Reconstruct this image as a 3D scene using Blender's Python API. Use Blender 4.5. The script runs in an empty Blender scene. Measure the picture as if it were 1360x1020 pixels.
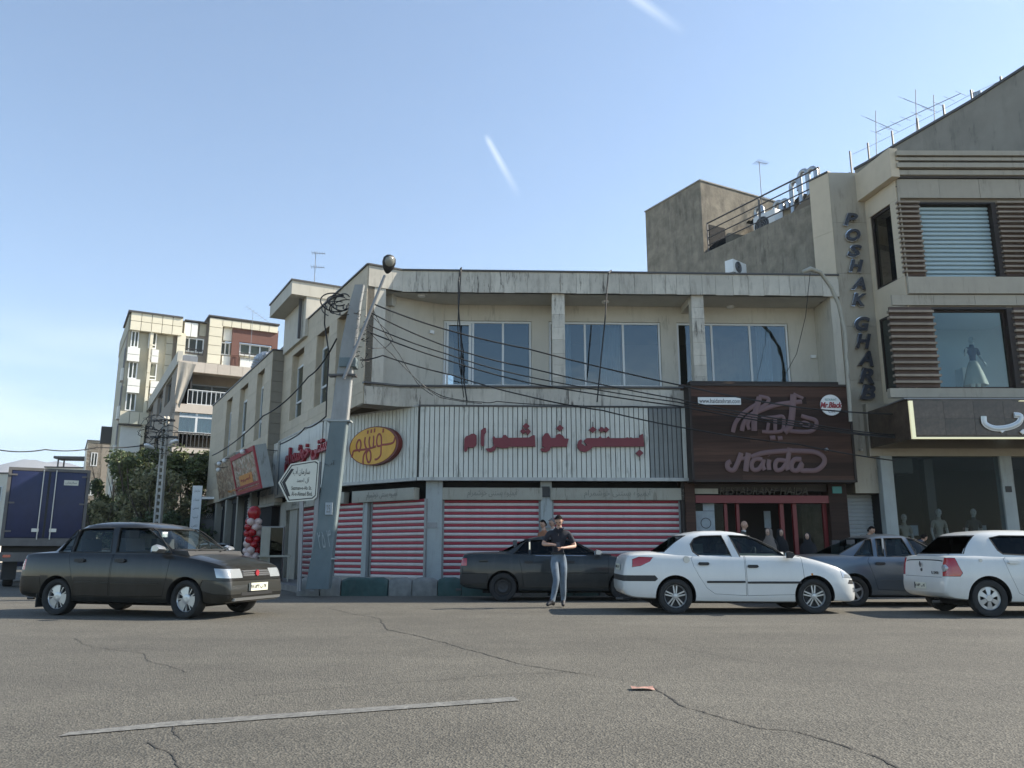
import bpy, bmesh, math, random
from mathutils import Matrix, Vector
R = math.radians
random.seed(7)
SC = bpy.context.scene
COL = SC.collection

# ------------------------------------------------------------------ camera, sky, sun, exposure
E_CAM, F_PX, PITCH = 1.08, 1070.0, R(11.72)
cd = bpy.data.cameras.new('camera'); cam = bpy.data.objects.new('camera', cd); COL.objects.link(cam)
cam.location = (0, 0, E_CAM); cam.rotation_euler = (R(90) + PITCH, 0, 0)
cd.sensor_width = 36; cd.lens = F_PX / 1360 * 36; cd.clip_start = .05; cd.clip_end = 20000
SC.camera = cam

SUN_DIR = Vector((1.38, .27, 1.0)).normalized()       # from the right, a little behind the facade
SUN_EL = math.asin(SUN_DIR.z); SUN_AZ = math.atan2(SUN_DIR.x, SUN_DIR.y)
wd = bpy.data.worlds.new('World'); SC.world = wd; wd.use_nodes = True
nt = wd.node_tree; nd = nt.nodes; lk = nt.links
bg = nd['Background']; bg.inputs[1].default_value = .125
sky = nd.new('ShaderNodeTexSky'); sky.sky_type = 'NISHITA'; sky.sun_disc = False
sky.sun_elevation = SUN_EL; sky.sun_rotation = SUN_AZ; sky.altitude = 1200; sky.air_density = 1.0; sky.dust_density = 1.0; sky.ozone_density = 1.2
def nmath(op, a, b=None, clamp=False, c=None):
    n = nd.new('ShaderNodeMath'); n.operation = op; n.use_clamp = clamp
    for i, x in enumerate((a, b, c)):
        if x is None: continue
        if isinstance(x, (int, float)): n.inputs[i].default_value = x
        else: lk.new(x, n.inputs[i])
    return n.outputs[0]
def nvec(op, a, b, out=0):
    n = nd.new('ShaderNodeVectorMath'); n.operation = op
    for i, x in enumerate((a, b)):
        if isinstance(x, (tuple, list, Vector)): n.inputs[i].default_value = tuple(x)
        else: lk.new(x, n.inputs[i])
    return n.outputs[out]
def pixdir(u, v):
    dx = (u - 680) / F_PX; dz = (510 - v) / F_PX; c, s = math.cos(PITCH), math.sin(PITCH)
    return Vector((dx, c - dz * s, s + dz * c))
tc = nd.new('ShaderNodeTexCoord'); DIR = tc.outputs['Generated']
sep = nd.new('ShaderNodeSeparateXYZ'); lk.new(DIR, sep.inputs[0])
# thin cloud bank low over the mountains, and two faint pale streaks mixed into the sky colour
nz = nd.new('ShaderNodeTexNoise'); nz.inputs['Scale'].default_value = 3.2; nz.inputs['Detail'].default_value = 6
lk.new(nvec('MULTIPLY', DIR, (1, 1, 5)), nz.inputs['Vector'])
band = nmath('MULTIPLY', nmath('SUBTRACT', .27, sep.outputs[2], clamp=True), 8.0, clamp=True)
cloud = nmath('MULTIPLY', band, nmath('MULTIPLY', nmath('SUBTRACT', nz.outputs[0], .42), 3.5, clamp=True), clamp=True)
def sky_streak(p, q, wid, peak, skew=1.0):
    a = pixdir(*p).normalized(); b = pixdir(*q).normalized(); n = a.cross(b).normalized()
    t = nmath('DIVIDE', nmath('SUBTRACT', nvec('DOT_PRODUCT', DIR, tuple((b - a).normalized()), 1), a.dot((b - a).normalized())), (b - a).length)
    m1 = nmath('MULTIPLY', nmath('MULTIPLY', t, 9.0, clamp=True), nmath('MULTIPLY', nmath('SUBTRACT', 1.0, t), 1.6, clamp=True))
    d = nmath('ABSOLUTE', nvec('DOT_PRODUCT', DIR, tuple(n), 1))
    g = nmath('SUBTRACT', 1.0, nmath('DIVIDE', d, nmath('ADD', nmath('MULTIPLY', t, wid * (skew - 1)), wid)), clamp=True)
    front = nmath('GREATER_THAN', nvec('DOT_PRODUCT', DIR, tuple(a), 1), .5)
    return nmath('MULTIPLY', nmath('MULTIPLY', nmath('MULTIPLY', m1, g), peak), front, clamp=True)
t1 = sky_streak((644, 178), (690, 262), .0045, .28, 1.6); t2 = sky_streak((820, -20), (912, 46), .009, .22, .8)
m = nmath('ADD', nmath('MULTIPLY', cloud, .42), nmath('ADD', t1, t2), clamp=True)
hsv = nd.new('ShaderNodeHueSaturation'); hsv.inputs['Saturation'].default_value = 1.02; hsv.inputs['Hue'].default_value = .495; lk.new(sky.outputs[0], hsv.inputs['Color'])
mixc = nd.new('ShaderNodeMixRGB'); lk.new(m, mixc.inputs[0]); lk.new(hsv.outputs[0], mixc.inputs[1]); mixc.inputs[2].default_value = (7.2, 7.4, 7.2, 1)
lk.new(mixc.outputs[0], bg.inputs[0])

sl = bpy.data.lights.new('sun', 'SUN'); sl.energy = 5.0; sl.angle = R(.53); sl.color = (1, .93, .82)
so = bpy.data.objects.new('sun', sl); COL.objects.link(so); so.rotation_euler = SUN_DIR.to_track_quat('Z', 'Y').to_euler()
vs = SC.view_settings; vs.view_transform = 'Standard'; vs.look = 'None'; vs.gamma = 1; vs.use_curve_mapping = False; vs.exposure = 1.02

# ------------------------------------------------------------------ helpers
TMP = bpy.data.scenes.new('tmp')
WM = {}                                     # world matrices by object name
def hitY(u, v, Y):
    d = pixdir(u, v); t = Y / d.y; return Vector((d.x * t, Y, E_CAM + d.z * t))
def gz(u, v, z=0.0):
    d = pixdir(u, v); t = (z - E_CAM) / d.z; return Vector((d.x * t, d.y * t, z))
class Frame:
    """x runs along the wall to the right, y into the building, z up"""
    def __init__(s, x, y, deg, z=0.0):
        s.o = Vector((x, y)); s.a = R(deg); s.M = Matrix.Translation((x, y, z)) @ Matrix.Rotation(s.a, 4, 'Z')
        s.sx = Vector((math.cos(s.a), math.sin(s.a))); s.sy = Vector((-math.sin(s.a), math.cos(s.a))); s.z0 = z
    def on(s, u, v, y=0.0):
        d = pixdir(u, v); d2 = Vector((d.x, d.y)); t = (s.o.dot(s.sy) + y) / d2.dot(s.sy)
        p = d2 * t - s.o; return p.dot(s.sx), E_CAM + d.z * t - s.z0
    def rect(s, u0, v0, u1, v1, y=0.0):
        a = s.on(u0, v0, y); b = s.on(u1, v1, y); return a[0], b[0], b[1], a[1]      # s0,s1,z0,z1
    def w(s, x, y, z=0.0): return s.M @ Vector((x, y, z))
    def sub(s, x, y, deg=0, z=0.0):
        p = s.w(x, y); return Frame(p.x, p.y, math.degrees(s.a) + deg, s.z0 + z)
WORLD = Frame(0, 0, 0)

def setW(o, Mw, parent=None):
    o.matrix_basis = Mw
    if parent is not None:
        o.parent = parent; o.matrix_parent_inverse = WM[parent.name].inverted()
    WM[o.name] = Mw
def tag(o, label, cat, group=None, kind=None):
    o['label'] = label; o['category'] = cat
    if group: o['group'] = group
    if kind: o['kind'] = kind
    return o
def thing(name, label, cat, fr=WORLD, group=None):
    o = bpy.data.objects.new(name, None); COL.objects.link(o); o.empty_display_size = .2
    setW(o, fr.M); return tag(o, label, cat, group)
def linkmesh(name, me, parent=None, fr=WORLD, M=None):
    o = bpy.data.objects.new(name, me); COL.objects.link(o)
    setW(o, M if M is not None else fr.M, parent); return o
def copy_tree(root, dM, parent=None):
    """copy of a thing and its parts, moved by the world matrix dM"""
    c = root.copy(); COL.objects.link(c)
    Mw = dM @ WM[root.name]; WM[c.name] = Mw
    if parent is None: c.matrix_basis = Mw
    else: c.parent = parent; 
    if parent is not None:
        c.matrix_parent_inverse = WM[parent.name].inverted(); c.matrix_basis = Mw
    for ch in [o for o in root.children]: copy_tree(ch, dM, c)
    return c

def smooth_by(me, deg):
    if deg is None: return
    me.shade_smooth()
    if deg < 179: me.set_sharp_from_angle(angle=R(deg))
class MB:
    def __init__(s): s.v = []; s.f = []; s.m = []
    def add(s, vs, fs, mi=0):
        n = len(s.v); s.v += [tuple(p) for p in vs]; s.f += [tuple(i + n for i in f) for f in fs]; s.m += [mi] * len(fs); return s
    def quad(s, a, b, c, d, mi=0): return s.add([a, b, c, d], [(0, 1, 2, 3)], mi)
    def box(s, x0, x1, y0, y1, z0, z1, mi=0):
        if x0 > x1: x0, x1 = x1, x0
        if y0 > y1: y0, y1 = y1, y0
        if z0 > z1: z0, z1 = z1, z0
        return s.add([(x0, y0, z0), (x1, y0, z0), (x1, y1, z0), (x0, y1, z0), (x0, y0, z1), (x1, y0, z1), (x1, y1, z1), (x0, y1, z1)],
                     [(0, 3, 2, 1), (4, 5, 6, 7), (0, 1, 5, 4), (1, 2, 6, 5), (2, 3, 7, 6), (3, 0, 4, 7)], mi)
    def prism(s, poly, axis, a, b, mi=0):
        """poly: 2D points; axis 'x': (y,z), 'y': (x,z), 'z': (x,y)"""
        ar = sum(poly[i][0] * poly[(i + 1) % len(poly)][1] - poly[(i + 1) % len(poly)][0] * poly[i][1] for i in range(len(poly)))
        if (ar < 0): poly = poly[::-1]
        P = {'x': lambda p, t: (t, p[0], p[1]), 'y': lambda p, t: (p[0], t, p[1]), 'z': lambda p, t: (p[0], p[1], t)}[axis]
        if a > b: a, b = b, a
        n = len(poly); vs = [P(p, a) for p in poly] + [P(p, b) for p in poly]
        fs = [tuple(range(n))[::-1], tuple(range(n, 2 * n))] + [(i, (i + 1) % n, n + (i + 1) % n, n + i) for i in range(n)]
        if axis == 'y': fs = [f[::-1] for f in fs]
        return s.add(vs, fs, mi)
    def tube(s, pts, r, n=8, mi=0, cap=True, squash=None):
        pts = [Vector(p) for p in pts]; k = len(pts); rr = r if isinstance(r, (list, tuple)) else [r] * k
        base = len(s.v); up = Vector((0, 0, 1)); prev = None
        for i, p in enumerate(pts):
            d = (pts[min(i + 1, k - 1)] - pts[max(i - 1, 0)]).normalized()
            if prev is None:
                x = d.cross(up if abs(d.z) < .95 else Vector((1, 0, 0))).normalized()
            else:
                x = (prev - d * prev.dot(d)); x = x.normalized() if x.length > 1e-6 else d.orthogonal().normalized()
            prev = x; y = d.cross(x)
            for j in range(n):
                a = 2 * math.pi * j / n; q = (x * math.cos(a) + y * math.sin(a)) * rr[i]
                if squash: q = Vector((q.x * squash[0], q.y * squash[1], q.z * squash[2]))
                s.v.append(tuple(p + q))
        for i in range(k - 1):
            for j in range(n):
                a = base + i * n + j; b = base + i * n + (j + 1) % n; s.f.append((a, b, b + n, a + n)); s.m.append(mi)
        if cap:
            s.f.append(tuple(base + j for j in range(n))[::-1]); s.m.append(mi)
            s.f.append(tuple(base + (k - 1) * n + j for j in range(n))); s.m.append(mi)
        return s
    def lathe(s, prof, axis='z', c=(0, 0, 0), n=24, mi=0, cap=True):
        base = len(s.v); k = len(prof)
        for (r, h) in prof:
            for j in range(n):
                a = 2 * math.pi * j / n; x, y = r * math.cos(a), r * math.sin(a)
                p = {'z': (x, y, h), 'y': (x, h, -y), 'x': (h, x, y)}[axis]
                s.v.append((p[0] + c[0], p[1] + c[1], p[2] + c[2]))
        for i in range(k - 1):
            for j in range(n):
                a = base + i * n + j; b = base + i * n + (j + 1) % n; s.f.append((a, b, b + n, a + n)); s.m.append(mi)
        if cap:
            s.f.append(tuple(base + j for j in range(n))[::-1]); s.m.append(mi)
            s.f.append(tuple(base + (k - 1) * n + j for j in range(n))); s.m.append(mi)
        return s
    def mesh(s, name, mats, smooth=None):
        me = bpy.data.meshes.new(name); me.from_pydata(s.v, [], s.f)
        for mm in (mats if isinstance(mats, (list, tuple)) else [mats]): me.materials.append(mm)
        if any(s.m): me.polygons.foreach_set('material_index', s.m)
        me.validate(); me.update(); smooth_by(me, smooth); return me
    def build(s, name, mats, parent=None, fr=WORLD, smooth=None, M=None):
        return linkmesh(name, s.mesh(name, mats, smooth), parent, fr, M)
_bx = {}
def _dummy(): pass
def boxobj(name, x0, x1, y0, y1, z0, z1, mt, parent=None, fr=WORLD, bev=0.0, shade=None):
    """box piece with a shared mesh per size"""
    if x0 > x1: x0, x1 = x1, x0
    if y0 > y1: y0, y1 = y1, y0
    if z0 > z1: z0, z1 = z1, z0
    k = (round(x1 - x0, 3), round(y1 - y0, 3), round(z1 - z0, 3), mt.name, bev)
    if k not in _bx:
        w, d, h = k[0], k[1], k[2]
        b = MB().box(-w / 2, w / 2, -d / 2, d / 2, -h / 2, h / 2)
        me = b.mesh(name, mt)
        if bev:
            bm = bmesh.new(); bm.from_mesh(me)
            bmesh.ops.bevel(bm, geom=bm.edges[:], offset=bev, segments=2, affect='EDGES', profile=.6)
            bm.to_mesh(me); bm.free(); smooth_by(me, 50)
        _bx[k] = me
    M = fr.M @ Matrix.Translation(((x0 + x1) / 2, (y0 + y1) / 2, (z0 + z1) / 2))
    return linkmesh(name, _bx[k], parent, M=M)

# --- temp-scene evaluation (modifiers, fonts)
def DG():
    with bpy.context.temp_override(scene=TMP, view_layer=TMP.view_layers[0]):
        dg = bpy.context.evaluated_depsgraph_get()
    dg.update(); return dg
def evalmesh(objs_keep, o):
    dg = DG()
    return bpy.data.meshes.new_from_object(o.evaluated_get(dg), preserve_all_data_layers=False, depsgraph=dg)
def boolean(me, cutter, op='DIFFERENCE'):
    a = bpy.data.objects.new('_a', me); b = bpy.data.objects.new('_b', cutter)
    TMP.collection.objects.link(a); TMP.collection.objects.link(b)
    md = a.modifiers.new('b', 'BOOLEAN'); md.operation = op; md.object = b; md.solver = 'EXACT'; md.material_mode = 'TRANSFER'
    dg = DG()
    r = bpy.data.meshes.new_from_object(a.evaluated_get(dg), depsgraph=dg)
    bpy.data.objects.remove(a); bpy.data.objects.remove(b); return r

AR = {'ا': (0xFE8D, 0), 'آ': (0xFE81, 0), 'ب': (0xFE8F, 1), 'ت': (0xFE95, 1), 'س': (0xFEB1, 1), 'ش': (0xFEB5, 1), 'خ': (0xFEA5, 1), 'ح': (0xFEA1, 1),
      'د': (0xFEA9, 0), 'ر': (0xFEAD, 0), 'ز': (0xFEAF, 0), 'م': (0xFEE1, 1), 'ن': (0xFEE5, 1), 'و': (0xFEED, 0), 'ه': (0xFEE9, 1), 'ی': (0xFBFC, 1),
      'ل': (0xFEDD, 1), 'ف': (0xFED1, 1), 'ک': (0xFB8E, 1), 'پ': (0xFB56, 1), 'گ': (0xFB92, 1)}
def shape_ar(t):
    out = []
    for i, c in enumerate(t):
        if c not in AR: out.append(c); continue
        b, dual = AR[c]; p = i > 0 and t[i - 1] in AR and AR[t[i - 1]][1]; n = dual and i + 1 < len(t) and t[i + 1] in AR
        out.append(chr(b + (3 if n and p else 2 if n else 1 if p else 0)))
    return ''.join(reversed(out))
def islands(me):
    n = len(me.vertices); par = list(range(n))
    def find(a):
        while par[a] != a: par[a] = par[par[a]]; a = par[a]
        return a
    for e in me.edges:
        a, b = find(e.vertices[0]), find(e.vertices[1])
        if a != b: par[a] = b
    g = {}
    for i in range(n): g.setdefault(find(i), []).append(i)
    return list(g.values())
def text(body, s0, s1, z0, z1, y, mt, parent, fr, name='lettering', depth=.004, bold=0.0, shear=0.0, rot=0.0, res=3, keep=False):
    """lettering fitted in the box s0..s1, z0..z1 on the plane y of a frame, facing -y"""
    ar = any(c in AR for c in body)
    c = bpy.data.curves.new('t', 'FONT'); c.body = shape_ar(body) if ar else body
    c.extrude = 1; c.offset = bold; c.shear = shear; c.resolution_u = res
    o = bpy.data.objects.new('_t', c); TMP.collection.objects.link(o)
    me = evalmesh(None, o); bpy.data.objects.remove(o); bpy.data.curves.remove(c)
    vs_ = [v.co.copy() for v in me.vertices]
    if not vs_: return None
    a0 = min(v.x for v in vs_); a1 = max(v.x for v in vs_); b0 = min(v.y for v in vs_); b1 = max(v.y for v in vs_)
    kx = (s1 - s0) / (a1 - a0); kz = (z1 - z0) / (b1 - b0)
    if keep: kx = kz = min(kx, kz)
    isl = islands(me); isl.sort(key=lambda g: min(me.vertices[i].co.x for i in g))
    cx, cz = (s0 + s1) / 2, (z0 + z1) / 2; ca, sa = math.cos(rot), math.sin(rot)
    for k, g in enumerate(isl):
        off = .0009 * (k % 3)
        for i in g:
            v = me.vertices[i]; X = (v.co.x - (a0 + a1) / 2) * kx; Z = (v.co.y - (b0 + b1) / 2) * kz
            v.co = (cx + X * ca - Z * sa, y - off - (depth if v.co.z > 0 else 0), cz + X * sa + Z * ca)
    me.materials.clear(); me.materials.append(mt); me.name = name; me.update()
    return linkmesh(name, me, parent, fr)

# --- materials
def mat(name, col, rough=.7, metal=0.0, var=.0, vscale=3.0, bump=.0, bscale=40.0, spec=.5, streak=0.0, streakcol=(.05, .045, .04), sscale=2.0, coat=0.0, objvar=0.0,
        grain=0.0, gscale=200.0, stretch=(1, 1, 1), emit=None, estr=0.0, thr=.5, drip=0.0, dscale=1.0):
    m = bpy.data.materials.new(name); m.use_nodes = True; t = m.node_tree; N = t.nodes; L = t.links
    b = N['Principled BSDF']; b.inputs['Roughness'].default_value = rough; b.inputs['Metallic'].default_value = metal
    b.inputs['Specular IOR Level'].default_value = spec; b.inputs['Coat Weight'].default_value = coat; b.inputs['Coat Roughness'].default_value = .04
    co = N.new('ShaderNodeTexCoord'); mp = N.new('ShaderNodeMapping'); mp.inputs['Scale'].default_value = stretch
    L.new(co.outputs['Object'], mp.inputs['Vector'])
    cur = N.new('ShaderNodeRGB'); cur.outputs[0].default_value = (*col, 1); cur = cur.outputs[0]
    def noise(sc, det=5, vec=None, rg=.6):
        n = N.new('ShaderNodeTexNoise'); n.inputs['Scale'].default_value = sc; n.inputs['Detail'].default_value = det; n.inputs['Roughness'].default_value = rg
        L.new(vec or mp.outputs[0], n.inputs['Vector']); return n.outputs[0]
    def ramp(f, a, b_):
        r = N.new('ShaderNodeMapRange'); r.inputs[1].default_value = a; r.inputs[2].default_value = b_; L.new(f, r.inputs[0]); return r.outputs[0]
    def scale(c, f, lo, hi):
        r = N.new('ShaderNodeMapRange'); r.inputs[1].default_value = .3; r.inputs[2].default_value = .7; r.inputs[3].default_value = lo; r.inputs[4].default_value = hi; L.new(f, r.inputs[0])
        v = N.new('ShaderNodeVectorMath'); v.operation = 'SCALE'; L.new(c, v.inputs[0]); L.new(r.outputs[0], v.inputs['Scale']); return v.outputs[0]
    if var: cur = scale(cur, noise(vscale), 1 - var, 1 + var)
    if grain: cur = scale(cur, noise(gscale, 2), 1 - grain, 1 + grain)
    if objvar:
        oi = N.new('ShaderNodeObjectInfo'); r = N.new('ShaderNodeMapRange'); r.inputs[3].default_value = 1 - objvar; r.inputs[4].default_value = 1 + objvar; L.new(oi.outputs['Random'], r.inputs[0])
        v = N.new('ShaderNodeVectorMath'); v.operation = 'SCALE'; L.new(cur, v.inputs[0]); L.new(r.outputs[0], v.inputs['Scale']); cur = v.outputs[0]
    if streak:
        geo = N.new('ShaderNodeNewGeometry'); mp2 = N.new('ShaderNodeMapping'); mp2.inputs['Scale'].default_value = (1, 1, .22); L.new(geo.outputs['Position'], mp2.inputs['Vector'])
        f = ramp(noise(sscale * 2.2, 7, mp2.outputs[0], .68), thr, thr + .22)
        f2 = N.new('ShaderNodeMath'); f2.operation = 'MULTIPLY'; L.new(f, f2.inputs[0]); f2.inputs[1].default_value = streak
        mx = N.new('ShaderNodeMixRGB'); L.new(f2.outputs[0], mx.inputs[0]); L.new(cur, mx.inputs[1]); mx.inputs[2].default_value = (*streakcol, 1); cur = mx.outputs[0]
    if drip:
        geo = N.new('ShaderNodeNewGeometry'); mp3 = N.new('ShaderNodeMapping'); mp3.inputs['Scale'].default_value = (5.5 * dscale, 5.5 * dscale, .75 * dscale); L.new(geo.outputs['Position'], mp3.inputs['Vector'])
        f = ramp(noise(1.4, 5, mp3.outputs[0], .75), .54, .62); g_ = ramp(noise(.9, 3, geo.outputs['Position']), .42, .62)
        f2 = N.new('ShaderNodeMath'); f2.operation = 'MULTIPLY'; L.new(f, f2.inputs[0]); L.new(g_, f2.inputs[1]); f3 = N.new('ShaderNodeMath'); f3.operation = 'MULTIPLY'; L.new(f2.outputs[0], f3.inputs[0]); f3.inputs[1].default_value = drip
        mx = N.new('ShaderNodeMixRGB'); L.new(f3.outputs[0], mx.inputs[0]); L.new(cur, mx.inputs[1]); mx.inputs[2].default_value = (*[c * .45 for c in (streakcol if streak else col)], 1); cur = mx.outputs[0]
    L.new(cur, b.inputs['Base Color'])
    if bump:
        bp = N.new('ShaderNodeBump'); bp.inputs['Strength'].default_value = min(1, bump); bp.inputs['Distance'].default_value = .01; L.new(noise(bscale, 6), bp.inputs['Height']); L.new(bp.outputs[0], b.inputs['Normal'])
    if emit: b.inputs['Emission Color'].default_value = (*emit, 1); b.inputs['Emission Strength'].default_value = estr
    return m
def glassmat(name, tint=(.25, .3, .32), rough=.02, tr=.6, wav=0.0, ior=1.55):
    """window glass: tinted see-through with a mirror-like sheen"""
    m = bpy.data.materials.new(name); m.use_nodes = True; t = m.node_tree; N = t.nodes; L = t.links
    for n in list(N): N.remove(n)
    out = N.new('ShaderNodeOutputMaterial'); tb = N.new('ShaderNodeBsdfTransparent'); tb.inputs[0].default_value = (*[c * tr for c in tint], 1)
    gl = N.new('ShaderNodeBsdfGlossy'); gl.inputs['Roughness'].default_value = rough; gl.inputs[0].default_value = (.84, .90, .90, 1)
    fr = N.new('ShaderNodeFresnel'); fr.inputs[0].default_value = ior
    geo = N.new('ShaderNodeNewGeometry'); inv = N.new('ShaderNodeMath'); inv.operation = 'SUBTRACT'; inv.inputs[0].default_value = 1.0; L.new(geo.outputs['Backfacing'], inv.inputs[1])
    fm = N.new('ShaderNodeMath'); fm.operation = 'MULTIPLY'; L.new(fr.outputs[0], fm.inputs[0]); L.new(inv.outputs[0], fm.inputs[1])
    mx = N.new('ShaderNodeMixShader'); L.new(fm.outputs[0], mx.inputs[0]); L.new(tb.outputs[0], mx.inputs[1]); L.new(gl.outputs[0], mx.inputs[2])
    if wav:
        co = N.new('ShaderNodeTexCoord'); n = N.new('ShaderNodeTexNoise'); n.inputs['Scale'].default_value = 1.5; L.new(co.outputs['Object'], n.inputs['Vector'])
        bp = N.new('ShaderNodeBump'); bp.inputs['Strength'].default_value = wav; bp.inputs['Distance'].default_value = .02; L.new(n.outputs[0], bp.inputs['Height'])
        L.new(bp.outputs[0], gl.inputs['Normal']); L.new(bp.outputs[0], fr.inputs['Normal'])
    L.new(mx.outputs[0], out.inputs[0]); return m

M = {}
M['concrete'] = mat('weathered_concrete', (.30, .285, .25), .85, drip=.8, var=.12, vscale=2, bump=.3, streak=.55, sscale=1.6, streakcol=(.09, .082, .07))
M['parapet'] = mat('parapet_stone', (.50, .465, .39), .75, var=.10, vscale=2.5, bump=.15, streak=.6, sscale=2.2, streakcol=(.16, .14, .115), objvar=.12, thr=.51, drip=.85)
M['soffit'] = mat('soffit_plaster', (.50, .48, .42), .9, var=.06, streak=.2, streakcol=(.3, .27, .2))
M['plaster'] = mat('cream_plaster', (.53, .495, .415), .9, drip=.35, var=.05, vscale=1.5, bump=.08, streak=.18, streakcol=(.3, .26, .18))
M['beige'] = mat('beige_stone', (.50, .425, .31), .75, drip=.3, var=.07, vscale=4, objvar=.07, grain=.05, gscale=60, streak=.12, streakcol=(.25, .2, .13))
M['beige_dark'] = mat('joint_mortar', (.20, .165, .12), .9)
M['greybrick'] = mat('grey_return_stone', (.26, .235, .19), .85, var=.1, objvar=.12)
M['coping'] = mat('metal_coping', (.09, .085, .08), .5, metal=.3)
M['white_slat'] = mat('white_sign_slat', (.56, .56, .50), .45, drip=.5, var=.05, streak=.3, sscale=3, streakcol=(.34, .33, .27), objvar=.03)
M['grey_slat'] = mat('grey_sign_slat', (.20, .21, .20), .6, var=.1, streak=.3, objvar=.05)
M['sign_back'] = mat('sign_back', (.06, .06, .055), .8)
M['sign_rim'] = mat('sign_rim', (.42, .42, .39), .5, var=.1, streak=.4)
M['red_letter'] = mat('red_letter', (.155, .014, .024), .45, var=.08)
M['red_side'] = mat('red_paint', (.30, .02, .03), .5, var=.1)
M['shut_white'] = mat('shutter_white', (.56, .52, .50), .5, var=.08, streak=.22, sscale=3, streakcol=(.3, .22, .18))
M['shut_red'] = mat('shutter_red', (.30, .022, .04), .5, var=.1, streak=.2, streakcol=(.12, .04, .03))
M['pillar'] = mat('painted_pillar', (.32, .345, .335), .6, drip=.6, var=.06, streak=.35, streakcol=(.22, .21, .17), bump=.1)
M['header'] = mat('shutter_header', (.33, .315, .26), .6, drip=.6, var=.06, streak=.35, streakcol=(.2, .17, .12))
M['ink'] = mat('dark_ink', (.03, .03, .03), .6)
M['greyink'] = mat('faded_ink', (.17, .165, .14), .6)
M['dark'] = mat('dark_void', (.012, .012, .012), .9)
M['interior'] = mat('room_interior', (.05, .05, .05), .9)
M['glass'] = glassmat('window_glass', (.62, .70, .74), .02, 1.0, wav=.25, ior=2.25)
M['glass_dark'] = glassmat('shop_glass', (.72, .76, .78), .02, 1.0, ior=1.2)
M['car_glass'] = glassmat('car_glass', (.42, .50, .50), .01, .85, ior=1.4)
M['clear_car_glass'] = glassmat('clear_car_glass', (.66, .72, .72), .01, 1.0, ior=1.4)
M['car_glass_dark'] = glassmat('tinted_car_glass', (.10, .12, .12), .01, .5, ior=1.3)
M['alu'] = mat('white_window_frame', (.62, .63, .61), .4)
M['grey_metal'] = mat('grey_metal', (.22, .225, .23), .45, metal=.5, var=.1)
M['black'] = mat('black_plastic', (.018, .018, .018), .55)
M['rubber'] = mat('rubber', (.022, .022, .021), .85, var=.2, vscale=20)
M['cable'] = mat('black_cable', (.012, .012, .012), .6)
M['chrome'] = mat('chrome', (.7, .7, .7), .12, metal=1)
M['silver'] = mat('silver_paint', (.42, .43, .43), .3, metal=.7)
M['white'] = mat('white_paint', (.72, .72, .69), .4, var=.03)
M['brown'] = mat('brown_board', (.052, .026, .017), .7, spec=.3, var=.35, vscale=1.2, stretch=(.6, 1, 14), objvar=.5)
M['brown_dark'] = mat('dark_brown_trim', (.022, .014, .010), .6)
M['pinkish'] = mat('faded_mauve_letter', (.145, .082, .082), .5, var=.05)
M['red_beam'] = mat('red_beam', (.16, .012, .014), .4)
M['poshak'] = mat('stone_cladding', (.36, .32, .25), .7, drip=.35, var=.06, vscale=2, objvar=.04, streak=.15, streakcol=(.2, .18, .14))
M['poshak_side'] = mat('cream_cladding', (.56, .47, .34), .75, var=.05, streak=.12, streakcol=(.3, .25, .17))
M['slat_light'] = mat('light_stone_slat', (.25, .20, .15), .7, var=.15, objvar=.12)
M['slat_dark'] = mat('dark_stone_slat', (.07, .042, .03), .7, var=.2, objvar=.2)
M['blueshut'] = mat('pale_blue_shutter', (.36, .46, .48), .45, var=.03)
M['grey_shut'] = mat('grey_roller_shutter', (.42, .44, .44), .5, var=.05, streak=.3, streakcol=(.2, .2, .19))
M['roughcast'] = mat('rough_cement_render', (.235, .205, .155), .95, drip=.5, dscale=.5, var=.3, vscale=2.2, bump=1, bscale=9, streak=.6, sscale=1.5, streakcol=(.11, .098, .082))
M['marble'] = mat('dark_marble', (.075, .054, .038), .3, var=.4, vscale=3, grain=.15, gscale=12, objvar=.15)
M['blueletter'] = mat('blue_letter_face', (.045, .048, .058), .35, var=.1)
M['yellowcream'] = mat('cream_panel', (.76, .69, .52), .7, objvar=.05, var=.03)
M['whitepanel'] = mat('white_panel', (.84, .82, .74), .7, objvar=.03, var=.03)
M['redbrown'] = mat('red_brown_panel', (.17, .08, .06), .8, var=.06)
M['olive'] = mat('olive_beige_panel', (.48, .44, .33), .8, var=.04)
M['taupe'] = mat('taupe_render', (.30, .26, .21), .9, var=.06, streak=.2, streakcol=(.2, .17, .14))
M['pinkstone'] = mat('pink_stone_edge', (.58, .50, .41), .8, var=.05, objvar=.05)
M['farwhite'] = mat('far_white_render', (.66, .62, .52), .9, var=.04)
M['bark'] = mat('bark', (.10, .08, .06), .9, var=.3, bump=.5)
M['lattice'] = mat('pale_pole_concrete', (.46, .44, .39), .85, var=.1, streak=.2, streakcol=(.25, .24, .2))
M['pole'] = mat('pole_concrete', (.27, .275, .265), .85, var=.12, vscale=1.5, bump=.3, streak=.35, streakcol=(.13, .13, .12))
M['kerb_green'] = mat('kerb_green_paint', (.035, .075, .068), .8, var=.25, vscale=4, bump=.4, streak=.25, streakcol=(.12, .12, .11))
M['kerb_grey'] = mat('kerb_concrete', (.20, .20, .185), .9, var=.2, vscale=6, bump=.6, streak=.25, streakcol=(.08, .08, .07))
M['paver'] = mat('pavement', (.17, .16, .145), .9, var=.2, vscale=3, bump=.3)

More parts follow.
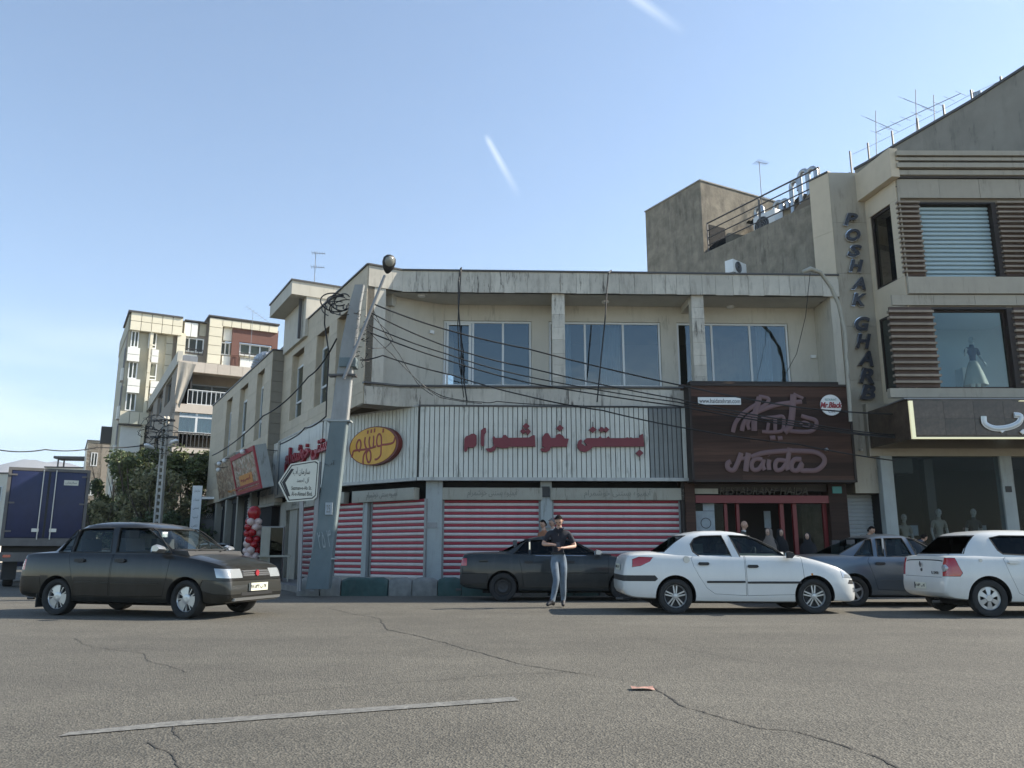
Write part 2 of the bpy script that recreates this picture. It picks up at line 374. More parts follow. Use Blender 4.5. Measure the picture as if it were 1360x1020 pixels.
# ------------------------------------------------------------------ ground
def asphalt():
    m = mat('asphalt', (.085, .082, .073), .88)
    t = m.node_tree; N = t.nodes; L = t.links; b = N['Principled BSDF']
    co = N.new('ShaderNodeTexCoord')
    def noise(s, d=4, st=(1, 1, 1), r=.6):
        mp = N.new('ShaderNodeMapping'); mp.inputs['Scale'].default_value = st; L.new(co.outputs['Object'], mp.inputs[0])
        n = N.new('ShaderNodeTexNoise'); n.inputs['Scale'].default_value = s; n.inputs['Detail'].default_value = d; n.inputs['Roughness'].default_value = r; L.new(mp.outputs[0], n.inputs['Vector']); return n.outputs[0]
    def rng(f, a, c, lo, hi):
        r = N.new('ShaderNodeMapRange'); r.inputs[1].default_value = a; r.inputs[2].default_value = c; r.inputs[3].default_value = lo; r.inputs[4].default_value = hi; L.new(f, r.inputs[0]); return r.outputs[0]
    def mul(a, c):
        n = N.new('ShaderNodeMath'); n.operation = 'MULTIPLY'; L.new(a, n.inputs[0]); L.new(c, n.inputs[1]); return n.outputs[0]
    vo = N.new('ShaderNodeTexVoronoi'); vo.inputs['Scale'].default_value = 75; L.new(co.outputs['Object'], vo.inputs['Vector'])
    hs = N.new('ShaderNodeSeparateColor'); L.new(vo.outputs['Color'], hs.inputs[0])
    stone = rng(hs.outputs[0], .0, 1, .66, 1.42)
    f = mul(mul(mul(rng(noise(.22, 6, (.6, 1, 1)), .32, .68, .78, 1.18), rng(noise(1.6, 6), .3, .7, .9, 1.1)), rng(noise(28, 3), .3, .7, .78, 1.22)), stone)
    f = mul(f, rng(noise(.5, 4, (.25, 2.2, 1)), .35, .65, .95, 1.05))
    v = N.new('ShaderNodeVectorMath'); v.operation = 'SCALE'; v.inputs[0].default_value = (.103, .094, .074); L.new(f, v.inputs['Scale'])
    L.new(v.outputs[0], b.inputs['Base Color'])
    bp = N.new('ShaderNodeBump'); bp.inputs['Strength'].default_value = .9; bp.inputs['Distance'].default_value = .008
    L.new(vo.outputs['Distance'], bp.inputs['Height']); bp2 = N.new('ShaderNodeBump'); bp2.inputs['Strength'].default_value = .5; bp2.inputs['Distance'].default_value = .02
    L.new(noise(9, 5), bp2.inputs['Height']); L.new(bp.outputs[0], bp2.inputs['Normal']); L.new(bp2.outputs[0], b.inputs['Normal'])
    return m
M['asphalt'] = asphalt()
g = MB().quad((-6000, -60, 0), (6000, -60, 0), (6000, 9000, 0), (-6000, 9000, 0)).build('road', M['asphalt']); g['kind'] = 'structure'

def ribbon(pts, w0, seed, z=.004, mi=0, mb=None, jit=.5, step=.05):
    rnd = random.Random(seed); mb = mb or MB(); P = []
    for a, b in zip(pts[:-1], pts[1:]):
        n = max(2, int((b - a).length / step))
        for i in range(n): P.append(a.lerp(b, i / n))
    P.append(pts[-1]); Q = []
    ox = oy = 0
    for p in P:
        ox = ox * .8 + rnd.uniform(-.012, .012); oy = oy * .8 + rnd.uniform(-.012, .012); Q.append(Vector((p.x + ox, p.y + oy)))
    vs = []
    for i, p in enumerate(Q):
        d = (Q[min(i + 1, len(Q) - 1)] - Q[max(i - 1, 0)]).normalized(); nrm = Vector((-d.y, d.x)); w = w0 * (1 + rnd.uniform(-jit, jit)) / 2
        if i == 0 or i == len(Q) - 1: w *= .2
        vs += [(p.x + nrm.x * w, p.y + nrm.y * w, z), (p.x - nrm.x * w, p.y - nrm.y * w, z)]
    n0 = len(vs) // 2; mb.add(vs, [(2 * i, 2 * i + 1, 2 * i + 3, 2 * i + 2) for i in range(n0 - 1)], mi); return mb
M['crack'] = mat('crack_tar', (.046, .042, .035), .95)  # dark tar colour of the crack ribbons
cracks = [[(436, 808), (470, 816), (505, 822), (514, 836), (560, 846), (605, 858), (640, 868), (700, 884), (770, 895)],
          [(865, 912), (905, 936), (960, 955), (1010, 968), (1060, 972), (1100, 985), (1150, 1002), (1195, 1022)],
          [(98, 848), (120, 860), (190, 868), (200, 878), (252, 893)], [(195, 985), (225, 1000), (238, 1024)], [(860, 848), (910, 862), (960, 872), (1020, 882)],
          [(330, 925), (430, 915), (560, 905), (660, 897), (760, 893), (850, 908)], [(380, 862), (470, 866)], [(230, 960), (245, 985)]]
for i, c in enumerate(cracks):
    o = ribbon([gz(*p) for p in c], [.016, .014, .009, .009, .007, .007, .007, .008][i], i).build('road_crack', M['crack']); o['kind'] = 'structure'
# worn white lane line
M['line'] = mat('worn_road_paint', (.19, .185, .165), .8, var=.3, vscale=9, streak=.85, sscale=9, streakcol=(.088, .084, .073), thr=.44, bump=.4)
lp = [(gz(78, 979), gz(92, 973.5)), (gz(236, 965), gz(236, 958.5)), (gz(470, 947.5), gz(470, 942)), (gz(690, 931.5), gz(682, 926.5))]
b = MB(); vs = []
N_ = 60
for i in range(N_ + 1):
    t = i / N_ * 3; k = min(2, int(t)); f = t - k; jr = random.uniform(-.006, .006)
    lo = lp[k][0].lerp(lp[k + 1][0], f); hi = lp[k][1].lerp(lp[k + 1][1], f)
    vs += [(lo.x, lo.y + jr, .006), (hi.x, hi.y + jr, .006)]
b.add(vs, [(2 * i, 2 * i + 2, 2 * i + 3, 2 * i + 1) for i in range(N_)])
o = b.build('road_marking', M['line']); o['kind'] = 'structure'

# ------------------------------------------------------------------ frames of the corner building
FR = Frame(0, 22.5, 2.0)                              # plane of the front parapet
SD = math.degrees(math.atan2(-.875, .484))            # direction of walls along the side street
CH = math.degrees(math.atan2(.484, .875))             # direction square to the side street
c1 = FR.w(FR.on(535, 358)[0], 0)
d = pixdir(490, 350); k = d.x / d.y
t_ = (k * c1.y - c1.x) / (k * .484 - .875)
c2 = Vector((c1.x - .875 * t_, c1.y - .484 * t_))
SF = Frame(c2.x, c2.y, SD)                            # side facade plane, origin at its near corner
CF = Frame(c2.x, c2.y, CH)                            # upper chamfer plane, origin at the same corner
CW = t_                                               # width of chamfer
ztop = FR.on(700, 360)[1]; zpb = FR.on(700, 388.5)[1]
zs1 = FR.on(650, 514.5)[1]; zs0 = FR.on(650, 541)[1]   # balcony slab band
zsg1 = FR.on(650, 540)[1]; zsg0 = FR.on(650, 637)[1]
s_end = FR.on(1112, 365)[0]
sC1 = FR.on(535, 358)[0]
sK1 = FR.on(556, 590, -.10)[0]
print('heights', ztop, zpb, zs1, zs0, zsg0, 'CW', CW, 'c2', c2, 's_end', s_end)
side_end = -SF.on(380, 448)[0]
print('side_end', side_end)

# pavement with painted kerb blocks
KY = 20.45
pave = MB().prism([(gz(400, 793).x, KY + .25), (40, KY + .25 + .04 * 40), (40, 30), (0, 40), (-8, 32), (-8.9, 29.4), (-6.9, 24.4)], 'z', .002, .16)
pv = pave.build('pavement', M['paver']); pv['kind'] = 'structure'
us = [(393, 423), (424.5, 451), (452.5, 514), (515.5, 546), (547, 580), (581, 612), (613, 660)]
mats_k = ['kerb_grey', 'kerb_grey', 'kerb_green', 'kerb_grey', 'kerb_grey', 'kerb_green', 'kerb_green']
def kerb_block(x0, x1, y, mt):
    rnd = random.Random(int(x0 * 100)); w = x1 - x0; b = MB(); n = max(3, int(w / .12)); prof = [(0, 0), (0.0, .30), (.03, .39), (.09, .43), (.24, .44), (.30, .40), (.31, 0)]
    vs = []
    for i in range(n + 1):
        e = min(i, n - i) * w / n; dr = max(0, .05 - e) * 1.2
        for (py, pz) in prof: vs.append((x0 + w * i / n, y + py + (dr * .5 if py < .1 else -dr * .3) + rnd.uniform(-.006, .006), max(0, pz - (dr if pz > .2 else 0)) + (rnd.uniform(-.01, .008) if pz > .1 else 0)))
    k = len(prof); fs = [(i * k + j, (i + 1) * k + j, (i + 1) * k + j + 1, i * k + j + 1) for i in range(n) for j in range(k - 1)]
    fs += [tuple(range(k)), tuple(range(n * k, (n + 1) * k))[::-1]]
    b.add(vs, fs); o = b.build('kerb_block', mt, pv, WORLD, smooth=35); return o
x = None
for (a, c), mk in zip(us, mats_k):
    x0 = hitY(a, 793, KY).x; x1 = hitY(c, 793, KY).x; kerb_block(x0, x1, KY, M[mk]); x = x1
i = 0
while x < 22:
    kerb_block(x + .02, x + .62, KY + .035 * max(0, x), M['kerb_green' if (i // 2) % 2 else 'kerb_grey']); x += .63; i += 1

# ------------------------------------------------------------------ corner building
CB = thing('corner_building', 'pale two storey corner building with deep balconies over red striped shutters', 'building', FR)
yb = 1.25                                             # recess of the window wall
s_l = SF.w(.54, 0) ; 
# back wall (window wall) holes
zc = zpb                                              # soffit height
winz0 = FR.on(650, 513, yb)[1]; winz1 = FR.on(650, 426, yb)[1]
def sb(u, v=470): return FR.on(u, v, yb)[0]
bays = [(sb(588.5), sb(706), [sb(588.5), sb(628), sb(668), sb(706)]), (sb(729), sb(878.5), [sb(729), sb(777.5), sb(828.5), sb(878.5)]), (sb(900), sb(1049), [sb(900), sb(947), sb(998), sb(1049)])]
wl = sb(586)
b = MB(); prev = wl
for (a, c, _) in bays:
    b.box(prev, a, yb, yb + .2, zs1 - .05, zc - .002); prev = c
b.box(prev, s_end - .25, yb, yb + .2, zs1 - .05, zc - .002)
for (a, c, _) in bays: b.box(a, c, yb + .001, yb + .2, winz1, zc - .003); b.box(a, c, yb + .001, yb + .2, zs1 - .05, winz0)
b.build('back_wall', M['plaster'], CB, FR)
# room behind
b = MB().box(wl + .2, s_end - .4, yb + 4.5, yb + 4.6, zs1 - .1, zc); b.box(wl + .2, s_end - .4, yb + .2, yb + 4.5, zs1 - .2, zs1 - .1); b.box(wl + .2, s_end - .4, yb + .21, yb + 4.5, zc - .05, zc)
b.build('room', M['interior'], CB, FR)
def window(fr, parent, s0, s1, z0, z1, y, divs=(), fw=.06, fm='alu', gm='glass', hdivs=(), depth=.07, name='window', cut=None):
    b = MB(); b.box(s0, s1, y, y + depth, z1 - fw, z1); b.box(s0, s1, y, y + depth, z0, z0 + fw)
    b.box(s0, s0 + fw, y + .001, y + depth - .001, z0 + fw, z1 - fw); b.box(s1 - fw, s1, y + .001, y + depth - .001, z0 + fw, z1 - fw)
    for dd in divs: b.box(dd - fw / 2, dd + fw / 2, y + .002, y + depth - .002, z0 + fw, z1 - fw)
    for h in hdivs: b.box(s0 + fw, s1 - fw, y + .003, y + depth - .003, h - fw / 2, h + fw / 2)
    w = b.build(name, M[fm], parent, fr)
    xs = [s0 + fw] + list(divs) + [s1 - fw]
    for a, c in zip(xs[:-1], xs[1:]):
        MB().box(a + .01, c - .01, y + depth * .45, y + depth * .45 + .008, z0 + fw * .7, z1 - fw * .7).build('pane', M[gm], w, fr)
    return w
for (a, c, dv) in bays: window(FR, CB, a + .01, c - .01, winz0 + .005, winz1 - .005, yb + .05, dv[1:3])
# door sash frame in the first bay
a, c, dv = bays[0]
MB().box(a + .09, a + .16, yb + .02, yb + .05, winz0 + .06, winz1 - .06).box(dv[1] - .13, dv[1] - .05, yb + .02, yb + .05, winz0 + .06, winz1 - .06).box(a + .16, dv[1] - .13, yb + .021, yb + .049, winz1 - .14, winz1 - .07).build('door_sash', M['alu'], CB, FR)
M['curtain'] = mat('pale_curtain', (.30, .31, .31), .9, var=.2, stretch=(8, 1, .3))
b = MB()
for (q0, q1) in ((sb(738), sb(760)), (sb(800), sb(826)), (sb(1010), sb(1030))):
    n = 10
    for i in range(n): b.quad((q0 + (q1 - q0) * i / n, yb + .35 + .04 * (i % 2), zs1), (q0 + (q1 - q0) * (i + 1) / n, yb + .35 + .04 * ((i + 1) % 2), zs1), (q0 + (q1 - q0) * (i + 1) / n, yb + .35 + .04 * ((i + 1) % 2), zc - .3), (q0 + (q1 - q0) * i / n, yb + .35 + .04 * (i % 2), zc - .3))
b.build('curtain', M['curtain'], CB, FR, smooth=80)
# left end wall of the balcony, square to the side street
Q = FR.w(wl, yb); E0 = SF.w(-.54, 0)
LW = Frame(E0.x, E0.y, math.degrees(math.atan2(Q.y - E0.y, Q.x - E0.x))); ll = (Vector((Q.x, Q.y)) - Vector((E0.x, E0.y))).length
MB().box(.12, ll, 0, .2, zs1 - .05, zc - .002).build('end_wall', M['plaster'], CB, LW)
boxobj('wall_lamp', ll * .84, ll * .84 + .13, -.08, 0, zs1 + 1.85, zs1 + 1.95, M['white'], CB, LW)
# right end wall
MB().box(s_end - .25, s_end, .05, yb + .2, zs1 - .05, zc - .002).build('end_wall', M['plaster'], CB, FR)
boxobj('wall_lamp', FR.on(1076, 474, yb)[0], FR.on(1083, 474, yb)[0], yb - .06, yb, FR.on(1076, 476, yb)[1], FR.on(1076, 472, yb)[1], M['white'], CB, FR)
# roof slab and soffit
def w2(fr, x, y): p = fr.w(x, y); return (p.x, p.y)
BK = 9.0
pB = SF.w(-side_end, 0)
roofpoly = [w2(CF, .1, .1), w2(CF, CW, .08), w2(FR, s_end, .08), w2(FR, s_end, BK), (pB.x + .875 * 9, pB.y + .484 * 9), w2(SF, -side_end, .1)]
MB().prism(roofpoly, 'z', zpb + .0, zpb + .22).build('roof_slab', M['soffit'], CB, WORLD)
# small lights in the soffit
for (u, v) in ((804, 400), (970, 407), (560, 392)):
    d_ = pixdir(u, v); t = (zpb - E_CAM) / d_.z; p = d_ * t
    MB().lathe([(.02, -.06), (.10, -.05), (.12, -.015), (.12, 0)], 'z', (p.x, p.y, zpb), 16).build('ceiling_lamp', M['white'], CB, WORLD, smooth=40)
# beams between pillars and wall
for (u0, u1) in ((738, 751), (917, 933)):
    s0 = FR.on(u0, 440)[0]; s1 = FR.on(u1, 440)[0]
    MB().box(s0 + .06, s1 - .04, .3, yb, zpb - .22, zpb).build('beam', M['plaster'], CB, FR)
# pillars: a plaster core and a stone front
for (u0, um, u1) in ((727.5, 734, 750), (913.5, 921, 936.5)):
    s0 = FR.on(u0, 440)[0]; sm = FR.on(um, 440)[0]; s1 = FR.on(u1, 440)[0]
    p = MB().box(sm, s1, .09, .42, zs1, zpb - .001).build('pillar', M['plaster'], CB, FR)
    z = zs1; i = 0
    while z < zpb - .05:
        h = random.uniform(.28, .42); boxobj('stone_panel', sm - .01 + random.uniform(0, .008), s1 + .012, .06, .085, z, min(z + h, zpb) - .006, M['parapet'], p, FR); z += h
# bracket under the chamfer soffit
p1 = CF.w(CW + .02, .55)
BR = Frame(p1.x, p1.y, CH + 40)
MB().prism([(-.22, zpb - .001), (.22, zpb - .001), (.22, zpb - .10), (-.05, zpb - .33), (-.22, zpb - .33)], 'y', 0, .25).build('bracket', M['soffit'], CB, BR)

# parapet stone panels
par = MB().box(sC1, s_end, .0, .16, zpb - .0, ztop - .03).build('parapet', M['concrete'], CB, FR)
s = sC1; rn = random.Random(3)
while s < s_end - .1:
    w = rn.choice([.32, .40, .52, .46, .36]); e = min(s + w, s_end)
    boxobj('stone_panel', s + .004, e - .004, -.035 - rn.uniform(0, .006), 0, zpb - .02 + rn.uniform(-.01, .01), ztop - .05, M['parapet'], par, FR); s = e
boxobj('coping', sC1 - .02, s_end + .02, -.08, .2, ztop - .045, ztop, M['coping'], CB, FR)
pc = MB().box(.0, CW, .0, .16, zpb, ztop - .03).build('parapet', M['concrete'], CB, CF)
s = 0
while s < CW - .05:
    e = min(s + .36, CW); boxobj('stone_panel', s + .003, e - .003, -.03, 0, zpb - .01, ztop - .05, M['parapet'], pc, CF); s = e
boxobj('coping', -.03, CW, -.07, .2, ztop - .046, ztop - .001, M['coping'], CB, CF)
# balcony slab
slab = MB().prism([w2(CF, 0, .0), w2(CF, CW, .0), w2(FR, s_end, .0), w2(FR, s_end, yb + .3), w2(FR, wl, yb + .3), w2(SF, -.6, .0)], 'z', zs0 + .0, zs1).build('balcony_slab', M['concrete'], CB, WORLD)
s = sC1; rn = random.Random(5)
while s < s_end - .1:
    w = rn.choice([.9, 1.2, 1.0]); e = min(s + w, s_end)
    boxobj('stone_panel', s + .004, e - .004, -.03, 0, zs0 + rn.uniform(.0, .015), zs1 - .05 + rn.uniform(-.015, .01), M['parapet'], slab, FR); s = e
s = 0
while s < CW - .05:
    e = min(s + .53, CW); boxobj('stone_panel', s + .003, e - .003, -.028, 0, zs0, zs1 - .06 + rn.uniform(-.02, .01), M['parapet'], slab, CF); s = e
boxobj('slab_edge', sC1 - .02, s_end, -.07, .1, zs1 + .001, zs1 + .05, M['coping'], CB, FR)
boxobj('slab_edge', -.03, CW, -.07, .1, zs1, zs1 + .049, M['coping'], CB, CF)

# side facade: core wall with stone cladding and tall recessed windows
zside0 = SF.on(420, 566)[1]
z_a = SF.on(372, 588)[1]
print('side bottom', zside0, z_a)
zsb = zs0 + .02
wins = []
for (u0, u1, vt, vb, um) in ((390, 405, 466, 557, 397), (422, 438, 448, 541, 430), (449, 470, 430, 520, 462)):
    a = SF.on(u0, vt)[0]; c = SF.on(u1, vt)[0]; z1 = SF.on((u0), vt)[1]; z0 = SF.on(u0 + 1, vb)[1]; wins.append((a, c, z0, z1)); print('win', a, c, z0, z1)
wz0 = sum(w[2] for w in wins) / 3; wz1 = sum(w[3] for w in wins) / 3
wins = [(a, c, wz0, wz1) for (a, c, _, _) in wins]
def wall_holes(fr, parent, s0, s1, z0, z1, holes, th, mt, name='side_wall', y=0.0):
    b = MB(); hs = sorted(holes); p = s0
    for (a, c, h0, h1) in hs:
        b.box(p, a, y, y + th, z0, z1); b.box(a, c, y + .001, y + th, z0, h0); b.box(a, c, y + .001, y + th, h1, z1); p = c
    b.box(p, s1, y, y + th, z0, z1); return b.build(name, mt, parent, fr)
def clad(fr, parent, s0, s1, z0, z1, pw, ph, holes, mt, y0=-.025, y1=0.0, gap=.005, seed=1, name='stone_panel', jit=.004, stagger=.5):
    rnd = random.Random(seed); zs = sorted(set([z0, z1] + [h for H in holes for h in (H[2], H[3]) if z0 < h < z1])); rows = []
    for a, c in zip(zs[:-1], zs[1:]):
        n = max(1, round((c - a) / ph)); rows += [(a + (c - a) * i / n, a + (c - a) * (i + 1) / n) for i in range(n)]
    cnt = 0
    for ri, (a, c) in enumerate(rows):
        zm = (a + c) / 2; iv = [(s0, s1)]
        for H in holes:
            if H[2] < zm < H[3]:
                nv = []
                for (p, q) in iv:
                    if H[1] <= p or H[0] >= q: nv.append((p, q))
                    else:
                        if H[0] > p: nv.append((p, H[0]))
                        if H[1] < q: nv.append((H[1], q))
                iv = nv
        for (p, q) in iv:
            e0 = s0 + (ri % 2) * pw * stagger; cuts = [p]
            k = math.floor((p - e0) / pw) + 1
            while e0 + k * pw < q - .12:
                if e0 + k * pw > p + .12: cuts.append(e0 + k * pw)
                k += 1
            cuts.append(q)
            for m0, m1 in zip(cuts[:-1], cuts[1:]):
                boxobj(name, m0 + gap / 2, m1 - gap / 2, y0 - rnd.uniform(0, jit), y1, a + gap / 2, c - gap / 2, mt, parent, fr); cnt += 1
    return cnt
sw = wall_holes(SF, CB, -side_end, 0, zsb, ztop - .03, wins, .2, M['beige_dark'])
n = clad(SF, sw, -side_end, 0, zsb, ztop - .05, 1.15, .40, wins, M['beige']); print('clad', n)
boxobj('coping', -side_end, .03, -.07, .2, ztop - .044, ztop + .001, M['coping'], CB, SF)
for (a, c, z0, z1) in wins:
    b = MB().box(a, a + .02, .0, .45, z0, z1).box(c - .02, c, .0, .45, z0, z1).box(a + .02, c - .02, .20, .30, z0 + (z1 - z0) * .82, z1).box(a + .02, c - .02, .0, .45, z0 - .02, z0 + .001)
    b.build('window_reveal', M['beige'], CB, SF)
    window(SF, CB, a + .03, c - .02, z0 + .01, z0 + (z1 - z0) * .82, .18, (), .07, 'alu', 'glass', (z0 + (z1 - z0) * .27,))
    boxobj('room', a - .1, c + .1, .9, .95, z0 - .2, z1 + .1, M['interior'], CB, SF)
# inner end face of the side wall by the balcony corner
MB().box(-.12, 0, .0, .54, zs1, zpb).build('corner_pier', M['plaster'], CB, SF.sub(0, .001))

# stair tower with projecting roof on the left
zt = hitY(440, 372, c2.y + 6).z
TWR = Frame(*w2(SF, -6.3, 1.6), CH)
def onz(fr, u, v, y=0): return fr.on(u, v, y)
ta = TWR.on(388, 372)[0]; tb = TWR.on(450, 381)[0]; tz = TWR.on(392, 371)[1]
b = MB().box(ta + .55, ta + 4.5, 0.02, 3.2, zpb, tz - .55).build('stair_tower', M['plaster'], CB, TWR)
MB().box(ta, ta + 4.6, -.02, 3.4, tz - .55, tz - .06).build('tower_roof', M['plaster'], CB, TWR)
boxobj('coping', ta - .04, ta + 4.62, -.06, 3.44, tz - .06, tz, M['coping'], CB, TWR)
boxobj('downpipe', ta + .40, ta + .5, .4, .5, zpb, tz - .55, M['coping'], CB, TWR)

# ------------------------------------------------------------------ shop front: fascia sign with slats
K1 = FR.w(sK1, -.10)
dchv = Vector((-.79, .613)).normalized()
so_ = SF.sub(0, -.12)                                   # side sign plane
# intersection of chamfer line and side sign plane
rel = Vector((K1.x, K1.y)) - so_.o
tt = -(rel.dot(so_.sy)) / dchv.dot(so_.sy)
K2 = Vector((K1.x, K1.y)) + dchv * tt
LC = Frame(K2.x, K2.y, math.degrees(math.atan2(-dchv.y, -dchv.x)))   # lower chamfer frame, origin at far left end
LL = tt; print('K2', K2, 'LL', LL)
sK2 = (K2 - so_.o).dot(so_.sx)
sA = so_.on(371, 590)[0]; print('side sign', sA, sK2)
def sign_slats(fr, s0, s1, z0, z1, pitch, parent, mt, gap=.018, y=-.02):
    n = max(1, round((s1 - s0) / pitch)); p = (s1 - s0) / n
    k = ('slat', round(p, 3), round(z1 - z0, 2), mt.name)
    if k not in _bx:
        w = p - gap; h = z1 - z0
        _bx[k] = MB().prism([(-w / 2, .02), (-w / 2, 0), (-w / 2 + .008, -.008), (w / 2 - .008, -.008), (w / 2, 0), (w / 2, .02)], 'z', -h / 2, h / 2).mesh('sign_slat', mt)
    for i in range(n):
        linkmesh('sign_slat', _bx[k], parent, M=fr.M @ Matrix.Translation((s0 + p * (i + .5), y + random.uniform(-.002, .002), (z0 + z1) / 2)))
s862 = FR.on(862, 590, -.1)[0]; s905 = FR.on(905, 590, -.1)[0]; s917 = FR.on(918, 590, -.1)[0]
FS = Frame(K1.x, K1.y, 2.0)
fs = thing('fascia_sign', 'long white slatted shop sign with bold red Persian lettering over the shutters', 'sign', FS)
o_ = sK1
MB().box(0, s917 - o_, .02, .1, zsg0, zsg1).build('backing_board', M['sign_back'], fs, FS)
sign_slats(FS, .02, s862 - o_, zsg0 + .05, zsg1 - .03, .136, fs, M['white_slat'])
sign_slats(FS, s862 - o_ + .01, s905 - o_, zsg0 + .05, zsg1 - .03, .136, fs, M['grey_slat'])
sign_slats(FS, s905 - o_ + .02, s917 - o_, zsg0 + .05, zsg1 - .03, .13, fs, M['white_slat'])
boxobj('bottom_rail', -.02, s917 - o_, -.08, .1, zsg0 - .04, zsg0 + .05, M['sign_rim'], fs, FS)
boxobj('top_rail', -.02, s917 - o_, -.05, .1, zsg1 - .03, zsg1 + .02, M['coping'], fs, FS)
# red block letters
def poly_letter(polys, fr, parent, name, mt, y0, y1, u_v=True, side=None):
    b = MB()
    for i, P in enumerate(polys):
        pts = [fr.on(u, v, y0) for (u, v) in P] if u_v else P
        b.prism(pts, 'y', y0 - .001 * i, y1)
    o = b.build(name, mt, parent, fr)
    return o
def Z(px, py): return (600 + px * 270 / 1360, 550 + py * 270 / 1360)
def dia(x, y, r=24, ry=None): ry = ry or r; return [(x - r, y), (x, y - ry), (x + r, y), (x, y + ry)]
def arc(cx, cy, rx, ry, a0, a1, n=8): return [(cx + rx * math.cos(R(a0 + (a1 - a0) * i / n)), cy - ry * math.sin(R(a0 + (a1 - a0) * i / n))) for i in range(n + 1)]
letters = [
 # م
 [[(84, 165), (95, 148), (115, 142), (130, 132), (150, 130), (166, 142), (166, 195), (160, 212), (140, 224), (108, 222), (103, 245), (88, 252), (82, 245)]],
 # ا
 [[(195, 108), (215, 92), (228, 92), (230, 118), (220, 135), (216, 210), (200, 214), (193, 200)]],
 # شمر
 [[(272, 160), (283, 145), (292, 160), (335, 158), (345, 140), (362, 138), (376, 158), (515, 156), (545, 140), (556, 142), (560, 216), (385, 218), (370, 226), (330, 226), (298, 218), (290, 240), (262, 254), (240, 250), (226, 230), (262, 226), (282, 210)], dia(478, 113, 20, 20), dia(510, 116, 20, 22), dia(497, 80, 24, 22)],
 # خو
 [[(605, 185), (608, 150), (625, 128), (645, 126), (665, 160), (695, 158), (698, 140), (720, 130), (745, 145), (755, 162), (783, 164), (776, 190), (770, 217), (665, 218), (655, 242), (630, 254), (600, 248), (594, 232), (625, 222), (605, 215)], dia(724, 92, 26, 22)],
 # بستنی
 [[(840, 200), (848, 180), (866, 166), (872, 180), (868, 196), (890, 212), (905, 206), (890, 190), (884, 176), (905, 160), (980, 160), (993, 147), (1005, 160), (1035, 160), (1048, 147), (1058, 160), (1160, 160), (1175, 154), (1187, 160), (1198, 154), (1212, 160), (1255, 158), (1260, 140), (1280, 130), (1288, 216), (945, 218), (925, 240), (890, 254), (860, 246), (842, 225)], dia(944, 103, 26, 22), dia(1003, 103, 22, 19), dia(1033, 104, 22, 19), dia(1257, 260, 26, 24)]]
lt = None
for i, L_ in enumerate(letters):
    o = poly_letter([[Z(*p) for p in P] for P in L_], FS, fs, 'letter', M['red_letter'], -.13, -.045)
for (zx, zy) in ((200, 212), (497, 62), (724, 72), (944, 80), (1257, 282), (1257, 225)):
    s, z = FS.on(*Z(zx, zy), -.05); boxobj('letter_rod', s - .008, s + .008, -.07, -.045, z - .12, z + .12, M['cable'], fs, FS)
# chamfer sign
cs = thing('fascia_sign', 'white slatted sign board on the chamfered corner carrying the yellow oval', 'sign', LC)
MB().box(0, LL - .02, .02, .1, zsg0, zsg1).build('backing_board', M['sign_back'], cs, LC)
sign_slats(LC, .02, LL - .03, zsg0 + .05, zsg1 - .03, .145, cs, M['white_slat'])
boxobj('bottom_rail', 0, LL, -.08, .1, zsg0 - .041, zsg0 + .049, M['sign_rim'], cs, LC); boxobj('top_rail', 0, LL, -.05, .1, zsg1 - .031, zsg1 + .019, M['sign_rim'], cs, LC)
# side sign
SS = Frame(so_.o.x, so_.o.y, SD)
ss = thing('fascia_sign', 'white slatted sign board along the side street with rusty red letters behind the pole', 'sign', SS)
MB().box(sA, sK2 - .03, .02, .1, zsg0, zsg1).build('backing_board', M['sign_back'], ss, SS)
sign_slats(SS, sA + .35, sK2 - .05, zsg0 + .05, zsg1 - .03, .16, ss, M['white_slat'])
sign_slats(SS, sA + .02, sA + .33, zsg0 + .05, zsg1 - .03, .16, ss, M['grey_slat'])
boxobj('bottom_rail', sA, sK2, -.08, .1, zsg0 - .042, zsg0 + .048, M['sign_rim'], ss, SS); boxobj('top_rail', sA, sK2, -.05, .1, zsg1 - .032, zsg1 + .018, M['sign_rim'], ss, SS)
a0 = SS.on(382, 600, -.05)[0]; a1 = SS.on(445, 600, -.05)[0]; zz = (zsg0 + zsg1) / 2 + .15
text('بستنی خوشمرام', a0, a1 - .1, zz - .45, zz + .42, -.04, M['red_side'], ss, SS, 'letter', depth=.10, bold=.03)
# oval logo
ov = thing('oval_sign', 'yellow oval logo sign with brown red Persian script and dark red rim', 'sign', LC)
cx, cz = LC.on(499, 592.5, -.1); rx = (LC.on(531, 592, -.1)[0] - LC.on(466, 592, -.1)[0]) / 2; rz = (LC.on(499, 567, -.1)[1] - LC.on(499, 618, -.1)[1]) / 2
M['ovalrim'] = mat('oval_rim', (.14, .025, .018), .5, var=.2); M['ovalface'] = mat('oval_face', (.64, .34, .04), .5, var=.12, vscale=3, streak=.2, streakcol=(.3, .15, .03)); M['ovalink'] = mat('oval_script', (.27, .05, .03), .55, var=.1)
MB().prism([(cx + rx * math.cos(a), cz + rz * math.sin(a)) for a in [2 * math.pi * i / 48 for i in range(48)]], 'y', -.20, -.035).build('rim', M['ovalrim'], ov, LC)
MB().prism([(cx - .02 + rx * .93 * math.cos(a), cz + rz * .95 * math.sin(a)) for a in [2 * math.pi * i / 48 for i in range(48)]], 'y', -.212, -.2).build('face', M['ovalface'], ov, LC)
def OZ(x, y): return (cx + (x - 690) / 530 * rx, cz - (y - 500) / 405 * rz)
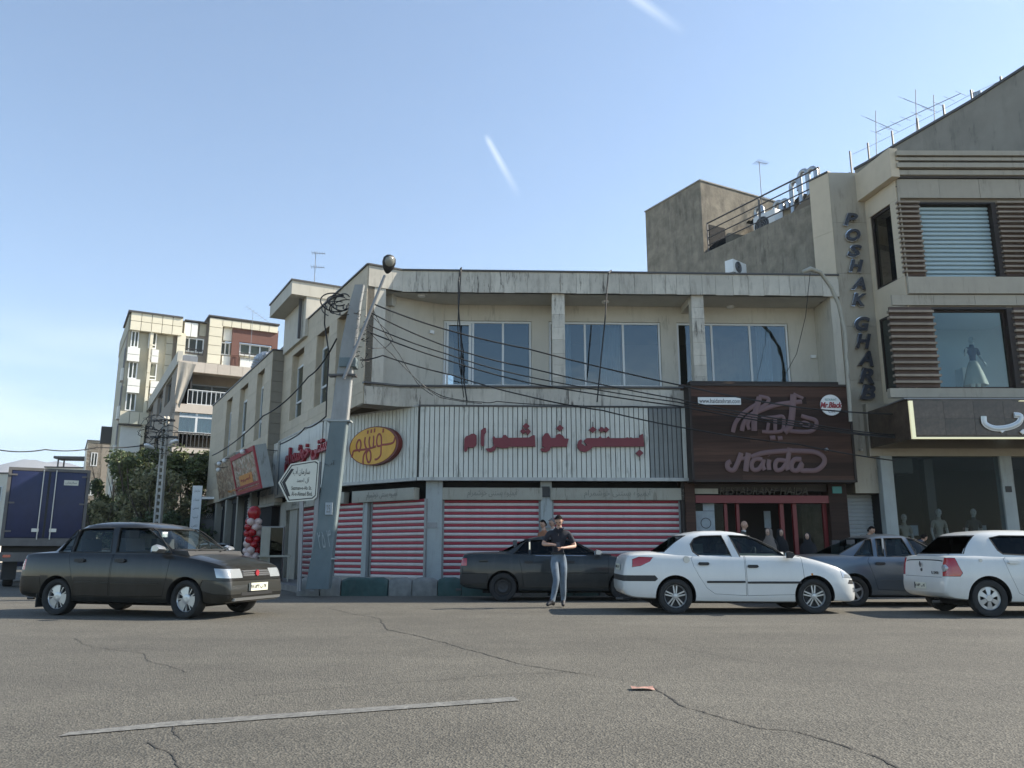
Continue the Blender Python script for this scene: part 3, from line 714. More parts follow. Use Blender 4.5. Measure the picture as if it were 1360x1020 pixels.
def strokes(fr, parent, mt, lines, w, y, mapf, name='lettering', n=8):
    b = MB()
    for i, ln in enumerate(lines):
        ww = w
        if isinstance(ln, tuple): ln, ww = ln
        pts = [mapf(*p) for p in ln]
        # Catmull-Rom resample
        Q_ = []
        P_ = [Vector(pts[0])] + [Vector(p) for p in pts] + [Vector(pts[-1])]
        for k in range(1, len(P_) - 2):
            for j in range(5):
                t = j / 5; p0, p1, p2, p3 = P_[k - 1:k + 3]
                Q_.append(.5 * ((2 * p1) + (p2 - p0) * t + (2 * p0 - 5 * p1 + 4 * p2 - p3) * t * t + (3 * p1 - p0 - 3 * p2 + p3) * t ** 3))
        Q_.append(P_[-1]); nb = len(b.v)
        b.tube([(q.x, 0, q.y) for q in Q_], ww, n, cap=True)
        for j in range(nb, len(b.v)): v = b.v[j]; b.v[j] = (v[0], y + v[1] * .25 - .0006 * i, v[2])
    return b.build(name, mt, parent, fr, smooth=60)
strokes(LC, ov, M['ovalink'], [
    [(1150, 380), (1120, 480), (1000, 505), (880, 510), (870, 600), (860, 720), (790, 790), (740, 790)], [(880, 510), (800, 520), (770, 440), (780, 320), (820, 270), (860, 320), (870, 420), (875, 520)],
    [(700, 290), (705, 400), (700, 480), (720, 540)], [(620, 300), (605, 400), (620, 500), (640, 540)], [(520, 300), (510, 400), (530, 500), (560, 550)],
    [(760, 520), (600, 555), (450, 560), (340, 560), (270, 570), (250, 640), (225, 700)], [(350, 560), (330, 450), (370, 350), (410, 360), (430, 450), (410, 560), (390, 600)],
    [(620, 560), (560, 640), (570, 760), (610, 840), (650, 800), (655, 690), (630, 600), (560, 590), (500, 680), (490, 800), (500, 880)],
    [(720, 140), (715, 225)], [(650, 150), (645, 225)], [(575, 165), (570, 235)], [(905, 170), (900, 250)]], .030, -.213, OZ)

# header beam and dark soffit under the signs
sh_top = FR.on(650, 650, .15)[1]
MB().prism([w2(LC, .1, .12), w2(LC, LL, .12), w2(FR, s917, .02), w2(FR, s917, 1.0), w2(FR, sK1, 1.0), w2(SF, -6, 1.2), w2(SF, -side_end, 1.2), w2(SF, -side_end, .05)], 'z', zsg0 - .0, zsg1).build('sign_core', M['coping'], CB, WORLD)

# shutters
zsb0 = FR.on(650, 768, .25)[1]; zst = FR.on(650, 664, .25)[1]; zhd = FR.on(650, 648, .15)[1]; zh0 = FR.on(650, 664, .15)[1]
print('shutter z', zsb0, zst, zhd)
def shutter(fr, parent, s0, s1, z0, z1, y, n, m1, m2, gmat=None):
    """roller shutter: guide rails and a slat for every stripe"""
    b = MB().box(s0 - .05, s0 + .01, y - .03, y + .05, z0, z1).box(s1 - .01, s1 + .05, y - .03, y + .05, z0, z1).box(s0 + .01, s1 - .01, y + .03, y + .05, z0, z1)
    r = b.build('roller_shutter', gmat or M['grey_metal'], parent, fr)
    h = (z1 - z0) / n
    for kind, mt, f in ((0, m1, .51), (1, m2, .49)):
        hh = h * f; w = s1 - s0 - .02
        prof = [(-.0, -hh / 2), (-.016, -hh * .3), (-.02, 0), (-.016, hh * .3), (0, hh / 2 - .004), (.02, hh / 2 - .004), (.02, -hh / 2)]
        me = MB().prism(prof, 'x', -w / 2, w / 2).mesh('shutter_slat', mt, 35)
        for i in range(n):
            zc_ = z0 + h * i + (hh / 2 if kind == 0 else h - hh / 2)
            linkmesh('shutter_slat', me, r, M=fr.M @ Matrix.Translation(((s0 + s1) / 2, y + random.uniform(-.002, .002), zc_)) @ Matrix.Rotation(random.uniform(-.0012, .0012), 4, 'Y'))
    return r
def header(fr, s0, s1, y, label, txt=True):
    b = boxobj('shutter_header', s0, s1, y - .1, y + .12, zh0, zhd, M['header'], CB, fr, bev=.006)
    if txt: text('آبمیوه بستنی خوشمرام', s0 + (s1 - s0) * .25, s0 + (s1 - s0) * .75, zh0 + .04, zhd - .03, y - .101, M['greyink'], b, fr, 'lettering', depth=.003)
q = lambda u: FR.on(u, 715, .25)[0]
shutter(FR, CB, q(589), q(716), zsb0, zst, .25, 13, M['shut_white'], M['shut_red'])
shutter(FR, CB, q(735), q(903), zsb0, zst, .25, 13, M['shut_white'], M['shut_red'])
header(FR, q(587), q(720) , .15, ''); header(FR, q(731), q(909), .15, '')
MB().box(q(565), q(587), .05, .45, .16, zsg0).build('pillar', M['pillar'], CB, FR); MB().box(q(718), q(733), .12, .45, .16, zsg0).build('pillar', M['pillar'], CB, FR)
for (u0, u1) in ((567, 581), (719, 731)):
    MB().box(q(u0), q(u1), .03, .10, zsb0 + 1.35, zsb0 + 1.5).build('electric_plate', M['grey_metal'], CB, FR)
boxobj('name_plate', q(719.5), q(730), .08, .12, zhd - .25, zhd + .04, M['ink'], CB, FR)
boxobj('plinth', q(560), q(905), .06, .5, .16, zsb0, M['concrete'], CB, FR)
MB().box(q(905), q(921), .05, .5, .16, zsg0).build('pillar', M['brown_dark'], CB, FR)
# lower chamfer: two shutters
ql = lambda u: LC.on(u, 715, .25)[0]
shutter(LC, CB, ql(494), ql(564), zsb0, zst + .02, .25, 13, M['shut_white'], M['shut_red'])
shutter(LC, CB, ql(446), ql(482), zsb0, zst + .02, .25, 13, M['shut_white'], M['shut_red'])
header(LC, ql(473), ql(556), .12, ''); header(LC, ql(430), ql(462), .12, '')
MB().box(ql(485), ql(491), .12, .4, .16, zst + .3).build('pillar', M['pillar'], CB, LC)
MB().box(ql(437), ql(443), .12, .4, .16, zst + .3).build('pillar', M['pillar'], CB, LC)
boxobj('plinth', ql(432), LL, .1, .5, .16, zsb0, M['concrete'], CB, LC)
qs = lambda u: SS.on(u, 715, .25)[0]
shutter(SS, CB, qs(402), qs(421), zsb0 - .1, zst, .25, 13, M['shut_white'], M['shut_red'])
header(SS, qs(385), qs(424), .12, '')
MB().box(qs(389), qs(399), .1, .4, .1, zst + .3).build('pillar', M['header'], CB, SS)
MB().box(qs(376), qs(384), .1, .4, .1, zst + .3).build('pillar', M['header'], CB, SS)
# dark core behind all shutters
MB().prism([w2(LC, .3, .45), w2(LC, LL, .45), w2(FR, q(905), .45), w2(FR, q(905), 5), w2(SF, -side_end, 5), w2(SF, -side_end, .5)], 'z', .16, zsg0).build('shop_core', M['dark'], CB, WORLD)

# ------------------------------------------------------------------ Haida restaurant: board sign and entrance
HS = thing('restaurant_sign', 'large dark brown board sign with faded mauve script over the restaurant entrance', 'sign', FR)
yh = -.55
h0, h1, hz0, hz1 = FR.rect(919.5, 637, 1131, 514, yh)
h1 = FR.on(1138, 637, yh)[0] - .0
MB().box(h0 + .03, h1 - .03, yh + .03, .1, hz0 + .03, hz1 - .03).build('backing_board', M['brown_dark'], HS, FR)
nz_ = 15
for i in range(nz_):
    a = hz0 + .06 + (hz1 - hz0 - .12) * i / nz_; c = hz0 + .06 + (hz1 - hz0 - .12) * (i + 1) / nz_
    x = h0 + .06; r_ = random.Random(i)
    cut = h0 + (h1 - h0) * r_.uniform(.25, .75)
    for (p_, q_) in ((h0 + .06, cut), (cut, h1 - .06)):
        boxobj('plank', p_ + .003, q_ - .003, yh - r_.uniform(0, .012), yh + .03, a + .009, c - .006, M['brown'], HS, FR)
for (a, b_, c, d_) in ((h0, h1, hz0, hz0 + .06), (h0, h1, hz1 - .06, hz1), (h0, h0 + .06, hz0 + .06, hz1 - .06), (h1 - .06, h1, hz0 + .06, hz1 - .06)):
    boxobj('frame', a, b_, yh - .04, .1, c, d_, M['brown_dark'], HS, FR)
def strokes_h(L_, w, y, mf, nm): strokes(FR, HS, M['pinkish'], [(l[0], l[1] * (1.35 if mf(0, l[0][0][1])[1] < mf(0, 500)[1] else 1.08)) for l in L_], w, y, mf, nm)
def HZ(x, y): return FR.on(910 + x * 235 / 1360, 505 + y * 140 / 810, yh - .03)
strokes_h([
    ([(365, 400), (385, 330), (430, 270), (500, 215), (560, 180)], .055), ([(435, 390), (450, 330), (500, 270), (600, 225), (700, 190), (800, 175), (895, 165)], .060),
    ([(565, 125), (600, 130), (640, 145), (620, 185), (570, 215)], .05), ([(570, 130), (545, 220), (530, 300), (530, 390)], .075), ([(500, 290), (480, 340), (490, 380)], .045),
    ([(585, 290), (680, 285), (750, 280), (755, 340), (740, 390), (660, 400), (590, 395)], .045), ([(690, 290), (690, 390)], .05), ([(640, 320), (630, 390)], .045),
    ([(830, 110), (825, 200), (815, 300), (800, 360), (760, 400)], .085), ([(830, 105), (870, 125), (905, 140)], .04), ([(800, 390), (900, 398), (970, 390), (1005, 350), (1000, 310), (940, 290), (890, 275)], .055),
    ([(880, 340), (910, 320), (950, 335), (940, 360), (900, 355)], .03), ([(650, 445), (690, 442)], .06), ([(710, 448), (745, 445)], .055)], .05, yh - .045, HZ, 'lettering')
strokes_h([
    ([(430, 560), (400, 640), (370, 690), (330, 680), (325, 640), (350, 625)], .05), ([(430, 560), (425, 600), (400, 640)], .035), ([(485, 560), (470, 640), (465, 700)], .055), ([(400, 610), (450, 600), (520, 580)], .035),
    ([(590, 610), (540, 605), (510, 640), (520, 685), (560, 685), (595, 640), (600, 610), (595, 660), (610, 690)], .045), ([(645, 610), (640, 650), (645, 690)], .045),
    ([(770, 620), (710, 615), (690, 650), (700, 690), (740, 685), (775, 640)], .045), ([(800, 520), (790, 600), (780, 660), (790, 690)], .05), ([(890, 610), (840, 610), (815, 650), (825, 690), (865, 690), (895, 640), (890, 690), (940, 695), (1010, 690), (1065, 640), (1060, 590), (1000, 555), (900, 545), (760, 545), (600, 560), (510, 590)], .05),
    ([(640, 580), (642, 584)], .03)], .05, yh - .045, HZ, 'lettering')
a_, b_, c_, d_ = *HZ(100, 187), *HZ(425, 133)
w_ = boxobj('web_plate', a_, c_, yh - .05, yh - .01, b_, d_, M['white'], HS, FR); text('www.haidatehran.com', a_ + .03, c_ - .03, b_ + .04, d_ - .04, yh - .051, M['ink'], w_, FR, depth=.003)
cx_, cz_ = HZ(1118, 192); rr_ = HZ(1198, 192)[0] - cx_
dsk = MB().lathe([(rr_, 0), (rr_, .04), (rr_ * .97, .05)], 'y', (0, 0, 0), 32).build('round_plate', M['white'], HS, M=FR.M @ Matrix.Translation((cx_, yh - .06, cz_)))
FRo = Frame(*w2(FR, 0, 0), 2.0)
M['teal'] = mat('teal_ink', (.05, .22, .20), .5)
text('RESTAURANT', cx_ - rr_ * .55, cx_ + rr_ * .55, cz_ + rr_ * .42, cz_ + rr_ * .62, yh - .062, M['teal'], HS, FR, depth=.002)
text('Mr.Black', cx_ - rr_ * 1.05, cx_ + rr_ * 1.05, cz_ - rr_ * .28, cz_ + rr_ * .28, yh - .064, M['red_side'], HS, FR, depth=.01, bold=.03, shear=.3)
text('Cafe', cx_ - rr_ * .3, cx_ + rr_ * .4, cz_ - rr_ * .72, cz_ - rr_ * .45, yh - .062, M['ink'], HS, FR, depth=.002, shear=.4)
# spotlights on the sign
for (u, v) in ((1097, 597), (1036, 597)):
    if u != 1097: continue
    p = FR.on(u, v, yh - .1); MB().tube([(p[0], yh, p[1] + .02), (p[0], yh - .12, p[1] + .03)], .012).lathe([(.02, .08), (.055, .04), (.05, 0)], 'z', (p[0], yh - .14, p[1] - .04), 14).build('spotlight', M['silver'], HS, FR, smooth=40)
# entrance (part of a low shop unit under the sign)
RS = thing('restaurant_entrance', 'dim brown restaurant entrance with red beam behind the white saloon car', 'shop front', FR)
e0 = FR.on(921, 700, .3)[0]; e1 = FR.on(1122, 700, .3)[0]; ez1 = hz0 + .15
f = lambda u, v=700, y=.3: FR.on(u, v, y)[0]
fz = lambda v, y=.3: FR.on(1000, v, y)[1]
MB().box(e0, e1, 2.2, 2.3, .16, ez1).box(e0 - .02, e0, .3, 2.2, .16, ez1).box(e1, e1 + .02, .3, 2.2, .16, ez1).build('wall', M['brown_dark'], RS, FR)
boxobj('ceiling', e0, e1, -.05, 2.2, ez1, ez1 + .1, M['brown_dark'], RS, FR)
boxobj('lintel', f(921), f(1122), .1, .4, fz(653), ez1, M['brown_dark'], RS, FR)
boxobj('white_strip', f(920), f(953), .07, .1, fz(656, .07), fz(649, .07), M['header'], RS, FR)
M['gold'] = mat('dull_gold', (.05, .042, .03), .4, metal=.4)
text('RESTAURANT HAIDA', f(955), f(1072), fz(657, .07), fz(647, .07), .095, M['gold'], RS, FR, 'lettering', depth=.02, shear=.3)
boxobj('beam', f(922), f(1098), .02, .32, fz(668, .02), fz(658, .02), M['red_beam'], RS, FR)
for (u0, u1) in ((962, 966), (978, 982), (1036, 1041), (1053, 1058), (1093, 1098)):
    boxobj('post', f(u0), f(u1), .22, .34, .16, fz(668), M['red_beam'], RS, FR)
for (u0, u1) in ((922, 962), (1058, 1093)):
    MB().box(f(u0), f(u1), .27, .278, .2, fz(668)).build('pane', M['glass_dark'], RS, FR)
M['poster'] = mat('pale_poster', (.30, .34, .36), .7, var=.15, vscale=6)
p_ = boxobj('poster', f(924), f(949), .24, .26, fz(705), fz(679), M['poster'], RS, FR); boxobj('poster', f(934), f(949), .235, .255, fz(678.5), fz(668.5), M['poster'], RS, FR)
b = MB(); cxp, czp = f(937), fz(695); b.lathe([(.13, -.0), (.15, .0), (.15, -.006), (.13, -.006)], 'y', (cxp, .24, czp), 24, cap=False).build('ring_print', M['ink'], p_, FR)
boxobj('notice', f(1027), f(1036), 1.0, 1.02, fz(700), fz(677), M['poster'], RS, FR)
boxobj('side_pier', f(1098), f(1122), .0, .5, .16, ez1, M['brown'], RS, FR); boxobj('side_pier', f(908), f(921), -.02, .5, .16, ez1, M['brown'], RS, FR)
boxobj('meter_sign', f(1105, 650, 0), f(1117, 650, 0), -.04, 0, fz(655, 0), fz(646, 0), M['teal'], RS, FR)
M['lamp_on'] = mat('lit_lamp', (.9, .85, .7), .5, emit=(1, .85, .6), estr=6)
MB().lathe([(.05, 0), (.06, .02)], 'z', (f(975), -.15, ez1 - .03), 12).build('downlight', M['lamp_on'], RS, FR)

# ------------------------------------------------------------------ fashion store building on the right
t0 = FR.on(1106, 300)[0]
TF = FR.sub(t0, 0)                                   # tower front, x=0 at its left corner
PB = thing('fashion_store_building', 'beige stone three storey clothing store with striped slat piers and lettered tower', 'building', TF)
tztop = TF.on(1108, 229)[1]; tw = TF.on(1146, 232)[0]; tzb = TF.on(1130, 655)[1]
print('tower', tztop, tw, tzb)
core = MB().box(0, tw + .02, .02, 6, tzb, tztop - .02).build('tower', M['beige_dark'], PB, TF)
clad(TF, core, 0, tw, tzb, tztop, 2.0, 1.55, [], M['poshak'], -.0, .03, .008, 11)
TS = Frame(*w2(TF, 0, 0), SD)
sl_ = TS.on(1078, 290)[0]
MB().box(sl_, -.02, .02, .12, zpb, tztop).build('tower_side', M['beige_dark'], PB, TS)
clad(TS, core, sl_, -.005, ztop - .5, tztop - .01, 3.0, 1.6, [], M['poshak_side'], -.0, .03, .006, 12)
boxobj('coping', sl_, .0, -.03, .1, tztop, tztop + .05, M['coping'], PB, TS)
# blue bevelled letters POSHAK GHARB running down the tower
def ltr(ch, u, v, w_px, h_px):
    s, z = TF.on(u, v, -.1); ws = w_px / 2 / 41; hs_ = h_px / 2 / 40
    g = text(ch, s - ws, s + ws, z - hs_, z + hs_, -.10, M['blueletter'], PB, TF, 'letter', depth=.035, bold=.035, shear=.25, rot=R(-4))
    text(ch, s - ws * 1.10, s + ws * 1.10, z - hs_ * 1.12, z + hs_ * 1.12, -.03, M['chrome'], g, TF, 'letter_rim', depth=.07, bold=.045, shear=.25, rot=R(-4))
for ch, u, v in zip('POSHAK', (1130, 1133, 1135, 1137, 1140, 1141), (291, 312, 333, 353, 376, 398)): ltr(ch, u, v, 17, 15)
for ch, u, v in zip('GHARB', (1145, 1146.5, 1149.5, 1150.5, 1152), (430, 453, 476, 499, 521)): ltr(ch, u, v, 18, 17)
# connecting side wall and main front
a_front = hitY(1196, 300, 21.4)
PF = Frame(a_front.x, 21.4, 0.3)                     # main front plane; x=0 at its left corner
p_back = TF.w(tw, 0)
PS = Frame(p_back.x, p_back.y, math.degrees(math.atan2(PF.o.y - p_back.y, PF.o.x - p_back.x))); psl = (PF.o - Vector((p_back.x, p_back.y))).length
zz_ = lambda v, u=1290, y=0: PF.on(u, v, y)[1]
uu_ = lambda u, v=320, y=0: PF.on(u, v, y)[0]
ptop = zz_(201); pz_c = zz_(238); print('poshak top', ptop, 'psl', psl)
W_ = 9.0                                              # runs out of the frame on the right
zb0 = zz_(530); 
# side wall with two windows
swin = [(psl * .12, psl * .78, PS.on(1165, 386)[1], PS.on(1165, 283)[1]), (psl * .12, psl * .78, PS.on(1180, 520)[1], PS.on(1180, 420)[1])]
sw_ = wall_holes(PS, PB, 0, psl, zb0, ptop - .9, [(swin[0][0], swin[0][1], swin[0][2], swin[0][3])], .2, M['beige_dark'], 'side_wall')
clad(PS, sw_, 0, psl, zb0, ptop - .9, 1.5, 1.1, [swin[0], swin[1]], M['poshak_side'], -.03, 0, .006, 13)
for i, w_ in enumerate(swin): 
    window(PS, PB, w_[0], w_[1], w_[2], w_[3], .02 if i == 0 else -.04, (), .07, 'brown_dark', 'glass_dark')
    boxobj('room', w_[0], w_[1], .5, .55, w_[2], w_[3], M['dark'], PB, PS)
# main wall with windows
wA = (uu_(1226), uu_(1326), zz_(367), zz_(269)); wB = (uu_(1243, 450), uu_(1346, 450), zz_(515), zz_(409))
wall_holes(PF, PB, 0, W_, zz_(388), ptop - .8, [wA], .25, M['beige_dark'], 'main_wall', .03)
wall_holes(PF, PB, .0, W_, zb0, zz_(388), [wB], .25, M['beige_dark'], 'main_wall', .031)
mw = boxobj('floor_band', -.0, W_, -.10, .03, zz_(391), zz_(369), M['poshak'], PB, PF)
zpan0 = zz_(369)
clad(PF, mw, 0, uu_(1200), zpan0, ptop - .9, .9, 1.1, [], M['poshak'], -.06, .03, .006, 14)
clad(PF, mw, uu_(1200), W_, zz_(264), zz_(239), 1.15, .6, [], M['poshak'], -.05, .03, .008, 15)
boxobj('groove', uu_(1197), W_, -.02, .03, zz_(249), zz_(247.5), M['coping'], PB, PF)
clad(PF, mw, uu_(1184, 400), W_, zz_(406), zz_(392), 1.15, .6, [], M['poshak'], -.04, .03, .008, 16)
boxobj('floor_band', uu_(1179, 520), W_, -.14, .03, zz_(529), zz_(517), M['poshak'], PB, PF)
# cornice in steps
for (v0, v1, yo) in ((206, 200, -.30), (213, 209, -.24), (222, 216, -.26), (232, 226, -.18)):
    boxobj('cornice', -.05, W_, yo, .03, zz_(v0, y=yo), zz_(v1, y=yo), M['poshak'], PB, PF)
boxobj('cornice_core', 0, W_, -.10, .2, zz_(238), ptop - .08, M['coping'], PB, PF)
clad(PS, sw_, -.2, psl + .2, ptop - .9, ptop - .02, 1.2, 1, [], M['poshak_side'], -.25, .0, .006, 17)
MB().box(0, W_, .03, 8, ptop - .4, ptop - .1).build('roof_slab', M['concrete'], PB, PF)
# slat piers
def slats(s0, s1, z0, z1, n, y=-.03):
    h = (z1 - z0) / n; r_ = random.Random(int(s0 * 10))
    for i in range(n):
        boxobj('slat', s0 - (.05 if i % 2 else 0), s1 + (.03 if i % 2 else 0) + r_.uniform(-.01, .03), y - (.09 if i % 2 else .0), .03, z0 + h * (i + (.22 if i % 2 else 0)) + .003, z0 + h * (i + (1 if i % 2 else 1.22)) - .003, M['slat_light' if i % 2 else 'slat_dark'], PB, PF)
slats(uu_(1197), uu_(1222), wA[2], wA[3], 30); slats(uu_(1330), W_, wA[2], wA[3], 30)
slats(uu_(1184, 450), uu_(1240, 450), wB[2], wB[3], 25); slats(uu_(1350, 450), W_, wB[2], wB[3], 25)
boxobj('reveal', uu_(1322), uu_(1330), -.02, .3, wA[2], wA[3], M['brown_dark'], PB, PF); boxobj('reveal', uu_(1341, 450), uu_(1350, 450), -.02, .3, wB[2], wB[3], M['brown_dark'], PB, PF)
boxobj('reveal', uu_(1222), uu_(1322), -.02, .3, wA[3] - .04, wA[3], M['brown_dark'], PB, PF); boxobj('reveal', uu_(1240, 450), uu_(1341, 450), -.02, .3, wB[3] - .04, wB[3] + .02, M['brown_dark'], PB, PF)
sh = MB().box(wA[0], wA[1], .22, .25, wA[2], wA[3] - .04).build('roller_shutter', M['blueshut'], PB, PF)
h = (wA[3] - .04 - wA[2]) / 17
me = MB().prism([(0.0, 0), (-.05, .02), (-.055, h * .55), (-.02, h * .82), (0, h * .86)], 'x', -(wA[1] - wA[0]) / 2 + .05, (wA[1] - wA[0]) / 2 - .08).mesh('shutter_slat', M['blueshut'], 30)
for i in range(17): linkmesh('shutter_slat', me, sh, M=PF.M @ Matrix.Translation(((wA[0] + wA[1]) / 2 - .02, .2, wA[2] + h * i)))
M['clear_glass'] = glassmat('clear_show_glass', (.72, .85, .90), .02, 1.0, ior=1.6)
window(PF, PB, wB[0], wB[1] - .1, wB[2], wB[3] - .04, .12, (), .05, 'brown_dark', 'clear_glass')
M['showroom'] = mat('showroom_wall', (.55, .62, .66), .9)
MB().box(wB[0] - .5, wB[1] + 4, 2.6, 2.7, wB[2] - .3, wB[3] + .3).box(wB[0] - .5, wB[1] + 1, .4, 2.6, wB[3] + .1, wB[3] + .2).box(wB[0] - .5, wB[1] + 1, .3, 2.6, wB[2] - .15, wB[2] - .05).build('showroom', M['showroom'], PB, PF)
boxobj('display_plinth', wB[1] - .40, wB[1] - .05, 1.9, 2.3, wB[2] - .05, wB[2] + 1.0, M['white'], PB, PF)
# shop level: deep recess with glass front and columns
yq = 1.3
zsof = zz_(588, y=-.4); g0 = PF.on(1186, 640, yq)[0]
zq = lambda v: PF.on(1290, v, yq)[1]; uq = lambda u, v=650: PF.on(u, v, yq)[0]
MB().box(g0 - .6, W_, yq - .05, yq + .25, zq(606), zb0 + .1).build('lintel', M['poshak'], PB, PF)
MB().box(g0 - .6, W_, yq + 4.0, yq + 4.1, .1, zq(606)).box(g0 - .2, W_, yq + .3, yq + 4, zq(606), zq(606) + .1).box(g0 - .3, g0 - .2, yq + .2, yq + 4, .1, zq(606)).build('shop_interior', M['dark'], PB, PF)
for (u0, u1) in ((1171, 1187), (1330, 1346)):
    boxobj('column', uq(u0), uq(u1), yq - .08, yq + .2, .16, zq(606), M['pillar'], PB, PF, bev=.01)
boxobj('column', uq(1250), uq(1262), yq + .8, yq + 1.1, .16, zq(606), M['coping'], PB, PF)
boxobj('plate', uq(1333), uq(1341), yq - .1, yq - .08, zq(654), zq(646), M['ink'], PB, PF)
MB().box(uq(1187), uq(1330), yq, yq + .01, .2, zq(606)).box(uq(1346), W_, yq, yq + .01, .2, zq(606)).build('shop_window', M['glass_dark'], PB, PF)
boxobj('window_sill', uq(1187), W_, yq - .05, yq + .1, .16, .6, M['poshak'], PB, PF)
boxobj('poster', uq(1204), uq(1226), yq + .5, yq + .52, zq(711), zq(697), M['poster'], PB, PF); boxobj('poster', uq(1303), uq(1318), yq + .5, yq + .52, zq(705), zq(697), M['poster'], PB, PF)
# white shutter beneath the tower
v0_ = TF.on(1122, 700, .6)[0]; v1_ = TF.on(1170, 700, .6)[0]; zt_ = TF.on(1150, 601, .6)[1]
sh = MB().box(v0_, v1_, .62, .66, .16, zt_).box(v0_ - .06, v0_ - .005, .5, .66, .16, zt_).build('roller_shutter', M['grey_shut'], PB, TF)
n = 34; h = (zt_ - .16) / n; me = MB().prism([(0, .003), (-.022, h * .3), (-.022, h * .7), (0, h - .003)], 'x', -(v1_ - v0_) / 2, (v1_ - v0_) / 2).mesh('shutter_slat', M['grey_shut'], 30)
for i in range(n): linkmesh('shutter_slat', me, sh, M=TF.M @ Matrix.Translation(((v0_ + v1_) / 2, .62, .16 + h * i)))
boxobj('lintel', -.02, tw + .8, .3, 1.2, zt_, tzb + .6, M['coping'], PB, TF)
p = TF.on(1143, 597, -.1); MB().tube([(p[0], .1, p[1]), (p[0], -.1, p[1] + .02)], .012).lathe([(.015, .07), (.06, .05), (.05, 0)], 'z', (p[0], -.12, p[1] - .04), 14).build('spotlight', M['silver'], PB, TF, smooth=40)
# marble sign board with lit trim
SG = thing('store_sign', 'dark marble shop sign with glowing trim and silver Persian letter', 'sign', PF)
ysg = -.75
sg0 = PF.on(1209, 560, ysg)[0]; szt = PF.on(1290, 530, ysg)[1]; szb = PF.on(1290, 583, ysg)[1]
p_l = PF.on(1178, 570, .35)[0]
MB().prism([(sg0, ysg + .03), (W_, ysg + .03), (W_, 1.2), (p_l - .1, 1.2), (p_l, .35)], 'z', szb, szt).build('backing_board', M['marble'], SG, PF)
for i in range(9):
    for j in range(2):
        a = sg0 + .12 + i * .78; zA = szb + .1 + j * (szt - szb - .16) / 2
        boxobj('stone_panel', a + .002, a + .776, ysg - random.uniform(0, .004), ysg + .03, zA + .002, zA + (szt - szb - .16) / 2 - .002, M['marble'], SG, PF)
M['glow'] = mat('lit_trim', (.75, .72, .5), .4, emit=(1, .93, .55), estr=.22)
boxobj('light_trim', sg0, sg0 + .10, ysg - .03, ysg + .03, szb, szt - .05, M['glow'], SG, PF)
boxobj('light_trim', sg0 + .10, W_, ysg - .03, ysg + .03, szb, szb + .045, M['glow'], SG, PF)
boxobj('light_trim', sg0 + 2.9, W_, ysg - .03, ysg + .03, szt - .06, szt - .04, M['glow'], SG, PF)
boxobj('coping', p_l, W_, ysg - .0, 1, szt, szt + .03, M['grey_metal'], SG, PF)
SP = lambda x, y: PF.on(1080 + x * 280 / 952, 400 + y * 300 / 1020, ysg - .02)
M['silverface'] = mat('silver_letter', (.5, .52, .52), .3, metal=.3)
strokes(PF, SG, M['white'], [([(768, 520), (775, 555), (820, 575), (880, 570), (925, 550), (935, 520), (905, 515)], .075)], .07, ysg - .04, SP, 'letter')
strokes(PF, SG, M['silverface'], [([(768, 520), (775, 555), (820, 575), (880, 570), (925, 550), (935, 520), (905, 515)], .052)], .05, ysg - .06, SP, 'letter')
MB().prism([SP(*p) for p in dia(851, 582, 16, 13)], 'y', ysg - .06, ysg - .01).build('letter', M['white'], SG, PF)
MB().prism([SP(*p) for p in dia(945, 590, 14, 12)], 'y', ysg - .06, ysg - .01).build('letter', M['white'], SG, PF)

# ------------------------------------------------------------------ cement rendered block behind, with roof terrace
RF = Frame(*w2(TS, -1.2, .35), SD)
RB = thing('rendered_block', 'tall unpainted cement rendered block with terrace railing behind the corner building', 'building', RF)
ra = RF.on(857, 281); rb_ = RF.on(930, 241); r1 = RF.on(932, 337); r2 = RF.on(1078, 272)
print('rendered', ra, rb_, r1, r2)
zR = (ra[1] + rb_[1]) / 2; zT = (r1[1] + r2[1]) / 2
MB().box(ra[0], rb_[0], 0, 4.5, 0, zR).build('stair_block', M['roughcast'], RB, RF)
MB().box(rb_[0], r2[0] + .1, 0, .2, 0, zT).build('terrace_wall', M['roughcast'], RB, RF)
MB().box(rb_[0], r2[0] + .1, .2, 8, zT - 1.0, zT - .8).build('terrace_floor', M['concrete'], RB, RF)
boxobj('coping', ra[0] - .02, rb_[0] + .03, -.04, 4.54, zR, zR + .05, M['concrete'], RB, RF)
boxobj('door_recess', rb_[0] + .0, rb_[0] + .03, .3, 1.1, zT - .8, zT + 1.2, M['dark'], RB, RF)
# hut with tin roof on the terrace
hx0 = rb_[0] + .5; MB().box(hx0, hx0 + 4.2, 2.4, 6.0, zT - .8, zT + 1.55).build('terrace_hut', M['plaster'], RB, RF)
b = MB(); n = 36
for i in range(n):
    x_ = hx0 - .3 + 4.8 * i / n; z_ = zT + 1.62 + .035 * math.cos(i * math.pi / 1.0)
    x2 = hx0 - .3 + 4.8 * (i + 1) / n; z2 = zT + 1.62 + .035 * math.cos((i + 1) * math.pi)
    b.quad((x_, 1.9, z_ - .12), (x2, 1.9, z2 - .12), (x2, 6.1, z2 + .2), (x_, 6.1, z_ + .2)); b.quad((x_, 1.9, z_ - .135), (x_, 6.1, z_ + .185), (x2, 6.1, z2 + .185), (x2, 1.9, z2 - .135))
b.build('tin_roof', M['grey_metal'], RB, RF)
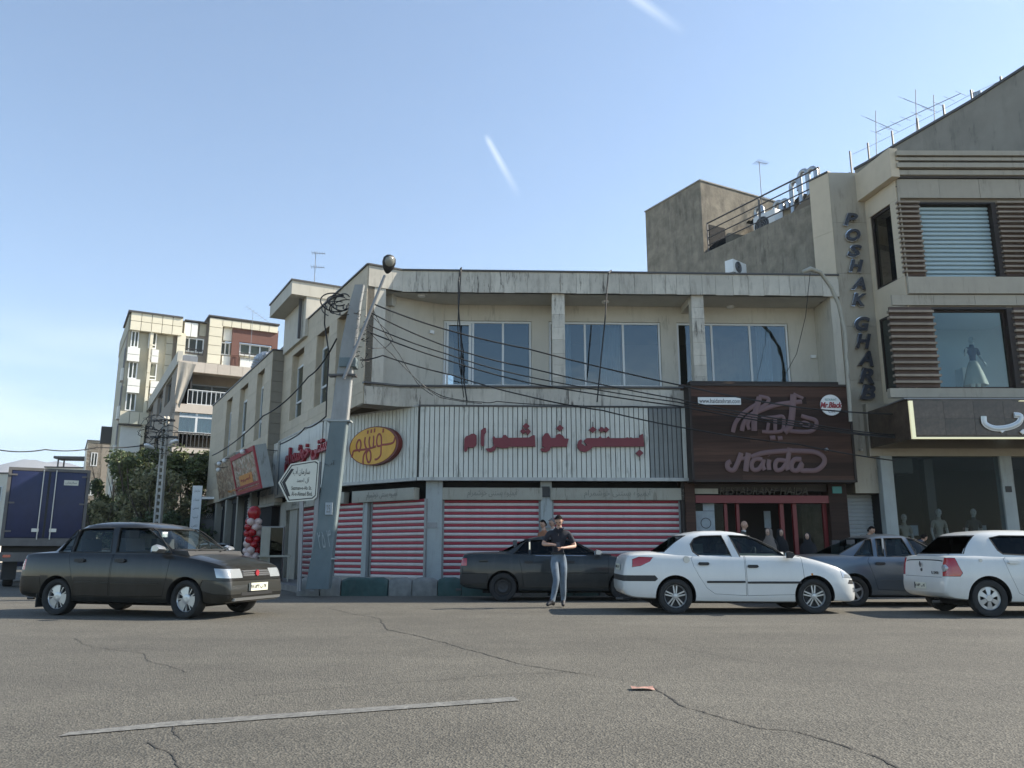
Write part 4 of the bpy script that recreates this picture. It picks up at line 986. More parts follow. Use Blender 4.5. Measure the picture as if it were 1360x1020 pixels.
# railing
def railing(fr, parent, s0, s1, z0, h, y, nb, step, r=.018, mt='coping', slope=0, bars='h'):
    rl = MB().tube([(s0, y, z0 + h), (s1, y, z0 + h + slope)], r * 1.3, 6).build('railing', M[mt], parent, fr)
    if bars == 'h':
        for i in range(1, nb): MB().tube([(s0, y, z0 + h * i / nb), (s1, y, z0 + h * i / nb + slope)], r, 6).build('rail', M[mt], rl, fr)
        n = max(1, round((s1 - s0) / step))
        for i in range(n + 1):
            s = s0 + (s1 - s0) * i / n; MB().box(s - r, s + r, y - r, y + r, z0, z0 + h + slope * i / n).build('post', M[mt], rl, fr)
    else:
        MB().tube([(s0, y, z0 + .05), (s1, y, z0 + .05)], r, 6).build('rail', M[mt], rl, fr)
        n = max(1, round((s1 - s0) / step)); me = MB().box(-r * .7, r * .7, -r * .7, r * .7, 0, h).mesh('baluster', M[mt])
        for i in range(n + 1): linkmesh('baluster', me, rl, M=fr.M @ Matrix.Translation((s0 + (s1 - s0) * i / n, y, z0)))
    return rl
railing(RF, RB, rb_[0] + .15, r2[0] + .3, zT, 1.15, .1, 4, 2.6, .022)
# rooftop ac unit, vent pipes, aerials
def ac_unit(name, label, fr, x, y, z, w=.85, d_=.35, h=.6, rz=0, group=None):
    f2 = fr.sub(x, y, rz, 0); t = thing(name, label, 'air conditioner', f2, group)
    boxobj('casing', -w / 2, w / 2, -d_ / 2, d_ / 2, z + .08, z + h, M['white'], t, f2, bev=.02)
    cx = -w * .12
    MB().lathe([(.0, -.006), (h * .34, -.006), (h * .36, 0)], 'y', (cx, -d_ / 2, z + .08 + (h - .08) / 2), 24).build('fan_opening', M['ink'], t, f2)
    b = MB()
    for k in range(4): r_ = h * (.09 + .08 * k); b.lathe([(r_, -.012), (r_ + .008, -.018), (r_ + .016, -.012)], 'y', (cx, -d_ / 2, z + .08 + (h - .08) / 2), 24, cap=False)
    b.build('fan_guard', M['grey_metal'], t, f2)
    for sx in (-w * .35, w * .35): boxobj('foot', sx - .03, sx + .03, -d_ / 2, d_ / 2, z, z + .08, M['coping'], t, f2)
    return t
pa = FR.on(980, 356, 1.0); ac_unit('air_conditioner', 'small white air conditioner on the flat roof below the cement block', FR, pa[0], 1.2, pa[1] - .25, .75, .3, .5, 40)
for i, (u, v, yy) in enumerate(((1020, 292, .9),)):
    p = RF.on(u, v, yy); ac_unit('air_conditioner', 'larger white air conditioner with round fan behind the terrace railing', RF, p[0], yy, zT - .1, 1.0, .4, .95)
def pipe_stack(label, fr, x, y, z, n, r, h, hs):
    t = thing('vent_pipe', label, 'vent pipe', fr.sub(x, y), 'hooked metal vent pipes')
    f2 = fr.sub(x, y)
    MB().tube([(0, 0, z), (0, 0, z + h * .9)] + [(hs * (1 - math.cos(a)) * .5, -.0, z + h * .9 + hs * .5 * math.sin(a)) for a in [math.pi * k / 6 for k in range(7)]] + [(hs, 0, z + h * .8)], r, 10).build('pipe', M['silver'], t, f2, smooth=50)
    return t
lab = ['hooked silver vent pipe, first of the row by the round-fan unit', 'hooked silver vent pipe, second in the row on the terrace', 'short hooked silver vent pipe in the middle of the terrace row', 'tall hooked silver vent pipe, left of the two tallest', 'tall hooked silver vent pipe nearest the lettered tower', 'silver vent pipe with hook just left of the tall pair']
for i, (u, vt) in enumerate(((1003, 274), (1028, 268), (1036, 266), (1061, 224), (1072, 221), (1050, 238))):
    p = RF.on(u, vt, 1.6); pipe_stack(lab[i], RF, p[0], 1.6, zT - .5, 1, .085, p[1] - zT + .45, .34)
def aerial(label, base, h, yaw, boom=1.0, els=7, el=.5, tilt=0, mast_r=.014, two=False):
    f2 = Frame(base.x, base.y, yaw, base.z); t = thing('tv_aerial', label, 'aerial', f2)
    MB().tube([(0, 0, 0), (0, 0, h)], mast_r, 6).build('mast', M['grey_metal'], t, f2)
    for kk, zz in enumerate([h - .05] + ([h * .62] if two else [])):
        b = MB().tube([(-boom * .3, 0, zz - tilt * .3), (boom * .7, 0, zz + tilt * .7)], .010, 6)
        for i in range(els):
            x_ = -boom * .3 + boom * i / (els - 1); e_ = el * (1 - .45 * i / els) / 2; z_ = zz + tilt * x_ / boom
            b.tube([(x_, -e_, z_), (x_, e_, z_)], .006, 5)
        b.build('antenna', M['grey_metal'], t, f2)
    return t
aerial('comb shaped aerial on a mast above the cement block terrace', Vector((*w2(RF, RF.on(1012, 270, 2.2)[0], 2.2), zT - .2)), hitY(1012, 214, RF.w(RF.on(1012, 270, 2.2)[0], 2.2).y).z - zT + .2, 20, .5, 7, .45, two=True)

# grey side wall rising behind the store, with rods
GO = Vector((hitY(1135, 228, 33).x, 33))
GF = Frame(GO.x, GO.y, SD)
GW = thing('grey_gable_block', 'plain grey rendered block with sloping roof line behind the clothing store', 'building', GF)
pts = [GF.on(u, v) for (u, v) in ((1135, 226), (1150, 218), (1200, 188), (1290, 136), (1362, 90))]
poly = [(pts[0][0], 8)] + pts + [(pts[-1][0] + 3, pts[-1][1]), (pts[-1][0] + 3, 8)]
M['greyrender'] = mat('grey_render', (.25, .23, .19), .9, var=.14, vscale=.9, drip=.5, dscale=.4, streak=.5, sscale=.5, streakcol=(.13, .12, .1))
MB().prism(poly, 'y', 0, .3).build('gable_wall', M['greyrender'], GW, GF)
p5 = [(p[0], p[1] - .05) for p in pts]
b = MB()
for a, c in zip(pts[:-1], pts[1:]): b.prism([(a[0], a[1]), (c[0], c[1]), (c[0], c[1] + .10), (a[0], a[1] + .10)], 'y', -.06, .36)
b.build('coping', M['coping'], GW, GF)
for (u, v0, v1) in ((1132, 224, 199), (1156, 214, 188), (1188, 196, 172), (1222, 181, 155), (1257, 163, 137), (1294, 143, 117), (1334, 128, 99)):
    a = GF.on(u, v0 + 12, .15); c = GF.on(u, v1, .15); MB().box(a[0] - .03, a[0] + .03, .12, .18, a[1], c[1]).build('post', M['coping'], GW, GF)
b = MB(); prev = None
for (u, v) in ((1132, 205), (1156, 194), (1188, 178), (1222, 161), (1257, 143), (1294, 123), (1334, 105), (1362, 90)):
    c = GF.on(u, v, .15)
    if prev: b.tube([(prev[0], .15, prev[1]), (c[0], .15, c[1])], .008, 5)
    prev = c
b.build('wire', M['grey_metal'], GW, GF)
for k in range(4):
    p = GF.on(1294 + k * 3.2, 140, .8); MB().tube([(p[0], .8, p[1] - .5), (p[0], .8, GF.on(1295 + k * 3.2, 119 + 2 * k % 3, .8)[1])], .05, 8).build('pipe', M['silver'], GW, GF, smooth=50)
gb = GF.on(1163, 214, .6)
def aerial2(label, u, v0, v1, els, boomp):
    p = GF.on(u, v0, .6); q_ = GF.on(u, v1, .6); t = thing('tv_aerial', label, 'aerial', GF)
    MB().tube([(p[0], .6, p[1] - .5), (q_[0], .6, q_[1])], .018, 6).build('mast', M['grey_metal'], t, GF)
    b = MB()
    (ua, va), (ub, vb_) = boomp
    A = GF.on(ua, va, .6); B_ = GF.on(ub, vb_, .6); b.tube([(A[0], .6, A[1]), (B_[0], .6, B_[1])], .014, 6)
    for i in range(els):
        f_ = i / (els - 1); x_ = A[0] + (B_[0] - A[0]) * f_; z_ = A[1] + (B_[1] - A[1]) * f_; b.tube([(x_, .6 - .35, z_), (x_, .6 + .35, z_)], .008, 5)
    b.build('antenna', M['grey_metal'], t, GF)
aerial2('thin roof aerial with short cross bar, leftmost above the clothing store', 1163, 214, 147, 3, ((1150, 156), (1186, 172)))
aerial2('tall roof aerial with cross bar in the middle above the clothing store', 1216, 172, 119, 3, ((1200, 131), (1238, 146)))
aerial2('long rising boom aerial spanning two masts above the clothing store', 1240, 168, 126, 9, ((1163, 176), (1276, 124)))

# ------------------------------------------------------------------ buildings up the side street
# second building, beige, next to the corner one
b2c = SF.w(-side_end - .0, -.45)
B2 = Frame(b2c.x, b2c.y, SD)
SB = thing('beige_side_building', 'beige stone clad building with tall narrow windows next to the corner building', 'building', B2)
b2e = -B2.on(283.5, 537)[0]; z2 = (B2.on(300, 523)[1] + B2.on(355, 474)[1]) / 2; print('b2', b2e, z2)
w2s = []
for (ua, ub, vt, vb) in ((302, 309, 536, 600), (320, 330, 517, 585), (343, 352, 497, 583)):
    w2s.append((B2.on(ua, vt)[0], B2.on(ub, vt)[0], B2.on(ua, vb)[1], B2.on(ua, vt)[1]))
print(w2s)
zb_ = min(4.6, zsg0 + 1.2); zw0 = w2s[2][2]; zw1 = w2s[2][3]
w2s = [(a, c, zw0, zw1) for (a, c, _, _) in w2s]
cw = wall_holes(B2, SB, -b2e, 0, 3.4, z2, w2s, .25, M['beige_dark'])
clad(B2, cw, -b2e, 0, 3.4, z2 - .03, 1.7, .75, w2s, M['beige'], -.02, 0, .006, 21)
boxobj('coping', -b2e, .02, -.06, .2, z2 - .02, z2 + .04, M['coping'], SB, B2)
B2R = Frame(*w2(B2, 0, 0), CH)
rw = MB().box(.01, 6, .02, .2, 3.4, z2).build('return_wall', M['beige_dark'], SB, B2R)
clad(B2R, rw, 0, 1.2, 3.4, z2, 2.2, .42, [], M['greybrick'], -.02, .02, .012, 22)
boxobj('coping', -.02, 3, -.05, .2, z2, z2 + .05, M['coping'], SB, B2R)
for (a, c, z0, z1) in w2s:
    MB().box(a, a + .02, .0, .45, z0, z1).box(a + .02, c, .17, .30, z0 + (z1 - z0) * .8, z1).build('window_reveal', M['beige'], SB, B2)
    window(B2, SB, a + .03, c - .02, z0, z0 + (z1 - z0) * .8, .16, (), .09, 'alu', 'glass', (z0 + (z1 - z0) * .28,))
    boxobj('room', a, c, .8, .85, z0, z1, M['interior'], SB, B2)
MB().box(-b2e, -.2, .25, 6, 3.2, z2 - .3).build('core', M['interior'], SB, B2)
MB().box(-b2e, 0, .3, 6, .1, 3.4).build('shop_core', M['dark'], SB, B2)
for i in range(5):
    a = -b2e + .2 + i * (b2e - .3) / 5; boxobj('shop_pier', a, a + .3, .02, .4, .1, 3.4, M['header'], SB, B2)
sh = MB().box(-4.2, -2.8, .25, .3, .1, 3.3).build('roller_shutter', M['grey_shut'], SB, B2)
me = MB().prism([(0, .01), (-.03, .03), (-.03, .09), (0, .11)], 'x', -.7, .7).mesh('shutter_slat', M['grey_shut'])
for i in range(28): linkmesh('shutter_slat', me, sh, M=B2.M @ Matrix.Translation((-3.5, .25, .1 + i * .113)))
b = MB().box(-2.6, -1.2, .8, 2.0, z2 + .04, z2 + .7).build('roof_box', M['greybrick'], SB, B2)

def glazing(fr, parent, s0, s1, z0, z1, y, n, gm='glass_dark', fm='alu', fw=.07, transom=None, back=True):
    divs = [s0 + (s1 - s0) * i / n for i in range(1, n)]
    w = window(fr, parent, s0, s1, z0, z1, y, divs, fw, fm, gm, (transom,) if transom else (), .1)
    if back: boxobj('room', s0 - .05, s1 + .05, y + .7, y + .8, z0 - .1, z1 + .1, M['interior'], parent, fr)
    return w

# middle building with balconies
mc = hitY(239, 466, 50); BMs = Frame(mc.x, mc.y, SD); BMf = Frame(mc.x, mc.y, CH)
BM = thing('balcony_apartment_building', 'taupe apartment building with deep railed balconies on the side street', 'building', BMf)
zM = mc.z; mfar = -BMs.on(192, 525)[0]; print('mid', zM, mfar)
Z_ = lambda v: BMf.on(262, v)[1]
ws = []
for (ua, ub, vt, vb) in ((195, 199, 523, 560), (201, 206, 512, 550), (212, 218, 505, 540), (222, 229, 495, 530)):
    ws.append((BMs.on(ua, vt)[0], BMs.on(ub, vt)[0]))
zr = lambda v: BMs.on(224, v)[1]
floors = [(zr(534), zr(506)), (zr(590), zr(562)), (zr(646), zr(618))]
b = MB(); holes = []
for (z0, z1) in floors:
    for (a, c) in ws: holes.append((a, c, z0, z1))
# wall by horizontal bands
zcuts = [0] + sum([[z0, z1] for (z0, z1) in sorted(floors)], []) + [zM]
sides = MB(); prevz = 0
for (z0, z1) in sorted(floors):
    sides.box(-mfar, 0, 0, .3, prevz, z0); p = -mfar
    for (a, c) in sorted(ws): sides.box(p, a, .001, .3, z0, z1); p = c
    sides.box(p, 0, .001, .3, z0, z1); prevz = z1
sides.box(-mfar, 0, 0, .3, prevz, zM - .8)
sides.build('side_wall', M['taupe'], BM, BMs)
boxobj('parapet', -mfar, 0, -.12, .2, zM - .9, zM, M['plaster'], BM, BMs)
for (z0, z1) in floors:
    for (a, c) in ws: window(BMs, BM, a + .02, c - .02, z0 + .02, z1 - .02, .18, (), .08, 'grey_metal', 'glass_dark')
boxobj('room', -mfar + .1, -.1, .8, .9, 0, zM - 1, M['interior'], BM, BMs)
mw_ = 11
boxobj('roof_edge', 0, mw_, -.12, .2, Z_(495), Z_(481.5), M['pinkstone'], BM, BMf)
n_ = 14
for i in range(n_): boxobj('stone_panel', i * mw_ / n_, (i + 1) * mw_ / n_ - .015, -.15, -.12, Z_(495), Z_(481.5), M['pinkstone'], BM, BMf)
boxobj('balcony_slab', 0, mw_, -.10, 2.2, Z_(549), Z_(538), M['pinkstone'], BM, BMf)
boxobj('balcony_slab', 0, mw_, -.25, 2.2, Z_(603), Z_(596), M['pinkstone'], BM, BMf)
boxobj('roof_slab', 0, mw_, .2, 8, zM - 1.0, zM - .6, M['plaster'], BM, BMf)
boxobj('back_wall', 0, mw_, 2.2, 2.4, 0, zM - .8, M['taupe'], BM, BMf)
glazing(BMf, BM, .8, 5.6, Z_(536), Z_(502), 2.05, 3, 'glass_dark', 'grey_metal', .1, Z_(512))
railing(BMf, BM, .7, mw_ - 1, Z_(538), .95, .05, 1, .28, .03, 'alu', 0, 'v')
glazing(BMf, BM, .15, 7.2, Z_(577), Z_(545.5), .0, 6, 'glass', 'white', .13, Z_(554))
M['drape'] = mat('patterned_drape', (.34, .34, .28), .9, var=.3, vscale=2, stretch=(14, 1, .6))
b = MB(); n = 60
for i in range(n):
    x0, x1 = .3 + 6.8 * i / n, .3 + 6.8 * (i + 1) / n; b.quad((x0, .3 + .08 * (i % 2), Z_(577)), (x1, .3 + .08 * ((i + 1) % 2), Z_(577)), (x1, .3 + .08 * ((i + 1) % 2), Z_(547)), (x0, .3 + .08 * (i % 2), Z_(547)))
b.build('drapes', M['drape'], BM, BMf, smooth=80)
railing(BMf, BM, .1, 8, Z_(596), .95, -.15, 1, .24, .035, 'coping', 0, 'v')
# canvas sheet hanging at the corner of the upper balcony
M['canvas'] = mat('hanging_canvas', (.34, .31, .26), .9, var=.2, stretch=(4, 1, .5))
b = MB(); n = 14
tl = (-.05, -.18, Z_(483)); tr = (1.0, -.18, Z_(485)); bl = (-.1, -.22, Z_(527)); br = (.22, -.2, Z_(545))
for i in range(n):
    for j in range(8):
        P_ = []
        for (a, c) in ((i, j), (i + 1, j), (i + 1, j + 1), (i, j + 1)):
            f_, g_ = a / n, c / 8; top = Vector(tl).lerp(Vector(tr), f_); bot = Vector(bl).lerp(Vector(br), f_); q_ = top.lerp(bot, g_); q_.y += .05 * math.sin(a * .7) * (.3 + g_); P_.append(tuple(q_))
        b.quad(*P_)
o = b.build('canvas_sheet', M['canvas'], BM, BMf, smooth=80)
MB().box(-.0, mw_, .0, 2.2, 0, Z_(603) - .1).build('ground_floor', M['taupe'], BM, BMf)
# cube air cooler seen above
boxobj('cooler', .4, 1.3, 1.5, 2.3, zM - .6, zM + .1, M['grey_metal'], BM, BMf)

# tall cream apartment block
tcn = hitY(172.5, 412.5, 66); TBf = Frame(tcn.x, tcn.y, CH + .5); TBs = Frame(tcn.x, tcn.y, SD)
TB = thing('cream_apartment_block', 'tall cream and white panelled apartment block at the end of the side street', 'building', TBf)
zTt = tcn.z; fx = lambda u, v=450: TBf.on(u, v)[0]; fzz = lambda u, v: TBf.on(u, v)[1]
def pan(u0, v0, u1, v1, mt, name='wall_panel', y=0.0, th=.4, nx=1, nzz=1):
    s0, z0 = TBf.on(u0, v1, y); s1 = TBf.on(u1, (v0 + v1) / 2, y)[0]; z1 = TBf.on(u0, v0, y)[1]
    for i in range(nx):
        for j in range(nzz):
            boxobj(name, s0 + (s1 - s0) * i / nx + .02, s0 + (s1 - s0) * (i + 1) / nx - .02, y, y + th, z0 + (z1 - z0) * j / nzz + .02, z0 + (z1 - z0) * (j + 1) / nzz - .02, M[mt], TB, TBf)
MB().box(.1, fx(371), .62, 12, 0, zTt - 1.6).build('core', M['olive'], TB, TBf)
MB().box(.05, fx(243.5, 420), .6, 11.9, zTt - 1.6, zTt - .1).build('core', M['olive'], TB, TBf)
boxobj('coping', -.1, fx(243.5, 420), -.1, 6, zTt - .1, zTt + .05, M['coping'], TB, TBf)
pan(172.5, 413, 243.5, 437.5, 'yellowcream', nx=5, nzz=2)                         # projecting top band
pan(186, 438, 198, 590, 'yellowcream', y=.1, nzz=8)
pan(211, 440, 226, 560, 'olive', y=.45, nzz=8); pan(226, 440, 243, 560, 'yellowcream', y=.1, nzz=7, nx=1)
for k, (v0, v1) in enumerate(((438, 460), (479, 502), (521, 545))):
    s0, s1 = fx(175.5 - k * 3.6, v0), fx(186 - k * 2.0, v0); z0, z1 = fzz(178, v1), fzz(178, v0)
    glazing(TBf, TB, s0, s1, z0, z1, .38, 2, 'glass_dark', 'white', .09)
    s0, s1 = fx(199, v0), fx(210, v0); glazing(TBf, TB, s0, s1, fzz(205, v1 + 2), fzz(205, v0 + 2), .38, 1, 'glass_dark', 'white', .09, fzz(205, v1 - 3))
for (v0, v1) in ((460, 479), (502, 521)): pan(168, v0, 186, v1, 'whitepanel', y=.0, nzz=2); pan(198.5, v0 + 3, 211, v1 + 2, 'whitepanel', y=.1, nzz=2)
pan(158, 545, 198, 562, 'yellowcream', y=.0, nx=3); pan(157, 564, 187, 600, 'whitepanel', y=.3); pan(150, 600, 190, 640, 'yellowcream', y=.0, nx=2, nzz=2)
pan(157, 562.5, 188, 564, 'coping', 'ledge', y=-.1)
pan(244, 427, 263, 446, 'whitepanel', y=.2, nx=2); pan(264, 427, 274, 446, 'olive', y=.5)
glazing(TBf, TB, fx(242, 455), fx(272, 455), fzz(255, 466), fzz(255, 447), .5, 3, 'glass_dark', 'white', .1)
pan(241, 468, 262, 480, 'whitepanel', y=.3); railing(TBf, TB, fx(241, 468), fx(270, 468), fzz(255, 470), .5, .25, 1, .35, .03, 'coping', 0, 'v')
pan(274.5, 421, 295, 482, 'yellowcream', y=-.1, nzz=5); pan(295, 424, 370, 433, 'yellowcream', y=-.1, nx=6)
boxobj('coping', fx(274.5), fx(370), -.2, 3, fzz(280, 420.5), fzz(280, 420.5) + .12, M['coping'], TB, TBf)
boxobj('coping', fx(244), fx(274), .1, 3, fzz(258, 426.5), fzz(258, 426.5) + .1, M['coping'], TB, TBf)
pan(296, 434, 309, 452, 'whitepanel', y=.4); glazing(TBf, TB, fx(294, 460), fx(307, 460), fzz(300, 470), fzz(300, 453), .5, 2, 'glass_dark', 'white', .1)
pan(294, 472, 307, 486, 'whitepanel', y=.3)
# red brown recess
rs0, rs1 = fx(309, 445), fx(370, 445)
MB().box(rs0, rs1, .1, .4, fzz(330, 455), fzz(330, 434)).box(rs0, fx(318, 460), .1, .4, fzz(330, 492), fzz(330, 455)).box(fx(361, 470), rs1, .1, .4, fzz(330, 492), fzz(330, 455)).build('red_wall', M['redbrown'], TB, TBf)
glazing(TBf, TB, fx(319, 465), fx(360, 465), fzz(335, 472), fzz(335, 456), .45, 3, 'glass_dark', 'white', .12)
pan(318, 474, 345, 488, 'whitepanel', y=.2); railing(TBf, TB, fx(308, 470), fx(318, 470), fzz(310, 486), 1.0, .0, 1, .4, .03, 'redbrown', 0, 'v'); railing(TBf, TB, fx(318, 470), fx(345, 470), fzz(325, 476), .5, .15, 1, .4, .03, 'coping', 0, 'v')
# shaded side of the block with stepped bays
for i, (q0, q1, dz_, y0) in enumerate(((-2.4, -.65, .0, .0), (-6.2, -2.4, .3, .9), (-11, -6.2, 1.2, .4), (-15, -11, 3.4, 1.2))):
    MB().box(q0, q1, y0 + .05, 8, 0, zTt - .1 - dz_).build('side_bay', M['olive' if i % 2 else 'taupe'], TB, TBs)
    for k in range(5):
        z1 = zTt - 3.0 - k * 3.3 - dz_ * .3
        window(TBs, TB, q0 + .5, q1 - .5, z1 - 1.7, z1, y0 - .02, (), .08, 'grey_metal', 'glass_dark')
        boxobj('spandrel', q0 + .3, q1 - .3, y0 - .15, y0 + .05, z1 - 2.9, z1 - 1.8, M['whitepanel' if i < 2 else 'olive'], TB, TBs)
boxobj('cooler', -11.5, -10.6, -.9, .4, zTt - 10.2, zTt - 8.6, M['coping'], TB, TBs)
boxobj('roof_vent', 2, 2.4, 4, 4.4, zTt, zTt + .5, M['silver'], TB, TBf)

# distant low buildings
def simple_house(name, label, u0, v0, u1, Y, mt, deg=CH, depth=8, rows=3, cols=3, wmat='glass_dark', group=None, rail=False):
    p0 = hitY(u0, v0, Y); f_ = Frame(p0.x, p0.y, deg); w = f_.on(u1, v0)[0]; t = thing(name, label, 'building', f_, group)
    MB().box(0, w, 0, depth, 0, p0.z).build('wall', M[mt], t, f_); boxobj('coping', -.1, w + .1, -.1, depth, p0.z, p0.z + .15, M['coping'], t, f_)
    for r in range(rows):
        for c in range(cols):
            s = w * (c + .3) / cols; e = w * (c + .75) / cols; z1 = p0.z - 1.2 - r * 3.2
            window(f_, t, s, e, z1 - 1.5, z1, -.04, ((s + e) / 2,), .1, 'alu', 'glass_dark')
    return t, f_, w, p0.z
t, f_, w, z = simple_house('white_building', 'narrow white building seen past the left edge of the cream block', 117, 586, 137, 88, 'farwhite', CH, 10, 4, 1)
f3 = Frame(f_.o.x, f_.o.y, SD); MB().box(-9, 0, .02, 6, 0, z - .1).build('side_wall', M['taupe'], t, f3)
for k in range(5):
    for j in range(3): window(f3, t, -8.4 + j * 2.8, -6.9 + j * 2.8, z - 3 - k * 3.1, z - 1.4 - k * 3.1, -.03, (), .08, 'alu', 'glass_dark')
simple_house('low_cream_house', 'low cream house with a rooftop frame far behind the truck', 60, 621, 112, 100, 'farwhite', 10, 8, 2, 4)
q_ = hitY(98, 621, 102); MB()
t2 = thing('rooftop_frame', 'small flat roofed frame shelter on the far cream house roof', 'shelter', Frame(q_.x, q_.y, 10))
f2 = Frame(q_.x, q_.y, 10)
for sx in (-2, 1.6): 
    for sy in (0, 2): boxobj('post', sx, sx + .15, sy, sy + .15, q_.z - .2, q_.z + 1.1, M['coping'], t2, f2)
boxobj('roof', -2.4, 2.2, -.3, 2.6, q_.z + 1.1, q_.z + 1.4, M['coping'], t2, f2)
simple_house('low_white_house', 'low white house at the far left edge beyond the truck', -60, 629, 12, 80, 'farwhite', 4, 8, 2, 3)
simple_house('long_low_house', 'long low cream house half hidden behind the blue truck box', 12, 640, 64, 96, 'plaster', 6, 8, 2, 4)
# hills
from mathutils import noise as mnoise
b = MB(); n = 320; vs = []; rows_ = 26
for i in range(n + 1):
    X = -4200 + 8400 * i / n; prof = (190 * math.exp(-((X + 2330) / 480) ** 2) + 150 * math.exp(-((X + 3000) / 600) ** 2) + 215 + 40 * math.sin(X / 370) + 20 * math.sin(X / 97 + 1))
    for j in range(rows_):
        q_ = j / (rows_ - 1); Yj = 3200 + 2300 * q_; env = math.sin(math.pi * min(1, q_ * 1.25) ** 1.1) if q_ < .8 else 0; env = max(0, env)
        nn = mnoise.fractal(Vector((X / 420, Yj / 420, 1.3)), .9, 2.1, 7); rid = 1 - abs(mnoise.fractal(Vector((X / 260, Yj / 500, 7.7)), .8, 2.2, 6))
        vs.append((X, Yj, max(-4, prof * env * (.78 + .22 * rid) + 42 * nn * env)))
b.add(vs, [(i * rows_ + j, (i + 1) * rows_ + j, (i + 1) * rows_ + j + 1, i * rows_ + j + 1) for i in range(n) for j in range(rows_ - 1)])
M['hill'] = mat('mountain_rock', (.17, .16, .15), .95, var=.2, vscale=.004)
h_ = b.build('hills', M['hill'], None, WORLD, smooth=180); h_['kind'] = 'structure'

# ------------------------------------------------------------------ leaning concrete pole with street lamp
PY = 19.9
pb = gz(427, 772, .16); PP = Frame(pb.x, pb.y, 0)
top = hitY(477, 378, PY)
def at(u, v, Y=PY): return hitY(u, v, Y)
UP = thing('utility_pole', 'leaning square concrete utility pole in front of the corner shutters', 'utility pole', Frame(pb.x, pb.y, 0))
def beam_h(pts, name, parent, mt, flat=.55):
    """tapered pole of H section through (centre, width) stations"""
    b = MB()
    sec = [(-1, -1), (1, -1), (1, -.55), (.35, -.35), (.35, .35), (1, .55), (1, 1), (-1, 1), (-1, .55), (-.35, .35), (-.35, -.35), (-1, -.55)]
    vs_ = []
    for (c, w) in pts:
        for (x, y) in sec: vs_.append((c.x + x * w / 2, c.y + y * w * flat / 2, c.z))
    n = len(sec); fs = [(i * n + j, i * n + (j + 1) % n, (i + 1) * n + (j + 1) % n, (i + 1) * n + j) for i in range(len(pts) - 1) for j in range(n)]
    fs += [tuple(range(n))[::-1], tuple(range((len(pts) - 1) * n, len(pts) * n))]
    b.add(vs_, fs); return b.build(name, mt, parent, WORLD, smooth=20)
st = []
for (u, v, wpx) in ((423, 782, 35), (430, 730, 32), (440, 650, 29), (451, 560, 27), (457, 510, 26)): st.append((at(u, v), wpx / 53))
M['pole_paint'] = mat('blue_grey_painted_pole', (.13, .165, .17), .8, var=.12, vscale=2, bump=.25, streak=.25, streakcol=(.2, .2, .18))
b = MB()
def sq(pts, b):
    vs_ = []
    for (c, w) in pts:
        for (x, y) in ((-1, -1), (-.85, -1.1), (.85, -1.1), (1, -1), (1, 1), (-1, 1)): vs_.append((c.x + x * w * .41, c.y + y * w * .5 / 2, c.z))
    n = 6; b.add(vs_, [(i * n + j, i * n + (j + 1) % n, (i + 1) * n + (j + 1) % n, (i + 1) * n + j) for i in range(len(pts) - 1) for j in range(n)] + [tuple(range(n))[::-1], tuple(range((len(pts) - 1) * n, len(pts) * n))])
    return b
sq([(c, w) for c, w in st[:4]], b).build('painted_base', M['pole_paint'], UP, WORLD)
b = MB(); sq([(at(451.2, 559.5), 26.5 / 53), (at(457, 510), 25 / 53), (at(464, 455), 23 / 53), (at(472, 405), 18 / 53), (at(478, 379), 15 / 53)], b).build('pole_shaft', M['pole'], UP, WORLD)
for (u, v, w) in ((451.5, 560, 31), (436, 742, 34)):
    c = at(u - 6 * (v > 700), v); boxobj('steel_band', c.x - w / 106, c.x + w / 106, PY - .16, PY + .16, c.z - .015, c.z + .02, M['pillar'], UP, WORLD)
b = MB()
for k in range(9):
    v = 392 + k * 12; c = at(476 - (v - 385) * .155, v); r_ = random.Random(k); b.tube([(c.x + .12, PY - .15, c.z + .02), (c.x + .20 + r_.uniform(0, .1), PY - .22, c.z + .03), (c.x + .24, PY - .2, c.z + .1)], .005, 5)
b.build('climbing_hook', M['coping'], UP, WORLD)['kind'] = 'stuff'
c = at(455, 500); boxobj('clamp', c.x - .32, c.x + .36, PY - .2, PY + .05, c.z - .02, c.z + .03, M['coping'], UP, WORLD); 
c = at(463, 484); boxobj('clamp', c.x - .2, c.x + .22, PY - .2, PY + .18, c.z - .1, c.z + .14, M['pole_paint'], UP, WORLD, bev=.02)
# worn notices on the pole
for (u0, v0, u1, v1) in ((434, 668, 444, 684),):
    a = at(u0, v1); c = at(u1, v0); p_ = boxobj('paper_notice', a.x, c.x, PY - .20, PY - .175, a.z, c.z, M['poster'], UP, WORLD); text('25', a.x + .03, c.x - .05, a.z + .05, c.z - .06, PY - .201, M['greyink'], p_, WORLD, depth=.001)
a = at(436, 620); text('آب', a.x - .05, a.x + .2, a.z, a.z + .14, PY - .172, M['ink'], UP, WORLD, 'stencil', depth=.002)
a = at(430, 722); M['chalk'] = mat('chalk_marks', (.3, .33, .33), .9); text('۲۵ ۳', a.x - .1, a.x + .22, a.z - .1, a.z + .3, PY - .19, M['chalk'], UP, WORLD, 'stencil', depth=.002, rot=.2)
